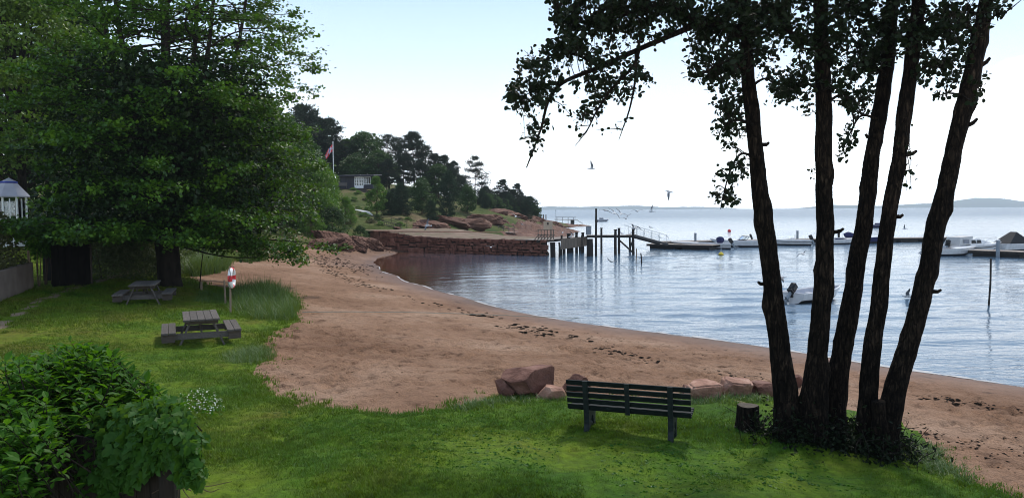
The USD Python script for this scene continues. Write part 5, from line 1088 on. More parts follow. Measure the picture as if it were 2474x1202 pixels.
gull('gull banking low, below the one by the pole top', 1484, 515, 60, D(-30), D(40), 0, 0.2, -0.2)
gull('gull diving in the middle of the flock by the pole', 1500, 517, 66, D(-20), D(30), D(10), 0.45, 0.3)
gull('lowest gull of the flock by the pole, wings in a V', 1513, 528, 70, D(10), D(-20), 0, 0.6, 0.3)
gull('gull gliding flat at the right of the flock', 1540, 510, 68, D(10), 0, 0, 0.25, -0.1)
gull('small dark gull with one wing up, under the hanging leaves', 1575, 511, 75, D(80), D(10), 0, 1.2, 1.3)
gull('large gull with arched wings over the gangway', 1532, 551, 52, D(25), D(20), 0, 0.75, -0.35)
gull('white gull flying in front of the red shore rocks', 1246, 523, 75, D(-15), D(25), 0, 0.3, 0.1)
gull('white gull low over the quay rocks near the lying ladder', 1034, 545, 62, D(60), D(-60), 0, 0.5, 0.3)
gull('white gull skimming in front of the quay wall', 1186, 597, 74, D(5), 0, 0, 0.4, -0.1)
gull('gull landing between the notice board and the pier posts', 1359, 562, 79, D(5), 0, 0, 0.75, -0.7)
gull('gull flapping above the piles next to the grey cabinet', 1384, 566, 82, D(40), D(20), 0, 0.3, 0.0)
gull('gull low over the bay with bent wings between two trunks', 1941, 614, 58, D(0), D(-25), 0, 0.5, -0.3)
gull('dark gull low over the water between the last two trunks', 2186, 553, 100, D(40), D(30), 0, 0.8, 0.6)
gull('dark gull flying beside the rightmost trunk over the bay', 2195, 716, 40, D(60), D(25), 0, 0.3, 0.3)
gull('gull landing on the water in front of the pier', 1478, 632, 66, D(30), D(10), 0, 0.2, 0.5)
gull('gull on the wing just right of the first trunk', 1890, 669, 48, D(70), D(10), 0, -0.3, -0.6)
gull('pale gull standing over the far shore rocks', 1262, 542, 110, D(30), D(20), 0, 0.2, 0.0)
# perched gulls: folded birds on the pier
def perched(label, px, z, Y, head):
    b = m3.Manifold
    def ball(p, r): return b.sphere(r, 12).translate(p)
    m = b.batch_hull([ball((0, 0.08, 0.20), 0.075), ball((0, -0.10, 0.16), 0.06)]) + b.batch_hull([ball((0, -0.10, 0.16), 0.05), ball((0, -0.30, 0.13), 0.015)]) + b.batch_hull([ball((0, 0.11, 0.22), 0.05), ball((0, 0.15, 0.33), 0.042)]) + b.batch_hull([ball((0, 0.18, 0.33), 0.018), ball((0, 0.24, 0.315), 0.006)])
    m = m + b.batch_hull([ball((0.03, 0.02, 0.13), 0.012), ball((0.03, 0.02, 0.0), 0.008)]) + b.batch_hull([ball((-0.03, 0.02, 0.13), 0.012), ball((-0.03, 0.02, 0.0), 0.008)])
    p = at(px, 500, Y)
    t = thing('gull', label, 'gull', (p[0], p[1], z), head, 'gulls perched on the pier')
    part(t, 'body', m, M['gull_feather'], 45)
perched('dark gull perched on the gangway rail', 1572, 2.55, 87.0, D(80))
perched('gull perched on the raised pier deck beside the right pile', 1502, Z_D2 + 0.03, 85.2, D(60))
perched('gull perched at the outer end of the raised pier deck', 1524, Z_D2 + 0.03, 85.2, D(-60))
perched('pale gull standing on the low pier deck by the piles', 1378, Z_D1 + 0.03, 84.0, D(-60))
# ------------------------------------------------------------------ the cabin on the slope
cbp = at(862, 456, 137)
cabin = thing('cabin', 'small dark grey wooden cabin with white doors on the wooded slope', 'cabin', (cbp[0], 137, cbp[2]), math.radians(-8))
w = 82 / 1850 * 137; hh = 31 / 1850 * 137
k_ = int(w / 0.35)
part(cabin, 'wall', mv(cbox(w, 3.6, hh, 0.03), (0, 1.8, hh / 2)), M['cabin_wall'])
part(cabin, 'roof', mv(cbox(w + 0.8, 4.8, 0.20, 0.03), (0, 1.6, hh + 0.16), rotm(0.06)), M['grey_roof'])
part(cabin, 'fascia', mv(cbox(w + 0.84, 0.06, 0.24, 0.01), (0, -0.82, hh + 0.02)), M['cabin_wall'])
def glazed(parent, name, x, z0, wd, ht, nx, nz, y=-0.04, bottom=0.0):
    p = part(parent, name, mv(cbox(wd - 0.10, 0.02, ht - 0.1, 0.004), (x, y - 0.005, z0 + ht / 2)), M['black_paint'])
    fr = [mv(cbox(wd, 0.05, 0.10, 0.008), (x, y - 0.03, z0 + ht - 0.05)), mv(cbox(wd, 0.05, max(bottom, 0.10), 0.008), (x, y - 0.03, z0 + max(bottom, 0.10) / 2))]
    for i in range(nx + 1): fr.append(mv(cbox(0.085, 0.05, ht - 0.18 - max(0, bottom - .1), 0.008), (x - wd / 2 + 0.043 + (wd - 0.086) * i / nx, y - 0.032, z0 + ht / 2 + max(0, bottom - .1) / 2)))
    for j in range(1, nz): fr.append(mv(cbox(wd - 0.1, 0.045, 0.05, 0.008), (x, y - 0.03, z0 + max(bottom, .1) + (ht - max(bottom, .1)) * j / nz)))
    part(p, 'frame', join(*fr), M['white_paint'])
    part(p, 'pane', mv(cbox(wd - 0.16, 0.008, ht - 0.2 - max(0, bottom - .1), 0.002), (x, y - 0.022, z0 + ht / 2 + max(0, bottom - .1) / 2)), M['pane'])
    return p
glazed(cabin, 'door', 0.02, 0.10, 0.82, 2.05, 2, 3, bottom=0.5); glazed(cabin, 'door', 0.86, 0.10, 0.82, 2.05, 2, 3, bottom=0.5)
glazed(cabin, 'window', 1.95, 0.75, 1.25, 1.38, 3, 1)
part(cabin, 'lamp', mv(cbox(0.16, 0.12, 0.24, 0.03), (-1.75, -0.07, 1.7)), M['dark_metal'])
part(cabin, 'deck', mv(cbox(w * 0.9, 1.8, 0.14, 0.02), (-0.2, -1.0, -0.02)), M['weathered_wood_dark'])
for k in range(3): part(cabin, 'step', mv(cbox(3.2 + k * 0.5, 0.5, 0.2, 0.03), (0.9 + k * 0.1, -2.1 - k * 0.45, -0.22 - k * 0.24)), M['weathered_wood_dark'])
gt = thing('wooden_bench', 'grey wooden garden seat standing on the cabin deck', 'bench', (cbp[0] - 2.4, 135.9, cbp[2] + 0.05), math.radians(10))
part(gt, 'seat', mv(cbox(1.8, 0.6, 0.08, 0.02), (0, 0, 0.45)), M['weathered_wood']); part(gt, 'backrest', mv(cbox(1.8, 0.08, 0.6, 0.02), (0, 0.3, 0.75), rotm(-0.2)), M['weathered_wood'])
for s in (-1, 1): part(gt, 'leg', mv(cbox(0.1, 0.55, 0.45, 0.02), (s * 0.8, 0, 0.2)), M['weathered_wood'])
# flagpole and flag
fp = at(806, 430, 122); zg = H(fp[0], fp[1]); zt = at(806, 344, 122)[2]
pole = thing('flagpole', 'tall white flagpole on the slope left of the cabin', 'flagpole', (fp[0], 122, zg))
part(pole, 'pole', tube([(0, 0, -0.3), (0, 0, (zt - zg) * 0.5), (0, 0, zt - zg)], [0.09, 0.075, 0.05], 10), M['white_paint']); part(pole, 'ball', mv(lathe([(0, .1), (.07, .07), (.1, 0), (.07, -.07), (0, -.1)], 10), (0, 0, zt - zg + 0.06)), M['white_paint'])
flag = thing('flag', 'red flag with a white and blue cross hanging slack from the white flagpole', 'flag', (fp[0] - 0.09, 122, zt - 0.25))
bx, bz = [0, 6, 7, 9, 10, 22], [0, 6, 7, 9, 10, 16]
def cloth(u, v):          # u 0..22 away from the pole, v 0..16 downwards: slack in light wind, trailing down to the left
    a, b = np.asarray(u) / 22, np.asarray(v) / 16
    x = -1.15 * a - 0.10 * np.sin(a * 3 + b * 2) * a; z = -1.15 * b * (1 - 0.42 * a) - 1.75 * a ** 1.15 ; y = 0.16 * np.sin(a * 9 + b * 2.0) * a + 0.1 * np.sin(b * 5 + a * 4) * a
    return np.stack([x, y, z], -1)
for i in range(5):
    for j in range(5):
        kind = 'blue_cross' if i == 2 or j == 2 else 'white_cross' if i in (1, 3) or j in (1, 3) else 'red_field'
        uu, vv = np.meshgrid(np.linspace(bx[i], bx[i + 1], 7 if i in (0, 4) else 3), np.linspace(bz[j], bz[j + 1], 4), indexing='ij')
        v, f = grid(cloth(uu, vv)); part(flag, kind, (v, np.vstack([f, f[:, ::-1]])) if 0 else (v, f), M[{'b': 'flag_blue', 'w': 'flag_white', 'r': 'flag_red'}[kind[0]]], True)
p = at(796, 437, 124)
gl = thing('garden_lantern', 'small white lantern post beside the foot of the flagpole', 'lantern', (p[0], p[1], H(p[0], p[1])))
hz_ = p[2] - H(p[0], p[1])
part(gl, 'post', tube([(0, 0, -0.2), (0, 0, hz_)], 0.07, 8), M['white_paint']); part(gl, 'globe', mv(lathe([(0, .34), (.13, .28), (.2, .1), (.17, -.1), (.08, -.22), (0, -.25)], 10), (0, 0, hz_ + 0.2)), M['white_paint'])
# overturned white rowing boat on the grass
p = at(876, 510, 112)
ob = thing('upturned_boat', 'white rowing boat lying upside down on the grass slope', 'boat', (p[0], p[1], p[2] - 0.35), math.radians(-12), tilt=(180, 9))
ob_o = shell(3.3, 1.25, 0.5, transom=0.8, bow=0.1)
part(ob, 'hull', mv(grid(ob_o), (-1.65, 0, -0.35)), M['gelcoat'], 40); part(ob, 'gunwale', mv(join(tube(ob_o[0], 0.04, 6), tube(ob_o[8], 0.04, 6)), (-1.65, 0, -0.35)), M['gelcoat_grey'])
# rails
def rail_fence(label, pts, hgt, mid=True):
    t = thing('rail_fence', label, 'railing')
    tops = []
    for (px, py, d) in pts:
        p = at(px, py, d); g = H(p[0], p[1]); g = min(g, p[2] - 0.5)
        part(t, 'post', tube([(p[0], p[1], g - 0.3), (p[0], p[1], p[2])], 0.045, 6), M['brown_rail']); tops.append(p)
    part(t, 'rail', tube(tops, 0.035, 6), M['brown_rail'])
    if mid: part(t, 'rail', tube([p - [0, 0, 0.45] for p in tops], 0.025, 6), M['brown_rail'])
rail_fence('brown tube railing down the grass slope above the quay', [(872, 517, 106), (905, 523, 105), (945, 524, 104), (983, 537, 102)], 1)
rail_fence('brown railing around the small lawn left of the bright bushes', [(730, 490, 104), (752, 490, 104), (769, 492, 104)], 1, False)
sl = thing('ladder', 'pale wooden ladder lying on the rocks above the quay', 'ladder')
a, b = at(922, 541, 100), at(970, 551, 99)
up_ = np.array([0.1, 0, 0.42])
for o in (0, 1): part(sl, 'rail', beam(a + up_ * o, b + up_ * o, 0.08, 0.08), M['weathered_wood'])
for k in range(11): q_ = a + (b - a) * (k + 0.5) / 11; part(sl, 'rung', beam(q_, q_ + up_, 0.05, 0.05), M['weathered_wood'])
# house glimpsed behind the big tree
hp_ = at(520, 450, 96); hz0 = H(hp_[0], hp_[1])
hs_ = thing('house', 'house with grey roof and yellow wall behind the big tree', 'house', (hp_[0], 98, hz0), math.radians(14))
part(hs_, 'wall', mv(cbox(13, 7, 4.2, 0.05), (0, 0, 2.1)), M['yellow_paint'])
zr = 4.2
part(hs_, 'roof', hull([(sx * 7.0, -4.2, zr) for sx in (-1, 1)] + [(sx * 7.0, 4.2, zr) for sx in (-1, 1)] + [(sx * 6.6, 0, zr + 2.6) for sx in (-1, 1)]), M['grey_roof'])
for x in (-4.5, -1.5, 1.8, 4.8): glazed(hs_, 'window', x, 1.2, 1.3, 1.5, 2, 2, y=-3.52)
# ------------------------------------------------------------------ vegetation
def cull(v, f, keep): return v, f[keep]
def crown_leaves(C_, R_, n, size, proto, rng, up=0.55, sizevar=0.3, shellness=0.5):
    """leaves in a set of flattened clumps: C_ centres, R_ radii (k, 3)"""
    k = rng.integers(0, len(C_), n)
    d = unit(rng.normal(size=(n, 3)))
    r = rng.random(n) ** (1 / 3.0) * (1 - shellness) + shellness * (1 - 0.25 * rng.random(n) ** 2)
    p = C_[k] + d * R_[k] * r[:, None]
    return leaves(p, size * (1 + sizevar * rng.normal(size=n)).clip(0.5, 1.6), proto, rng, axis=d * 0.7 - np.array([0, 0, 0.35]), up=up)
def broadleaf_mesh(Hh, R, seed, n, leaf, clumps=70, base=0.18, squash=1.0, proto=LEAF_QUAD, taper=0.5, trunk_r=None, flat=0.55):
    """(wood, foliage) of a tree at the origin"""
    rng = np.random.default_rng(seed)
    wood = []
    tr = trunk_r or Hh * 0.022
    lean = rng.normal(size=2) * 0.03 * Hh
    stem = bez([(0, 0, -0.3), (0.0, 0, Hh * 0.25), (lean[0] * .5, lean[1] * .5, Hh * 0.55), (lean[0], lean[1], Hh * 0.92)], 6)
    wood.append(tube(stem, np.linspace(tr, tr * 0.15, len(stem)) * np.where(np.arange(len(stem)) == 0, 1.35, 1), 8))
    C_, R_ = [], []
    for i in range(clumps):
        t = base + (1 - base) * rng.random() ** 0.85
        prof = max(np.sin(np.pi * np.clip((t - base) / (1.02 - base), 0, 1) ** taper), 0.0) ** 0.7
        a = rng.random() * 2 * np.pi; rr = R * prof * (0.35 + 0.65 * rng.random() ** 0.5)
        c = np.array([np.cos(a) * rr, np.sin(a) * rr * squash, Hh * t])
        k = min(int(t * 0.8 * (len(stem) - 1)), len(stem) - 1)
        s = stem[k]
        br = bez([s, (s + c) / 2 + [0, 0, -0.04 * Hh * 0.3], c], 4)
        if i % 2 == 0: wood.append(tube(br, np.linspace(tr * 0.28, tr * 0.05, len(br)), 5, caps=False))
        q = R * rng.uniform(0.16, 0.34)
        C_.append(c); R_.append([q, q, q * flat * rng.uniform(0.7, 1.3)])
    fol = crown_leaves(np.array(C_), np.array(R_), n, leaf, proto, rng)
    return join(*wood), fol
def pine_mesh(Hh, R, seed, n, bare=0.35, clumps=46, needle=0.42, dense=1.0, layered=False):
    rng = np.random.default_rng(seed)
    tr = Hh * 0.017
    lean = rng.normal(size=2) * 0.02 * Hh
    stem = bez([(0, 0, -0.3), (0, 0, Hh * 0.3), (lean[0], lean[1], Hh * 0.65), (lean[0] * 0.8, lean[1], Hh)], 6)
    wood = [tube(stem, np.linspace(tr, tr * 0.12, len(stem)), 8)]
    pos, ax = [], []
    for i in range(clumps):
        t = bare + (0.99 - bare) * (i + rng.random()) / clumps
        if layered: t = bare + (0.98 - bare) * (round((t - bare) / (1 - bare) * 7) + 0.15 * rng.normal()) / 7; t = float(np.clip(t, bare, 0.98))
        rr = R * (np.sin(np.pi * (0.18 + 0.82 * min((t - bare) / (1 - bare), 0.985)))) ** 0.75 * rng.uniform(0.5, 1.08)
        a = i * 2.4 + rng.normal() * 0.3
        s = np.array([np.interp(t * Hh, stem[:, 2], stem[:, 0]), np.interp(t * Hh, stem[:, 2], stem[:, 1]), t * Hh])
        e = s + [np.cos(a) * rr, np.sin(a) * rr, rr * rng.uniform(-0.12, 0.25)]
        br = bez([s, (s + e) / 2 - [0, 0, 0.08 * rr], e], 4)
        wood.append(tube(br, np.linspace(tr * 0.3, tr * 0.06, len(br)), 5, caps=False))
        m = int(n / clumps)
        u = rng.random(m) ** 0.6 * 0.75 + 0.28
        q = s + (e - s) * u[:, None] + rng.normal(size=(m, 3)) * [R * 0.10, R * 0.10, R * 0.045] * (0.6 + 0.8 * rng.random((m, 1)))
        pos.append(q); ax.append(np.repeat(unit(e - s)[None] * 0.6 + [[0, 0, 0.6]], m, 0))
    pos, ax = np.vstack(pos), np.vstack(ax)
    fol = leaves(pos, needle * rng.uniform(0.6, 1.3, len(pos)), (LEAF_QUAD[0] * [0.42, 1, 1], LEAF_QUAD[1]), rng, axis=ax, up=0.3)
    return join(*wood), fol
def tree(name, label, cat, p, meshes, leafm, barkm='bark_grey', group=None, crown='crown', rz=0.0, scale=None):
    t = thing(name, label, cat, p, rz, group, scale or 1.0)
    part(t, 'trunk', meshes[0], M[barkm], True)
    part(t, crown, meshes[1], M[leafm], kind='stuff')
    return t

# ---- the wood on the headland -------------------------------------------------------
PROTO = {}
def plant(kind, px, py_base, py_top, d, label, group=None, wide=1.0, rz=None, name=None):
    """a tree of that kind, its foot on the hill under the pixel column px, as tall as the photograph shows it"""
    specs = {
        'pine': lambda: ('pine_tree', 'tree', pine_mesh(10, 2.6, 21, 5200, 0.42), 'pine_needle'), 'pine_b': lambda: ('pine_tree', 'tree', pine_mesh(10, 3.0, 22, 5600, 0.30, 52), 'pine_needle'),
        'pine_c': lambda: ('pine_tree', 'tree', pine_mesh(10, 2.3, 23, 4200, 0.25, 44), 'pine_needle'), 'lone': lambda: ('pine_tree', 'tree', pine_mesh(10, 3.6, 25, 4200, 0.12, 58, 0.36, layered=True), 'pine_needle'),
        'spruce': lambda: ('spruce_bush', 'bush', pine_mesh(10, 4.2, 26, 7600, 0.02, 70, 0.5), 'juniper'), 'broad': lambda: ('deciduous_tree', 'tree', broadleaf_mesh(10, 4.2, 31, 9000, 0.34, 80, 0.2), 'mid_green_leaf'),
        'broad_b': lambda: ('deciduous_tree', 'tree', broadleaf_mesh(10, 4.6, 32, 9000, 0.34, 80, 0.12), 'mid_green_leaf'), 'bush': lambda: ('bush', 'bush', broadleaf_mesh(5, 3.4, 33, 7000, 0.22, 60, 0.06), 'mid_green_leaf'),
        'bush_b': lambda: ('bush', 'bush', broadleaf_mesh(5, 3.4, 34, 7000, 0.20, 60, 0.06), 'bright_green_leaf'), 'sapling': lambda: ('young_tree', 'tree', broadleaf_mesh(7, 2.0, 35, 8000, 0.20, 70, 0.12, taper=0.62), 'bright_green_leaf'),
        'sparse': lambda: ('sparse_pine', 'tree', pine_mesh(10, 2.8, 28, 1900, 0.35, 44), 'pine_needle'), 'low': lambda: ('low_shrub', 'shrub', broadleaf_mesh(1.6, 1.5, 36, 2600, 0.14, 30, 0.08), 'bright_green_leaf'), 'olive': lambda: ('low_shrub', 'shrub', broadleaf_mesh(1.6, 1.6, 37, 2600, 0.13, 30, 0.08), 'olive_leaf'),
    }
    p = at(px, py_base, d); g = float(T(p[0], p[1]))
    zt = at(px, py_top, d)[2]
    base_h = {'bush': 5, 'bush_b': 5, 'sapling': 7, 'low': 1.6, 'olive': 1.6}.get(kind, 10)
    s = max(zt - g, 0.6) / base_h
    rz = (px * 0.37 + d) % 6.28 if rz is None else rz
    loc = (p[0], p[1], g - 0.05)
    if kind not in PROTO:
        nm, cat, ms, lm = specs[kind]()
        PROTO[kind] = tree(nm, label, cat, loc, ms, lm, group=group, rz=rz, scale=(s * wide, s * wide, s))
        return PROTO[kind]
    return copy(PROTO[kind], label, loc, rz, group, (s * wide, s * wide, s))
GW = 'dark trees of the wood behind the cabin'
plant('pine_b', 735, 440, 256, 150, 'tall dark pine at the left end of the wood, beside the big tree crown', wide=1.15)
plant('pine', 768, 440, 282, 152, 'dark pine second from the left in the wood', wide=1.2)
plant('pine_b', 800, 440, 287, 155, 'dark rounded pine just right of the flagpole top', wide=1.1)
plant('broad', 838, 440, 338, 160, 'small dark leafy tree directly above the cabin roof', wide=1.0)
plant('broad', 884, 445, 322, 158, 'broad leafy green tree behind the cabin, tallest of its kind', wide=1.15)
plant('sparse', 940, 450, 326, 160, 'thin crowned tree with sky showing through, right of the leafy tree', wide=1.1)
plant('sparse', 962, 450, 334, 163, 'second thin crowned tree, left of the tall dark pine', wide=1.0)
plant('pine', 1001, 455, 320, 158, 'tall dark pine with a dense round top in the middle of the wood', wide=1.0)
plant('sparse', 1032, 455, 352, 165, 'wispy small tree right of the tall dark pine', wide=0.8)
plant('pine_c', 1052, 465, 372, 160, 'dark pine where the wood starts to slope down', wide=1.2)
plant('pine_c', 1074, 470, 376, 158, 'dark pine second on the downward slope of the wood', wide=1.3)
plant('pine', 1096, 475, 390, 160, 'slim pine with a bent top left of the lone layered pine', wide=0.8)
plant('lone', 1148, 490, 379, 166, 'lone layered pine standing against the white sky', wide=0.95)
for i, (px, b, t, d, k, w) in enumerate([(700, 450, 300, 140, 'broad', 1.1), (860, 450, 372, 150, 'broad_b', 1.1), (915, 455, 365, 150, 'broad', 1.1), (975, 458, 375, 152, 'pine_b', 1.2), (1020, 462, 392, 150, 'pine_b', 1.3), (1060, 468, 398, 150, 'broad', 1.2), (1090, 472, 408, 150, 'pine_b', 1.3), (1115, 480, 428, 155, 'pine_b', 1.2), (815, 440, 345, 162, 'broad', 1.1), (780, 440, 330, 165, 'broad', 1.2), (935, 455, 385, 146, 'pine_b', 1.2)]):
    plant(k, px, b, t, d, 'dark tree filling the wood behind the cabin', GW, w)
plant('spruce', 975, 530, 442, 116, 'broad dark juniper above the quay, leftmost of three', wide=0.8)
plant('spruce', 1045, 545, 484, 108, 'small dark cone shaped juniper nearest the quay rocks', wide=0.75)
plant('spruce', 1080, 538, 415, 124, 'largest dark juniper mass above the quay', wide=0.62)
plant('broad_b', 1020, 530, 430, 122, 'green leafy bush between the dark junipers', wide=0.8)
plant('broad_b', 1130, 535, 446, 134, 'dark green leafy bush right of the largest juniper', wide=0.75)
plant('spruce', 1165, 530, 455, 150, 'dark spruce under the lone layered pine', wide=0.7)
plant('broad_b', 1182, 532, 470, 148, 'olive green bush at the end of the leafy slope', wide=0.8)
plant('pine_c', 1216, 525, 434, 168, 'pine with two open branches near the headland end', wide=1.2)
plant('pine_b', 1232, 525, 458, 168, 'dark low pine in front of the last pines', wide=1.5)
plant('pine_c', 1251, 525, 444, 174, 'last tall pine of the headland', wide=1.0)
plant('spruce', 1262, 525, 478, 172, 'dark bushy pine at the very end of the headland trees', wide=0.7)
plant('spruce', 1205, 530, 478, 160, 'dark low spruce between the olive bush and the last pines', wide=0.8)
plant('bush', 1283, 527, 505, 184, 'small dark bush right of the last headland tree', wide=0.8)
plant('sapling', 911, 538, 428, 112, 'bright green young tree standing alone right of the cabin', wide=0.95)
plant('bush_b', 786, 510, 408, 98, 'large bright green bush right of the big tree crown', wide=0.62)
plant('bush_b', 757, 520, 382, 92, 'bright green bush merging with the right of the big tree crown', wide=0.75)
plant('bush', 803, 566, 500, 88, 'dark green bush on top of the red rock slab', wide=0.9)
plant('bush_b', 752, 572, 510, 84, 'rounded light green bush beside the red rocks', wide=0.8)
plant('bush_b', 835, 545, 478, 97, 'light green bush below the cabin steps', wide=0.6)
plant('bush', 770, 545, 488, 92, 'mid green bush between the bright bushes', wide=0.9)
plant('bush', 870, 576, 545, 87, 'small bush hanging over the left end of the stone wall', wide=0.8)
plant('bush', 850, 530, 497, 108, 'small dark bush left of the upturned boat', wide=0.8)
plant('bush', 912, 545, 517, 104, 'dark small bush under the bright young tree', wide=0.7)
plant('bush_b', 892, 540, 523, 103, 'tiny pale bush beside the brown railing', wide=0.8)
plant('low', 775, 606, 596, 76, 'low green tuft on the sand at the foot of the rocks, leftmost', wide=2.2)
plant('low', 795, 605, 594, 76.5, 'low green tuft on the sand, second at the foot of the rocks', wide=2.0)
plant('low', 828, 604, 592, 78, 'low green tuft at the foot of the rocks nearest the wall', wide=2.0)
plant('olive', 700, 600, 585, 74, 'low olive shrub at the left end of the red rocks', wide=1.4)
GF = 'dark bushes and young trees covering the headland slope'
rgf = np.random.default_rng(23)
for i in range(64):
    px = rgf.uniform(935, 1285); lo_ = np.interp(px, [935, 1000, 1100, 1200, 1285], [530, 540, 542, 538, 526]); hi_ = np.interp(px, [935, 1050, 1150, 1285], [462, 474, 490, 518])
    py = rgf.uniform(hi_, lo_); d = np.interp((py - hi_) / (lo_ - hi_ + 1e-6), [0, 1], [np.interp(px, [935, 1285], [150, 182]), np.interp(px, [935, 1285], [112, 166])])
    plant(['spruce', 'broad_b', 'pine_b', 'spruce'][i % 4], px, py, py - rgf.uniform(32, 64) * 130 / d, d, 'dark bush covering the slope of the headland', GF, rgf.uniform(0.8, 1.1))
for i in range(20):
    px = 1172 + i * 6.0; d = np.interp(px, [1172, 1290], [146, 184])
    plant(['spruce', 'pine_b', 'broad_b'][i % 3], px, rgf.uniform(522, 534), np.interp(px, [1172, 1230, 1290], [470, 470, 502]) + rgf.uniform(-6, 14), d, 'dark bush covering the slope of the headland', GF, rgf.uniform(0.8, 1.05))
GS_ = 'low shrubs scattered on the grassy slope'
rgv = np.random.default_rng(17)
for i in range(48):
    px, py = rgv.uniform(690, 1010), rgv.uniform(462, 552)
    g = ground(px, py)
    if g[1] > 145 or g[1] < 80: continue
    plant(['low', 'olive'][i % 2], px, py, py - 8 - 6 * rgv.random(), g[1], 'low shrub scattered on the grassy slope', GS_, 1.3)

# ---- the big tree on the left ---------------------------------------------------------
bt = down(ground(410, 694), 0.0)
bigtree = thing('big_tree', 'huge dark green tree with horizontal leafy tiers, left half of the view', 'tree', bt)
rng = np.random.default_rng(101)
HB = 20.0
def z_of(py): return at(410, py, bt[1])[2] - bt[2]
trunk_top = z_of(420)
wood = [tube(bez([(0, 0, -0.3), (0.0, 0, 0.35), (-0.02, 0, 1.2), (-0.12, 0, 2.4), (-0.22, 0.05, trunk_top)], 6), np.interp(np.linspace(0, 1, 25), [0, 0.08, 0.25, 0.6, 1], [0.76, 0.58, 0.48, 0.47, 0.49]), 16)]
stems = []
for x_top, y_top, r, px400 in ((-2.9, 0.6, 0.20, 335), (-1.7, -0.5, 0.26, 372), (-0.4, 0.9, 0.22, 405), (0.5, -0.6, 0.26, 440), (1.4, 0.3, 0.22, 470), (2.3, -0.2, 0.18, 505), (3.3, 0.8, 0.15, 545)):
    s = bez([(-0.22 + (x_top * 0.05), 0.03, trunk_top - 1.6), (x_top * 0.36 - 0.1, y_top * 0.4, trunk_top + 0.6), (x_top * 0.72, y_top * 0.8, trunk_top + 3.6), (x_top * 1.0, y_top, trunk_top + 7.6), (x_top * 1.15, y_top * 1.2, HB * (1 - 0.02 * abs(x_top)))], 6)
    stems.append(s); wood.append(tube(s, np.linspace(r, 0.03, len(s)), 9))
part(bigtree, 'trunk', wood[0], M['bark_black'], True)
for w_ in wood[1:]: part(bigtree, 'stem', w_, M['bark_black'], True)
limbs, pos, axs = [], [], []
z0 = z_of(612)
# outline of the crown to the right: height -> reach
rz_ = [z_of(q) for q in (640, 600, 540, 470, 400, 330, 260, 200, 120, 60, 0, -120, -300)]
rr_ = [5.5, 6.2, 6.6, 6.7, 6.6, 6.3, 6.1, 6.0, 6.1, 5.8, 5.4, 4.8, 2.9]
nb = 400
for i in range(nb):
    u = (i + rng.random()) / nb
    z = z0 + (HB - z0) * u ** 1.15
    a = rng.random() * 2 * np.pi
    reach = np.interp(z, rz_, rr_) * rng.uniform(0.62, 1.06)
    if z > z_of(170): reach *= 0.78 + 0.3 * (np.cos(a) > 0.3)
    s = stems[int(rng.integers(len(stems)))] if z > trunk_top + 1 else np.array([(0, 0, 0), (-0.2, 0, trunk_top)])
    base = np.array([np.interp(z - 0.3, s[:, 2], s[:, 0]), np.interp(z - 0.3, s[:, 2], s[:, 1]), max(z - 0.3 * (z > 2.5), 1.9)])
    droop = np.interp(z, [z0, z0 + 2.5, z0 + 6, HB], [-0.62, -0.25, 0.02, 0.4]) * reach * 0.42
    e = np.array([np.cos(a) * reach - 0.1, np.sin(a) * reach, z + droop])
    ew = bt + e; epx, epy = pix(ew)
    lim = np.interp(epx, [0, 330, 470, 560, 640, 730, 800], [560, 582, 588, 600, 622, 636, 600])
    if epy > lim: e[2] += (epy - lim) / 1850 * ew[1]
    if epx < 95 and 395 < epy < 560: continue
    wob = rng.normal(size=(2, 3)) * [0.28, 0.28, 0.16]
    br = bez([base, base * 0.6 + e * 0.4 + [0, 0, 0.25] + wob[0], base * 0.2 + e * 0.8 + [0, 0, 0.18] + wob[1], e], 6)
    limbs.append(tube(br, np.linspace(0.032, 0.006, len(br)) * (0.6 + reach / 9), 5, caps=False))
    hd = unit((e - base) * [1, 1, 0.3])
    for j in range(int(10 * np.interp(z, [z0, z_of(300), z_of(150), HB], [1.1, 1.05, 0.8, 0.65]))):
        tt = 0.25 + 0.75 * rng.random() ** 0.8; q0 = np.array([np.interp(tt, np.linspace(0, 1, len(br)), br[:, k_]) for k_ in range(3)])
        an = rng.choice([-1, 1]) * rng.uniform(0.4, 1.2); dr = np.array([hd[0] * np.cos(an) - hd[1] * np.sin(an), hd[0] * np.sin(an) + hd[1] * np.cos(an), rng.normal() * 0.12 + 0.05])
        ln_ = rng.uniform(0.45, 1.25) * (1.15 - 0.5 * tt); q1 = q0 + dr * ln_
        limbs.append(tube([q0, (q0 + q1) / 2 + [0, 0, 0.03], q1], [0.011, 0.008, 0.003], 4, caps=False))
        mm = int(rng.integers(18, 32)); tq = 0.3 + 0.75 * rng.random((mm, 1))
        pos.append(q0 + (q1 - q0) * tq + rng.normal(size=(mm, 3)) * [0.20, 0.20, 0.085]); axs.append(np.repeat((dr * 0.6)[None], mm, 0))
    m = int(55 * np.interp(z, [z0, z_of(300), z_of(150), HB], [1.25, 1.15, 0.72, 0.55]))
    t = 0.28 + 0.74 * rng.random(m) ** 0.7
    q = np.stack([np.interp(t, np.linspace(0, 1, len(br)), br[:, k]) for k in range(3)], 1)
    lat = rng.normal(size=(m, 3)) * np.array([0.42, 0.42, 0.085]) * (0.45 + 0.9 * np.sin(np.pi * np.clip(t, 0, 1)))[:, None]
    pos.append(q + lat); axs.append(np.repeat((unit(e - base) * 0.5)[None], m, 0))
part(bigtree, 'limbs', join(*limbs), M['bark_black'], kind='stuff')
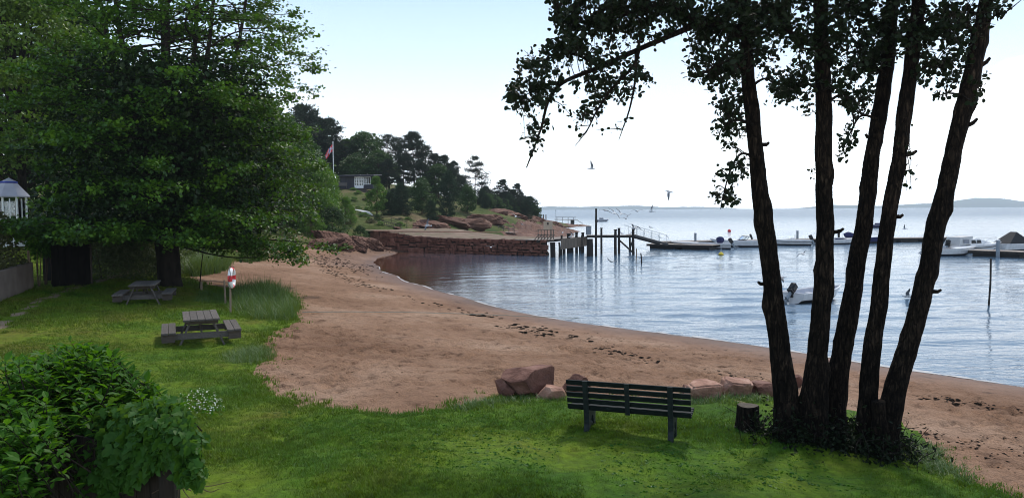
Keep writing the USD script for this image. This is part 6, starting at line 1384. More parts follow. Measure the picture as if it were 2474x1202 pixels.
# inner leaves round the stems, shade put into their dark colour
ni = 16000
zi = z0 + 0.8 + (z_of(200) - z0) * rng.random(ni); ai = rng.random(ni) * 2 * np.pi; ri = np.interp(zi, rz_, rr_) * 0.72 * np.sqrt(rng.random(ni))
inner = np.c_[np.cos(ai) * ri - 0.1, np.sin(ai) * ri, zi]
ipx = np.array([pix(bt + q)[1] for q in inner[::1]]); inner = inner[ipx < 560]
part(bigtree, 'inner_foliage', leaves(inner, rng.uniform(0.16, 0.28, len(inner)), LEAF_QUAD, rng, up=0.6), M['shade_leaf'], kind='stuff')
pos, axs = np.vstack(pos), np.vstack(axs)
part(bigtree, 'foliage', leaves(pos, rng.uniform(0.095, 0.18, len(pos)), LEAF_HEX, rng, axis=axs, up=0.72), M['big_tree_leaf'], kind='stuff')

# ---- trees behind and left of it -----------------------------------------------------
def back_tree(label, px, d, Hh, R, seed, n, leaf, lm, base=0.12, name='deciduous_tree', clumps=110):
    p = at(px, 600, d); p[2] = float(T(p[0], p[1]))
    return tree(name, label, 'tree', p, broadleaf_mesh(Hh, R, seed, n, leaf, clumps, base), lm, 'bark_black')
back_tree('yellow green leafy tree at the top left corner', 60, 44, 14.5, 5.2, 51, 26000, 0.20, 'yellow_green_leaf', 0.32)
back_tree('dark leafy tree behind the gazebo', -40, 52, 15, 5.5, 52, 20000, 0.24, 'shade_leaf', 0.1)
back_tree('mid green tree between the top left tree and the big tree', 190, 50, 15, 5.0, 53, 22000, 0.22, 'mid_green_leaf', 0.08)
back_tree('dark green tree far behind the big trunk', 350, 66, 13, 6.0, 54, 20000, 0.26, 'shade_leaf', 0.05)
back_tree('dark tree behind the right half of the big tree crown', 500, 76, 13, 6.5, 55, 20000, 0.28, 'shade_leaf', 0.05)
back_tree('green tree at the far right behind the big tree crown', 640, 82, 12.5, 6.0, 56, 20000, 0.26, 'mid_green_leaf', 0.05)
back_tree('dark tree behind the hedge bank at the left', 120, 62, 11, 6.0, 57, 16000, 0.28, 'shade_leaf', 0.02)
for i, (px, d, hgt) in enumerate([(420, 88, 10), (560, 92, 11), (690, 98, 10), (280, 84, 11)]):
    p = at(px, 560, d); p[2] = float(T(p[0], p[1]))
    copy(PROTO['broad'], 'dark leafy tree lost in the shade behind the big tree', p, i * 1.3, 'dark trees lost behind the big tree', hgt / 10)

# ---- hedges at the left ---------------------------------------------------------------
def hedge(name, label, a, b, hgt, wid, n, leaf, lm, seed, cat='hedge', proto=LEAF_QUAD, lean=0.0, flowers=0, bottom=0.0):
    rng = np.random.default_rng(seed)
    t = thing(name, label, cat)
    u = rng.random(n); s = rng.normal(size=n).clip(-1.6, 1.6) * wid * 0.35
    p = np.asarray(a) * (1 - u[:, None]) + np.asarray(b) * u[:, None]
    d = unit(np.asarray(b) - np.asarray(a)) ; nrm = np.array([d[1], -d[0], 0]); 
    h = bottom + (hgt * (0.82 + 0.36 * meshkit.fbm(np.c_[p[:, :2] * 0.9, 0 * u], 3, seed)) - bottom) * (1 - (rng.random(n)) ** 2.2) * np.sqrt(np.clip(1 - (s / (wid * 0.62)) ** 2, 0.1, 1))
    p = p + nrm * (s + lean * (1 - h / hgt))[:, None]
    p[:, 2] = T(p[:, 0], p[:, 1]) + h
    part(t, 'foliage', leaves(p, leaf * rng.uniform(0.7, 1.3, n), proto, rng, axis=nrm * 0.4 + [0, 0, 0.2], up=0.45), M[lm], kind='stuff')
    st = []
    for k in range(14):
        q = np.asarray(a) + (np.asarray(b) - np.asarray(a)) * (k + 0.5) / 14; q = q + nrm * rng.normal() * wid * 0.1; q[2] = float(T(q[0], q[1]))
        st.append(tube([q + [0, 0, -0.1], q + [rng.normal() * .1, rng.normal() * .1, max(hgt * 0.6, .2)]], [0.03, 0.012], 5))
    part(t, 'stems', join(*st), M['bark_grey'], kind='stuff')
    if flowers:
        k = rng.choice(np.nonzero(h > hgt * 0.6)[0], min(flowers, int((h > hgt * 0.6).sum())), replace=False)
        part(t, 'flowers', leaves(p[k] + [0, 0, 0.04], 0.07, LEAF_ROUND, rng, up=0.6), M['petal'], kind='stuff')
    return t
wa, wb = ground(-60, 757), ground(78, 700)
back = unit(wb - wa); back = np.array([-back[1], back[0], 0])
hedge('flowering_hedge', 'olive flowering hedge rising behind the garden wall', wa + back * 0.9, wb + back * 0.9, 3.0, 1.5, 11000, 0.11, 'olive_leaf', 61, flowers=700)
hedge('creeper', 'leafy creeper hanging from the hedge at the end of the garden wall', ground(70, 700) + [0, 0.5, 0], ground(130, 690) + [0, 0.9, 0], 2.4, 0.8, 2800, 0.13, 'shrub_leaf', 62, cat='creeper', bottom=1.2)
hedge('vine_bank', 'pale green vine bank sloping down behind the shed towards the path', ground(176, 684) + [0.2, 1.0, 0], ground(290, 652) + [0, 3.0, 0], 2.6, 3.0, 18000, 0.13, 'vine_leaf', 63, cat='vine bank', lean=1.2)
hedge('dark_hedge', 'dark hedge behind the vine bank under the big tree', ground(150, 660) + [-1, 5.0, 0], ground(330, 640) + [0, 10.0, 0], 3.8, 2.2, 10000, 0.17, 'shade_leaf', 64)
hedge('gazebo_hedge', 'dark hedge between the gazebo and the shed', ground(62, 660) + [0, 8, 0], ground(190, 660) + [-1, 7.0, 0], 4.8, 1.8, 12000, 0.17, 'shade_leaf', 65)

# ---- the five tall trunks by the bench -------------------------------------------------
TR = [
    ('leftmost of the five tall trunks, leaning left with a long arching leafy branch', 11.6, [(1902, 1065, 92), (1899, 985, 80), (1884, 850, 64), (1862, 650, 57), (1840, 500, 54), (1822, 330, 47), (1812, 200, 43), (1804, 100, 38), (1800, 0, 34), (1790, -250, 24)]),
    ('thickest upright trunk, second from the left of the five', 11.5, [(1962, 1072, 112), (1965, 985, 92), (1975, 850, 62), (1987, 700, 56), (1992, 500, 52), (1990, 300, 50), (1986, 150, 46), (1984, 0, 40), (1990, -250, 28)]),
    ('middle trunk of the five, leaning slightly right', 11.7, [(2015, 1078, 100), (2012, 990, 84), (2034, 850, 60), (2070, 650, 54), (2095, 500, 50), (2116, 350, 46), (2138, 200, 44), (2150, 100, 40), (2158, 0, 36), (2180, -250, 24)]),
    ('slimmer trunk, second from the right of the five', 11.2, [(2090, 1100, 74), (2090, 1030, 62), (2105, 850, 54), (2125, 700, 49), (2150, 500, 45), (2172, 350, 43), (2194, 200, 44), (2212, 60, 40), (2225, -60, 34), (2250, -250, 24)]),
    ('rightmost of the five tall trunks, leaning far right', 11.0, [(2130, 1110, 100), (2140, 1040, 82), (2176, 900, 63), (2215, 750, 59), (2250, 600, 56), (2285, 450, 53), (2310, 330, 51), (2340, 200, 50), (2366, 90, 48), (2388, 0, 42), (2430, -200, 28)])]
TREES = []
TREEPTS = []
for k, (lab, d, c) in enumerate(TR):
    pts = np.array([at(x, y, d) for x, y, w in c]); rad = np.array([w / 2 / 1850 * d * 0.77 for x, y, w in c])
    base = down(pts[0]); pts[0, 2] = base[2] - 0.15
    t = thing('alder_tree', lab, 'tree', (0, 0, 0))
    pp = bez(pts, 16); rr = np.interp(np.linspace(0, len(c) - 1, len(pp)), np.arange(len(c)), rad)
    wb = np.stack([meshkit.fbm(np.c_[pp[:, 2] * 0.9, 0 * pp[:, 2] + k, 0 * pp[:, 2] + j], 3, 90 + j) - 0.5 for j in (0, 1)], 1) * 0.075
    pp = pp + np.c_[wb, 0 * pp[:, 2]]
    rr = rr * (1 + 0.30 * np.exp(-np.maximum(pp[:, 2] - pp[0, 2] - 0.1, 0) / 0.22))
    v, f = tube(pp, rr, 40)
    ctr = np.vstack([np.repeat(pp, 40, 0), pp[0], pp[-1]])
    out = unit(v - ctr)
    q = v * [14, 14, 2.6]
    ridge_ = np.abs(meshkit.fbm(q, 3, 70 + k) - 0.5) * 2
    lump = meshkit.fbm(v * [3, 3, 1.6], 3, 80 + k) - 0.5
    rk_ = np.random.default_rng(700 + k)
    for _ in range(11):
        c0 = v[rk_.integers(40 * 20, len(v) - 400)]; s0_ = rk_.uniform(0.05, 0.10); g_ = np.exp(-((v - c0) ** 2 * [1, 1, 0.5]).sum(1) / s0_ ** 2)
        v = v + out * (g_ * s0_ * rk_.uniform(0.25, 0.55))[:, None]
    v = v + out * ((ridge_ - 0.3) * 0.022 + lump * 0.032)[:, None]
    tp_ = part(t, 'trunk', (v, f), M['bark_dark'], True)
    TREES.append(t); TREEPTS.append((pp, rr))
    for (px, py, L_, ang_) in {0: [(1796, 690, .10, 3), (1846, 345, .08, 0)], 1: [(2018, 560, .12, 0.2)], 2: [(2100, 330, .07, 3)], 3: [(2202, 375, .12, 0.2), (2150, 525, 0.08, 0)], 4: [(2336, 318, .14, 0.5), (2252, 705, .1, 0), (2372, 168, .12, .6)]}.get(k, []):
        s_ = pp[np.argmin(np.abs(np.array([pix(p_)[1] for p_ in pp]) - py))]
        r_ = rr[np.argmin(np.abs(np.array([pix(p_)[1] for p_ in pp]) - py))]
        dd = np.array([np.cos(ang_), -0.3, np.sin(ang_) * (1 if ang_ < 2 else 0.3)])
        part(tp_, 'branch_stub', tube([s_, s_ + dd * (r_ + L_ * 0.6), s_ + dd * (r_ + L_) + [0, 0, 0.03]], [0.035, 0.028, 0.018], 6), M['bark_dark'])
# the dark forked stub at the foot of the rightmost trunk
a_, b_ = at(2128, 1075, 10.95), at(2122, 968, 10.9)
part(TREES[4], 'dead_stub', tube(bez([a_ - [0, 0, 0.3], a_, (a_ + b_) / 2, b_], 5), [0.13] * 6 + [0.115] * 5 + [0.095] * 5, 14), M['bark_dark'], True)
# canopy: branch paths in the picture with their distance, then leafy clumps hung on them
BR = {0: [([(1806, 95), (1740, 62), (1690, 58), (1640, 78), (1560, 112), (1450, 162), (1360, 200), (1325, 245), (1310, 300), (1293, 350), (1272, 405)], 11.3, 0.058),
          ([(1545, 115), (1530, 160), (1480, 212), (1440, 272), (1420, 312), (1390, 352)], 11.2, 0.03), ([(1536, 125), (1535, 190), (1522, 260), (1505, 310), (1495, 338)], 11.3, 0.022),
          ([(1700, 60), (1620, 20), (1540, 30), (1440, 52), (1350, 40)], 11.1, 0.04), ([(1450, 162), (1380, 130), (1300, 150), (1262, 160)], 11.4, 0.03), ([(1360, 200), (1310, 210), (1250, 240)], 11.3, 0.022),
          ([(1812, 180), (1770, 150), (1720, 165), (1680, 190)], 11.3, 0.035), ([(1820, 300), (1780, 290), (1745, 310), (1735, 340)], 11.4, 0.025), ([(1826, 380), (1790, 372), (1765, 410), (1748, 470), (1740, 505)], 11.5, 0.022), ([(1800, 20), (1720, -60), (1600, -110), (1480, -120)], 11.4, 0.06), ([(1812, 210), (1850, 190), (1880, 215)], 11.4, 0.025), ([(1800, 60), (1850, 20), (1900, 10)], 11.7, 0.03)],
      1: [([(1986, 120), (1930, 90), (1880, 60), (1840, 40)], 11.3, 0.05), ([(1988, 220), (1940, 200), (1900, 215)], 11.2, 0.03), ([(1986, 60), (2040, 20), (2090, -10)], 11.5, 0.05), ([(1985, 20), (1930, -60), (1900, -120)], 11.3, 0.05), ([(1991, 250), (2040, 230), (2062, 290), (2050, 350)], 11.3, 0.022)],
      2: [([(2140, 180), (2090, 150), (2050, 160)], 11.5, 0.035), ([(2152, 80), (2100, 40), (2060, 30)], 11.6, 0.04), ([(2156, 20), (2130, -80), (2080, -140)], 11.7, 0.05), ([(2125, 290), (2080, 280), (2050, 330), (2035, 370)], 11.6, 0.022)],
      3: [([(2210, 90), (2240, 50), (2290, 30)], 11.1, 0.035), ([(2198, 190), (2240, 160), (2280, 165)], 11.0, 0.03), ([(2222, -40), (2270, -110), (2300, -160)], 11.2, 0.05), ([(2205, 130), (2170, 90), (2150, 60)], 11.0, 0.03)],
      4: [([(2366, 90), (2330, 60), (2290, 70)], 10.9, 0.04), ([(2370, 80), (2400, 40), (2432, 28), (2480, -10)], 10.9, 0.022), ([(2330, 230), (2290, 225), (2265, 232)], 10.9, 0.018), ([(2345, 200), (2365, 190), (2370, 220)], 10.9, 0.015), ([(2388, -20), (2340, -100), (2280, -150)], 11, 0.05), ([(2390, -20), (2440, -120), (2500, -180)], 11, 0.04)]}
CL = {0: [(1349, 37, 24, 38, 1), (1400, 56, 60, 38, 1), (1354, 107, 55, 36, 1), (1433, 96, 90, 52, 1.1), (1503, 47, 85, 46, 1.1), (1573, 40, 75, 45, 1.1), (1280, 140, 32, 26, 1), (1307, 177, 46, 32, 1), (1260, 233, 40, 38, 1), (1302, 224, 42, 32, 1), (1284, 295, 36, 22, 0.9), (1288, 335, 26, 18, 0.8), (1278, 385, 22, 22, 0.15),
          (1480, 170, 66, 36, 1), (1563, 186, 30, 16, 0.8), (1420, 208, 34, 28, 0.9), (1503, 222, 44, 28, 0.9), (1403, 288, 26, 20, 0.9), (1436, 258, 28, 22, 0.8), (1400, 325, 26, 22, 0.2), (1440, 300, 20, 20, 0.3), (1500, 290, 16, 30, 0.15),
          (1650, 30, 70, 42, 1.2), (1700, 45, 60, 46, 1.2), (1692, 160, 46, 42, 1.1), (1742, 110, 56, 70, 1.2), (1752, 200, 48, 46, 1.1), (1752, 275, 38, 44, 1), (1760, 330, 34, 30, 0.8), (1762, 420, 40, 32, 0.7), (1752, 480, 40, 26, 0.65), (1860, 110, 46, 60, 1), (1868, 215, 36, 36, 0.9), (1850, 40, 60, 50, 1.2), (1780, 20, 60, 50, 1.2),
          (1480, -40, 140, 60, 1.0), (1640, -90, 130, 80, 1.0), (1780, -110, 110, 90, 1), (1400, -60, 90, 60, 0.7)],
      1: [(1920, 60, 70, 60, 1.2), (1940, 150, 40, 60, 1.1), (1905, 205, 34, 38, 1), (2020, 60, 46, 70, 1.1), (2030, 170, 30, 60, 1), (1950, -60, 120, 80, 1), (2046, 255, 22, 40, 0.7), (2050, 330, 18, 34, 0.6), (1960, 410, 10, 14, 0.3), (2030, -90, 110, 80, 1), (1955, 250, 22, 26, .7)],
      2: [(2082, 60, 54, 66, 1.2), (2080, 165, 36, 50, 1.1), (2062, 215, 36, 36, 1), (2120, 110, 30, 60, 1), (2130, -80, 110, 80, 1), (2044, 370, 22, 26, 0.5), (2060, 290, 24, 34, 0.5), (2165, 30, 40, 50, 1)],
      3: [(2240, 60, 46, 60, 1.2), (2235, 150, 34, 40, 1.1), (2272, 110, 36, 50, 1), (2180, 90, 30, 60, 1), (2290, 160, 26, 26, 0.8), (2180, 310, 12, 20, 0.25), (2196, 460, 12, 18, 0.15), (2240, -90, 100, 80, 1), (2195, 390, 10, 12, .3)],
      4: [(2300, 50, 46, 56, 1.2), (2330, 120, 26, 50, 1), (2278, 225, 26, 14, 0.7), (2366, 200, 14, 32, 0.8), (2405, 38, 30, 22, 0.4), (2340, -70, 90, 70, 1), (2440, -90, 80, 70, 0.8), (2410, 5, 40, 30, 0.8), (2352, 240, 14, 22, .7), (2300, 190, 24, 30, 0.8)]}
rng = np.random.default_rng(301)
LS = 0.070
for k, t in enumerate(TREES):
    bw, node, nd = [], [], []
    for path, d, r in BR[k]:
        n_ = len(path)
        dep = d + np.linspace(0, rng.uniform(-0.5, 0.5), n_)
        p = bez([at(x, y, dd) for (x, y), dd in zip(path, dep)], 8)
        s_ = TREEPTS[k][0]; p[0] = s_[np.argmin(np.linalg.norm(s_ - p[0], axis=1))] if r > 0.034 or np.linalg.norm(s_ - p[0], axis=1).min() < 0.3 else p[0]
        part(t, 'branch', tube(p, np.linspace(r, max(r * 0.15, 0.004), len(p)), 7), M['bark_dark'])
        node.append(p)
    node.append(TREEPTS[k][0][-60:])
    kd_pts = np.vstack(node)
    twigs, P_, A_ = [], [], []
    for cx, cy, rx, ry, dn in CL[k]:
        area = math.pi * rx * ry
        nt = max(2, int(area * dn / (230 if k < 3 else 270)))
        for _ in range(nt):
            a = rng.random() * 2 * math.pi; q = math.sqrt(rng.random())
            px, py = cx + math.cos(a) * q * rx, cy + math.sin(a) * q * ry
            best = None
            d = TR[k][1] - 0.15 + rng.normal() * 0.40
            e = at(px, py, d)
            i0 = np.argmin(np.linalg.norm((kd_pts - e) * [1, 0.6, 1], axis=1)); s = kd_pts[i0]
            if np.linalg.norm(e - s) > 0.9: s = e + (s - e) * 0.9 / np.linalg.norm(e - s)
            tw = bez([s, (s + e) / 2 + rng.normal(size=3) * 0.04 + [0, 0, 0.03], e - [0, 0, 0.02]], 4)
            twigs.append(tube(tw, np.linspace(0.008, 0.003, len(tw)), 4, caps=False))
            m = int(rng.integers(9, 17)) if dn > 0.35 else int(rng.integers(3, 7))
            u = 0.35 + 0.68 * rng.random(m)
            c_ = np.stack([np.interp(u, np.linspace(0, 1, len(tw)), tw[:, j]) for j in range(3)], 1)
            P_.append(c_ + rng.normal(size=(m, 3)) * 0.036); A_.append(rng.normal(size=(m, 3)) * 0.6 + unit(e - s) * 0.5 - [0, 0, 0.45])
    P_, A_ = np.vstack(P_), np.vstack(A_)
    part(t, 'twigs', join(*twigs), M['bark_black'], kind='stuff')
    size = LS * rng.uniform(0.45, 1.3, len(P_))
    # the leaves nearest the viewer one by one, the rest as one mass
    near_ = np.argsort(P_[:, 1] - size * 4 + (np.abs([pix(p_)[1] for p_ in P_]) > 560) * 5 + np.array([pix(p_)[1] < 2 for p_ in P_]) * 9)[:60]
    rest = np.setdiff1d(np.arange(len(P_)), near_)
    part(t, 'foliage', leaves(P_[rest], size[rest], LEAF_ALDER, rng, axis=A_[rest], up=0.35), M['alder_leaf'], kind='stuff')
    for i in near_: part(t, 'leaf', leaves(P_[i:i + 1], size[i:i + 1] * 1.1, LEAF_ALDER, rng, axis=A_[i:i + 1], up=0.35), M['alder_leaf'])
# undergrowth round their feet
tb = [down(np.array(TREEPTS[k][0][0])) for k in range(5)]
ug = thing('undergrowth', 'dark leafy undergrowth wrapped round the feet of the five trunks', 'undergrowth')
rng = np.random.default_rng(88)
n = 5200
k = rng.integers(0, 5, n); a = rng.random(n) * 2 * np.pi; r = 0.16 + np.abs(rng.normal(size=n)) * 0.24
p = np.array(tb)[k] + np.c_[np.cos(a) * r * 1.25, np.sin(a) * r, 0 * r]
p[:, 2] = T(p[:, 0], p[:, 1]) + np.abs(rng.normal(size=n)) * np.clip(0.55 - r * 0.55, 0.06, 1) * 0.55
part(ug, 'foliage', leaves(p, rng.uniform(0.04, 0.10, n), LEAF_POINT, rng, up=0.3), M['alder_leaf'], kind='stuff')
st = []
for _ in range(90):
    q = p[int(rng.integers(n))].copy(); q[2] = float(T(q[0], q[1]))
    st.append(tube(bez([q, q + [rng.normal() * .08, rng.normal() * .08, 0.2], q + [rng.normal() * .2, rng.normal() * .2, rng.uniform(0.25, 0.5)]], 3), 0.005, 4, caps=False))
part(ug, 'stems', join(*st), M['bark_black'], kind='stuff')
# ------------------------------------------------------------------ foreground shrub, ivy and its fence
rng = np.random.default_rng(404)
d0 = 6.2
def front(px, py, d): return at(px, py, d)
# fence panel of dark boards with a corner post
fpo = front(409, 1150, 4.9); fz0 = float(T(fpo[0], fpo[1])) - 0.1
fence = thing('board_fence', 'dark brown board fence with a corner post under the ivy', 'fence')
zt_ = front(409, 1062, 4.9)[2]
part(fence, 'post', mv(cbox(0.10, 0.10, zt_ - fz0, 0.008), (fpo[0], fpo[1], (zt_ + fz0) / 2)), M['fence_wood'])
dirf = unit(np.array([-1.0, 0.42, 0]))
for k in range(20):
    c = np.array([fpo[0], fpo[1] + 0.02, 0]) + dirf * (0.115 + 0.125 * k)
    part(fence, 'board', mv(cbox(0.118, 0.022, zt_ - fz0 - 0.08, 0.004), (c[0], c[1], (zt_ - 0.06 + fz0) / 2 + rng.normal() * 0.006), rotm(0, 0, math.atan2(dirf[1], dirf[0]))), M['fence_wood'])
for z in (zt_ - 0.2, fz0 + 0.4): 
    a = np.array([fpo[0], fpo[1] + 0.07, z]); part(fence, 'rail', beam(a, a + dirf * 2.6, 0.05, 0.09), M['fence_wood'])
# ivy: a mat over the top of the fence and hanging down both faces
ivy = thing('ivy', 'ivy with lobed pale veined leaves draped over the fence corner', 'ivy')
P_, N_ = [], []
n = 2900
for i in range(n):
    u = rng.random()
    px = 186 + u * 292
    top = np.interp(px, [186, 240, 300, 380, 440, 478], [1022, 998, 990, 980, 998, 1070]) + rng.normal() * 8
    bot = np.interp(px, [196, 230, 300, 370, 415, 440, 478], [1202, 1230, 1170, 1130, 1090, 1150, 1165])
    v = rng.random() ** 1.25
    py = top + (bot - top) * v
    px += rng.normal() * 7; py += rng.normal() * 9
    d = 4.85 + (478 - px) / 282 * 0.75 - 0.20 * math.sin(min(1, v * 2.0) * math.pi / 2) - rng.random() * 0.16
    P_.append(at(px, py, d)); N_.append([0.10 * rng.normal(), -0.62 + 0.3 * (v < 0.2), 0.65 + 0.4 * (v < 0.3)])
P_, N_ = np.array(P_), np.array(N_)
sz = rng.uniform(0.036, 0.098, n)
def ivy_leaf(i): return leaves(P_[i], sz[i], LEAF_IVY, rng, axis=np.array([0, -0.25, -0.75]), spread=0.55, up=0.55, upvec=unit(N_[i]))
big = np.argsort(P_[:, 1] - sz * 8)[:300]; rest = np.setdiff1d(np.arange(n), big)
part(ivy, 'foliage', ivy_leaf(rest), M['ivy_leaf'], kind='stuff')
for i in big: part(ivy, 'leaf', ivy_leaf(np.array([i])), M['ivy_leaf'])
st = []
for _ in range(60):
    px, py = rng.uniform(205, 450), rng.uniform(1000, 1150); dd = 4.9 + (478 - px) / 282 * 0.7
    st.append(tube(bez([at(px, py, dd), at(px + rng.normal() * 25, py + 30, dd - .05), at(px + rng.normal() * 40, py + 75, dd - .08)], 4), 0.004, 4, caps=False))
for a in ([(425, 1010), (440, 1080), (450, 1130), (490, 1172), (560, 1162)], [(420, 1060), (430, 1120), (442, 1180), (470, 1215)], [(430, 1030), (452, 1110), (470, 1160), (478, 1178)], [(425, 1090), (440, 1140), (500, 1185), (530, 1180)], [(424, 1100), (432, 1150), (430, 1202)]):
    st.append(tube(bez([at(x, y, 4.75) for x, y in a], 5), np.linspace(0.006, 0.002, 5 * (len(a) - 1) + 1), 5, caps=False))
part(ivy, 'vine', join(*st), M['bark_grey'], kind='stuff')
# shrub with pointed leaves
shrub = thing('shrub', 'large leafy shrub with pointed bright green leaves in the lower left corner', 'shrub')
P_, A_, tw = [], [], []
blobs = [(40, 930, 90, 70, 5.6), (110, 900, 80, 60, 6.0), (180, 880, 80, 60, 6.1), (240, 870, 50, 45, 6.3), (250, 920, 70, 60, 6.0), (310, 930, 60, 45, 6.2), (340, 965, 50, 35, 6.2), (60, 1000, 90, 70, 5.3), (150, 970, 80, 60, 5.7), (30, 1080, 80, 70, 5.0), (10, 1150, 60, 60, 4.8), (150, 1010, 60, 30, 5.5), (215, 985, 50, 30, 5.8), (400, 980, 40, 22, 5.6), (80, 1060, 60, 50, 5.1), (280, 975, 60, 30, 6.0)]
for cx, cy, rx, ry, d in blobs:
    for _ in range(int(rx * ry / 60)):
        a = rng.random() * 2 * np.pi; q = math.sqrt(rng.random())
        px, py = cx + np.cos(a) * q * rx, cy + np.sin(a) * q * ry
        e = at(px, py, d + rng.normal() * 0.18)
        s = e + np.array([rng.normal() * 0.10, 0.12 + rng.random() * 0.1, -0.22 - 0.14 * rng.random()])
        t_ = bez([s, (s + e) / 2 + [rng.normal() * .02, 0, 0.02], e], 4); tw.append(tube(t_, np.linspace(0.005, 0.0015, len(t_)), 4, caps=False))
        m = int(rng.integers(6, 11)); u = np.linspace(0.3, 1.0, m)
        c_ = np.stack([np.interp(u, np.linspace(0, 1, len(t_)), t_[:, j]) for j in range(3)], 1)
        az = np.arange(m) * 2.4 + rng.random() * 6
        P_.append(c_); A_.append(np.c_[np.cos(az), np.sin(az), 0.15 + 0 * az] + unit(e - s) * 0.55 * u[:, None])
P_, A_ = np.vstack(P_), np.vstack(A_)
n = len(P_); sz = rng.uniform(0.055, 0.11, n)
def shl(i): return leaves(P_[i], sz[i], LEAF_POINT, rng, axis=A_[i], spread=0.28, up=0.8)
big = np.argsort(P_[:, 1] - sz * 6)[:300]; rest = np.setdiff1d(np.arange(n), big)
part(shrub, 'foliage', shl(rest), M['shrub_leaf'], kind='stuff')
for i in big: part(shrub, 'leaf', shl(np.array([i])), M['shrub_leaf'])
part(shrub, 'twigs', join(*tw), M['bark_black'], kind='stuff')
st = []
for k in range(16):
    a = at(rng.uniform(20, 330), 1000, rng.uniform(5.5, 6.1)); g = down(a + [rng.normal() * 0.2, rng.normal() * .1, 0])
    st.append(tube(bez([g - [0, 0, 0.1], (g + a) / 2 + [rng.normal() * .08, 0, 0], a], 5), np.linspace(0.02, 0.008, 11), 6, caps=False))
part(shrub, 'stems', join(*st), M['bark_black'], kind='stuff')

# ------------------------------------------------------------------ grass
def blade(h, lean, az, w, x, y, seg=3):
    t = np.linspace(0, 1, seg + 1)
    c = np.stack([x + np.cos(az) * lean * t ** 2, y + np.sin(az) * lean * t ** 2, h * (t - 0.25 * (lean / h) * t ** 2)], -1)
    s = np.array([-np.sin(az), np.cos(az), 0]) * w
    ww = (1 - t ** 1.5)[:, None]
    v = np.vstack([c - s * ww, (c + s * ww)])
    n = seg + 1
    f = []
    for i in range(seg): f += [[i, i + n, i + 1 + n], [i, i + 1 + n, i + 1]]
    return v, np.array(f)
def tuft(n, h, spread, w, seed, lean=0.6, seg=2):
    r = np.random.default_rng(seed)
    return join(*[blade(h * r.uniform(0.5, 1.25), h * lean * r.uniform(0.2, 1.3), r.random() * 6.28, w * r.uniform(0.7, 1.3), r.normal() * spread, r.normal() * spread, seg) for _ in range(n)])
def scatter(parent, name, protos, mats, pos, scale, kind='stuff', label=None):
    path = numbered(parent, name)
    pi = UsdGeom.PointInstancer.Define(stage, path)
    targets = []
    for i, (m, mt) in enumerate(zip(protos, mats)):
        q = f'{path}/prototypes/blade_{i:03d}' if i else f'{path}/prototypes/blade'
        usdkit.mesh(stage, q, m, mt); targets.append(q)
    pi.CreatePrototypesRel().SetTargets(targets)
    r = np.random.default_rng(len(pos))
    n = len(pos)
    pi.CreateProtoIndicesAttr(Vt.IntArray.FromNumpy(r.integers(0, len(protos), n).astype(np.int32)))
    pi.CreatePositionsAttr(Vt.Vec3fArray.FromNumpy(pos.astype(np.float32)))
    a = r.random(n) * np.pi
    pi.CreateOrientationsAttr(Vt.QuathArray([Gf.Quath(float(np.cos(x)), 0.0, 0.0, float(np.sin(x))) for x in a]))
    pi.CreateScalesAttr(Vt.Vec3fArray.FromNumpy(np.repeat(scale[:, None], 3, 1).astype(np.float32)))
    tag(path, label, None, None, kind)
    return path
def surf_z(x, y):
    """height of the lawn as built"""
    q = np.stack([x, y, 0 * x], -1)
    return T(x, y) + ((meshkit.fbm(q * 3.6, 3, 4) - 0.5) * 0.12 + (meshkit.fbm(q * 0.7, 2, 9) - 0.5) * 0.12) * np.clip((45 - y) / 15, 0, 1) * np.clip((T(x, y) - 0.06) / 0.35, 0.04, 1)
def sample_lawn(n, y0, y1, x0, x1, edge=-0.05, r=None):
    x, y = r.uniform(x0, x1, n), r.uniform(y0, y1, n)
    pts = shapely.points(x, y)
    d = np.where(shapely.contains(LAWN, pts), 1, -1) * shapely.distance(pts, LAWN.boundary)
    inpath = shapely.contains(PATH, pts) | shapely.contains(GRAVEL, pts)
    bald = meshkit.fbm(np.c_[x * 1.1, y * 1.1, 0 * x], 3, 77)
    keep = ((d > edge) | (r.random(n) < 0.5 * np.exp(np.minimum(d, 0) / 0.16))) & (d > -0.7) & (~inpath | (r.random(n) < 0.06)) & (bald + 0.5 * r.random(n) > 0.40)
    return x[keep], y[keep], d[keep]
r = np.random.default_rng(55)
protos = [tuft(14, 0.06, 0.04, 0.0055, s) for s in range(6)]
xs_, ys_, sc = [], [], []
for n_, y0, y1, x0, x1, s in ((130000, 7.0, 12, -6.0, 7.0, 1.0), (80000, 12, 20, -12, 5, 1.2), (34000, 20, 34, -22, -6, 1.6), (9000, 34, 60, -26, -14, 2.4)):
    x, y, d = sample_lawn(n_, y0, y1, x0, x1, -0.06, r)
    tall = meshkit.fbm(np.c_[x * 0.6, y * 0.6, 0 * x], 3, 99)
    xs_.append(x); ys_.append(y); sc.append(s * (0.50 + 1.0 * tall ** 1.5) * r.uniform(0.6, 1.5, len(x)))
x, y, s = np.concatenate(xs_), np.concatenate(ys_), np.concatenate(sc)
scatter('/World', 'grass', protos, [M['grass']] * 6, np.c_[x, y, surf_z(x, y) + 0.015], s, label='short uneven grass growing on the lawn')
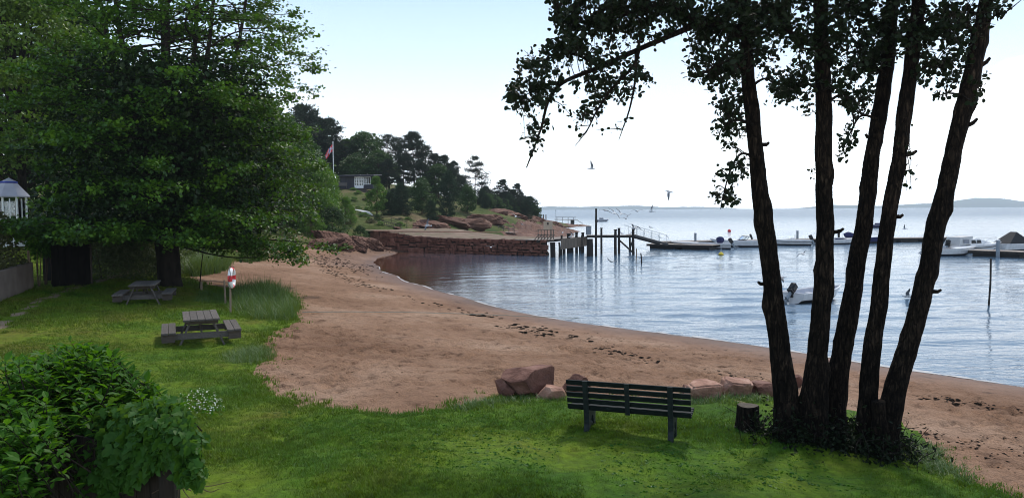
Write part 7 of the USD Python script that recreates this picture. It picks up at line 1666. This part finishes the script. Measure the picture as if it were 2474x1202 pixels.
# longer dry stalks sticking out here and there
x, y, d = sample_lawn(2600, 6, 22, -9, 7, 0.0, r)
k = r.random(len(x)) < 0.4
scatter('/World', 'long_grass', [tuft(3, 0.16, 0.03, 0.0028, 40 + s_, 0.9, 3) for s_ in range(4)], [M['tall_grass']] * 4, np.c_[x[k], y[k], surf_z(x[k], y[k]) + 0.01], r.uniform(0.5, 1.2, k.sum()), label='longer pale stalks among the lawn grass')
def clump(name, label, px_list, n, h, seed, m='tall_grass', w=0.006, spread=0.12):
    rr_ = np.random.default_rng(seed)
    poly = outline(px_list, 0.3, 0.1, seed, 1.0); minx, miny, maxx, maxy = poly.bounds
    x, y = rr_.uniform(minx, maxx, n * 3), rr_.uniform(miny, maxy, n * 3)
    k = shapely.contains(poly, shapely.points(x, y)); x, y = x[k][:n], y[k][:n]
    t = thing(name, label, 'grass clump')
    scatter(t, 'blades', [tuft(10, h, spread, w, seed + s_, 0.8, 3) for s_ in range(4)], [M[m]] * 4, np.c_[x, y, surf_z(x, y)], rr_.uniform(0.6, 1.25, len(x)))
clump('tall_grass_clump', 'tall green grass clump on the sand right of the lifebuoy post', [(570, 700), (640, 690), (700, 712), (722, 740), (708, 775), (660, 790), (600, 770), (566, 750)], 620, 0.62, 5, w=0.007)
clump('tall_grass_clump', 'low trailing grass clump at the lawn edge below the second table', [(548, 868), (590, 852), (640, 850), (648, 866), (600, 884), (556, 892)], 260, 0.22, 15)
clump('tall_grass_clump', 'tall grass clump on the dune behind the thick trunk', [(440, 668), (470, 650), (520, 640), (560, 634), (545, 655), (480, 668)], 420, 1.0, 25, w=0.011)
clump('tall_grass_clump', 'grass clump on the far sand under the big tree crown', [(570, 628), (620, 620), (640, 630), (590, 634)], 160, 0.9, 35, w=0.013)
clump('tall_grass_clump', 'grass tufts along the sand edge between the boulders and the bench', [(1100, 995), (1190, 975), (1215, 985), (1130, 1000)], 120, 0.16, 45)
clump('tall_grass_clump', 'ragged grass fringe in front of the two pink blocks', [(1655, 975), (1850, 970), (1850, 982), (1660, 985)], 240, 0.16, 55)
clump('tall_grass_clump', 'ragged grass fringe at the sand right of the rightmost trunk', [(2200, 1080), (2230, 1075), (2275, 1130), (2330, 1165), (2300, 1172), (2230, 1130)], 320, 0.15, 65)
clump('tall_grass_clump', 'grass fringe in front of the largest red boulder', [(1210, 972), (1370, 968), (1372, 982), (1215, 985)], 200, 0.14, 75)
clump('tall_grass_clump', 'long grass in the dark bank left of the lifebuoy post', [(470, 735), (540, 735), (560, 715), (480, 705)], 160, 0.25, 85)
# white clover patch, daisies
def flowers(name, label, pxpts, n, size, m, hgt, seed, leaf=False):
    rr_ = np.random.default_rng(seed)
    poly = outline(pxpts, 0.2, 0.15, seed, 1.5); b = poly.bounds
    x, y = rr_.uniform(b[0], b[2], n * 3), rr_.uniform(b[1], b[3], n * 3); k = shapely.contains(poly, shapely.points(x, y)); x, y = x[k][:n], y[k][:n]
    p = np.c_[x, y, surf_z(x, y) + hgt * rr_.uniform(0.6, 1.2, len(x))]
    path = numbered('/World', name); UsdGeom.Xform.Define(stage, path); tag(path, label, None, None, 'stuff')
    part(path, 'heads', leaves(p, size, (LEAF_ROUND[0] - [0, 0.5, 0], LEAF_ROUND[1]), rr_, up=0.92), M[m])
    if leaf: part(path, 'leaves', leaves(np.repeat(p, 4, 0) - np.c_[rr_.normal(size=(len(p) * 4, 2)) * 0.05, rr_.random(len(p) * 4) * hgt], 0.05, LEAF_ROUND, rr_, up=0.7), M['shrub_leaf'])
flowers('clover_flowers', 'patch of small white flowers on the lawn beside the shrub', [(430, 975), (480, 960), (530, 975), (548, 1000), (500, 1018), (450, 1010)], 240, 0.022, 'petal', 0.14, 3, True)
flowers('daisies', 'scattered white daisies on the lawn around the bench', [(1190, 990), (1400, 975), (1440, 1000), (1330, 1060), (1220, 1030)], 90, 0.03, 'petal', 0.05, 4)
flowers('daisies', 'scattered white daisies along the lower edge of the lawn', [(520, 1080), (760, 1060), (1100, 1120), (1600, 1180), (1500, 1210), (600, 1190)], 160, 0.026, 'petal', 0.05, 6)
flowers('broad_leaf_weeds', 'low broad leaved weeds spread through the lawn left of the bench', [(820, 1040), (1150, 1010), (1380, 1060), (1300, 1150), (900, 1150)], 9000, 0.05, 'clover_leaf', 0.05, 7)
flowers('broad_leaf_weeds', 'low clover spread through the lawn below the bench and trunks', [(1420, 1090), (1700, 1080), (1980, 1120), (2100, 1202), (1500, 1202)], 6000, 0.05, 'clover_leaf', 0.05, 17)
flowers('broad_leaf_weeds', 'dark weeds in the lawn between the sand and the clover flowers', [(560, 900), (600, 960), (700, 1000), (900, 1030), (760, 1060), (620, 1010)], 3500, 0.05, 'clover_leaf', 0.05, 18)
# gravel patch
rr_ = np.random.default_rng(9); b = GRAVEL.bounds
x, y = rr_.uniform(b[0], b[2], 1600), rr_.uniform(b[1], b[3], 1600); k = shapely.contains(GRAVEL, shapely.points(x, y))
scatter('/World', 'gravel', [mv(boulder((0.032, 0.026, 0.018), s_, detail=1)) for s_ in range(3)], [M['gravel']] * 3, np.c_[x[k], y[k], surf_z(x[k], y[k]) - 0.02], rr_.uniform(0.5, 1.3, k.sum()), label='small patch of grey gravel in the lawn')

# ------------------------------------------------------------------ seaweed along the tide lines
rr_ = np.random.default_rng(31)
weeds = []
def weed(s):
    q = np.random.default_rng(s)
    n = 9; P = []
    for k in range(n):
        a = q.random() * 6.28; l = q.uniform(0.05, 0.16)
        P.append(blade(0.025, l, a, 0.012, q.normal() * 0.05, q.normal() * 0.03, 2))
    m = boulder((0.20, 0.12, 0.045), s, detail=2, rough=0.2)
    return join(mv(m, (0, 0, 0.008)), *P)
weeds = [weed(s) for s in range(5)]
pos, scl = [], []
def wrack(pts, n, width, s0, s1):
    g = np.array([ground(*p)[:2] for p in pts]); ln = shapely.LineString(g)
    cl = rr_.random(max(3, n // 14))
    for _ in range(n):
        t = cl[rr_.integers(len(cl))] + rr_.normal() * 0.02 if rr_.random() < 0.75 else rr_.random()
        p = np.array(ln.interpolate(np.clip(t, 0, 1), normalized=True).coords[0]) + rr_.normal(size=2) * width
        pos.append(p); scl.append(rr_.uniform(s0, s1))
wrack([(770, 612), (780, 640), (800, 660), (850, 680), (930, 700), (1000, 725), (1080, 742), (1140, 757), (1190, 766)], 260, 0.45, 0.4, 1.3)
wrack([(790, 620), (840, 640), (880, 675)], 170, 1.4, 0.5, 1.6)
wrack([(800, 612), (900, 602), (980, 600)], 90, 0.8, 0.5, 1.6)
wrack([(1240, 785), (1270, 793), (1330, 808), (1380, 815)], 110, 0.45, 0.3, 1.2)
wrack([(1430, 842), (1480, 852), (1540, 862), (1600, 876)], 150, 0.38, 0.25, 0.9)
wrack([(1120, 760), (1190, 767)], 60, 0.12, 0.6, 1.2)
wrack([(1350, 800), (1650, 850), (1850, 890)], 120, 0.9, 0.15, 0.45)
wrack([(1660, 880), (1800, 912), (1830, 905)], 60, 0.3, 0.4, 0.8)
wrack([(2270, 965), (2340, 975), (2474, 1000)], 90, 0.28, 0.2, 0.8)
wrack([(2210, 1030), (2300, 1060), (2474, 1120)], 260, 0.6, 0.15, 0.4)
wrack([(640, 900), (760, 890), (900, 900), (720, 960)], 160, 0.9, 0.1, 0.28)
pos = np.array(pos); scl = np.array(scl)
def sand_z(x, y): return surf_z(x, y)
scatter('/World', 'seaweed', weeds, [M['seaweed']] * 5, np.c_[pos, sand_z(pos[:, 0], pos[:, 1])], scl, label='dark dried seaweed lying in lines along the beach')
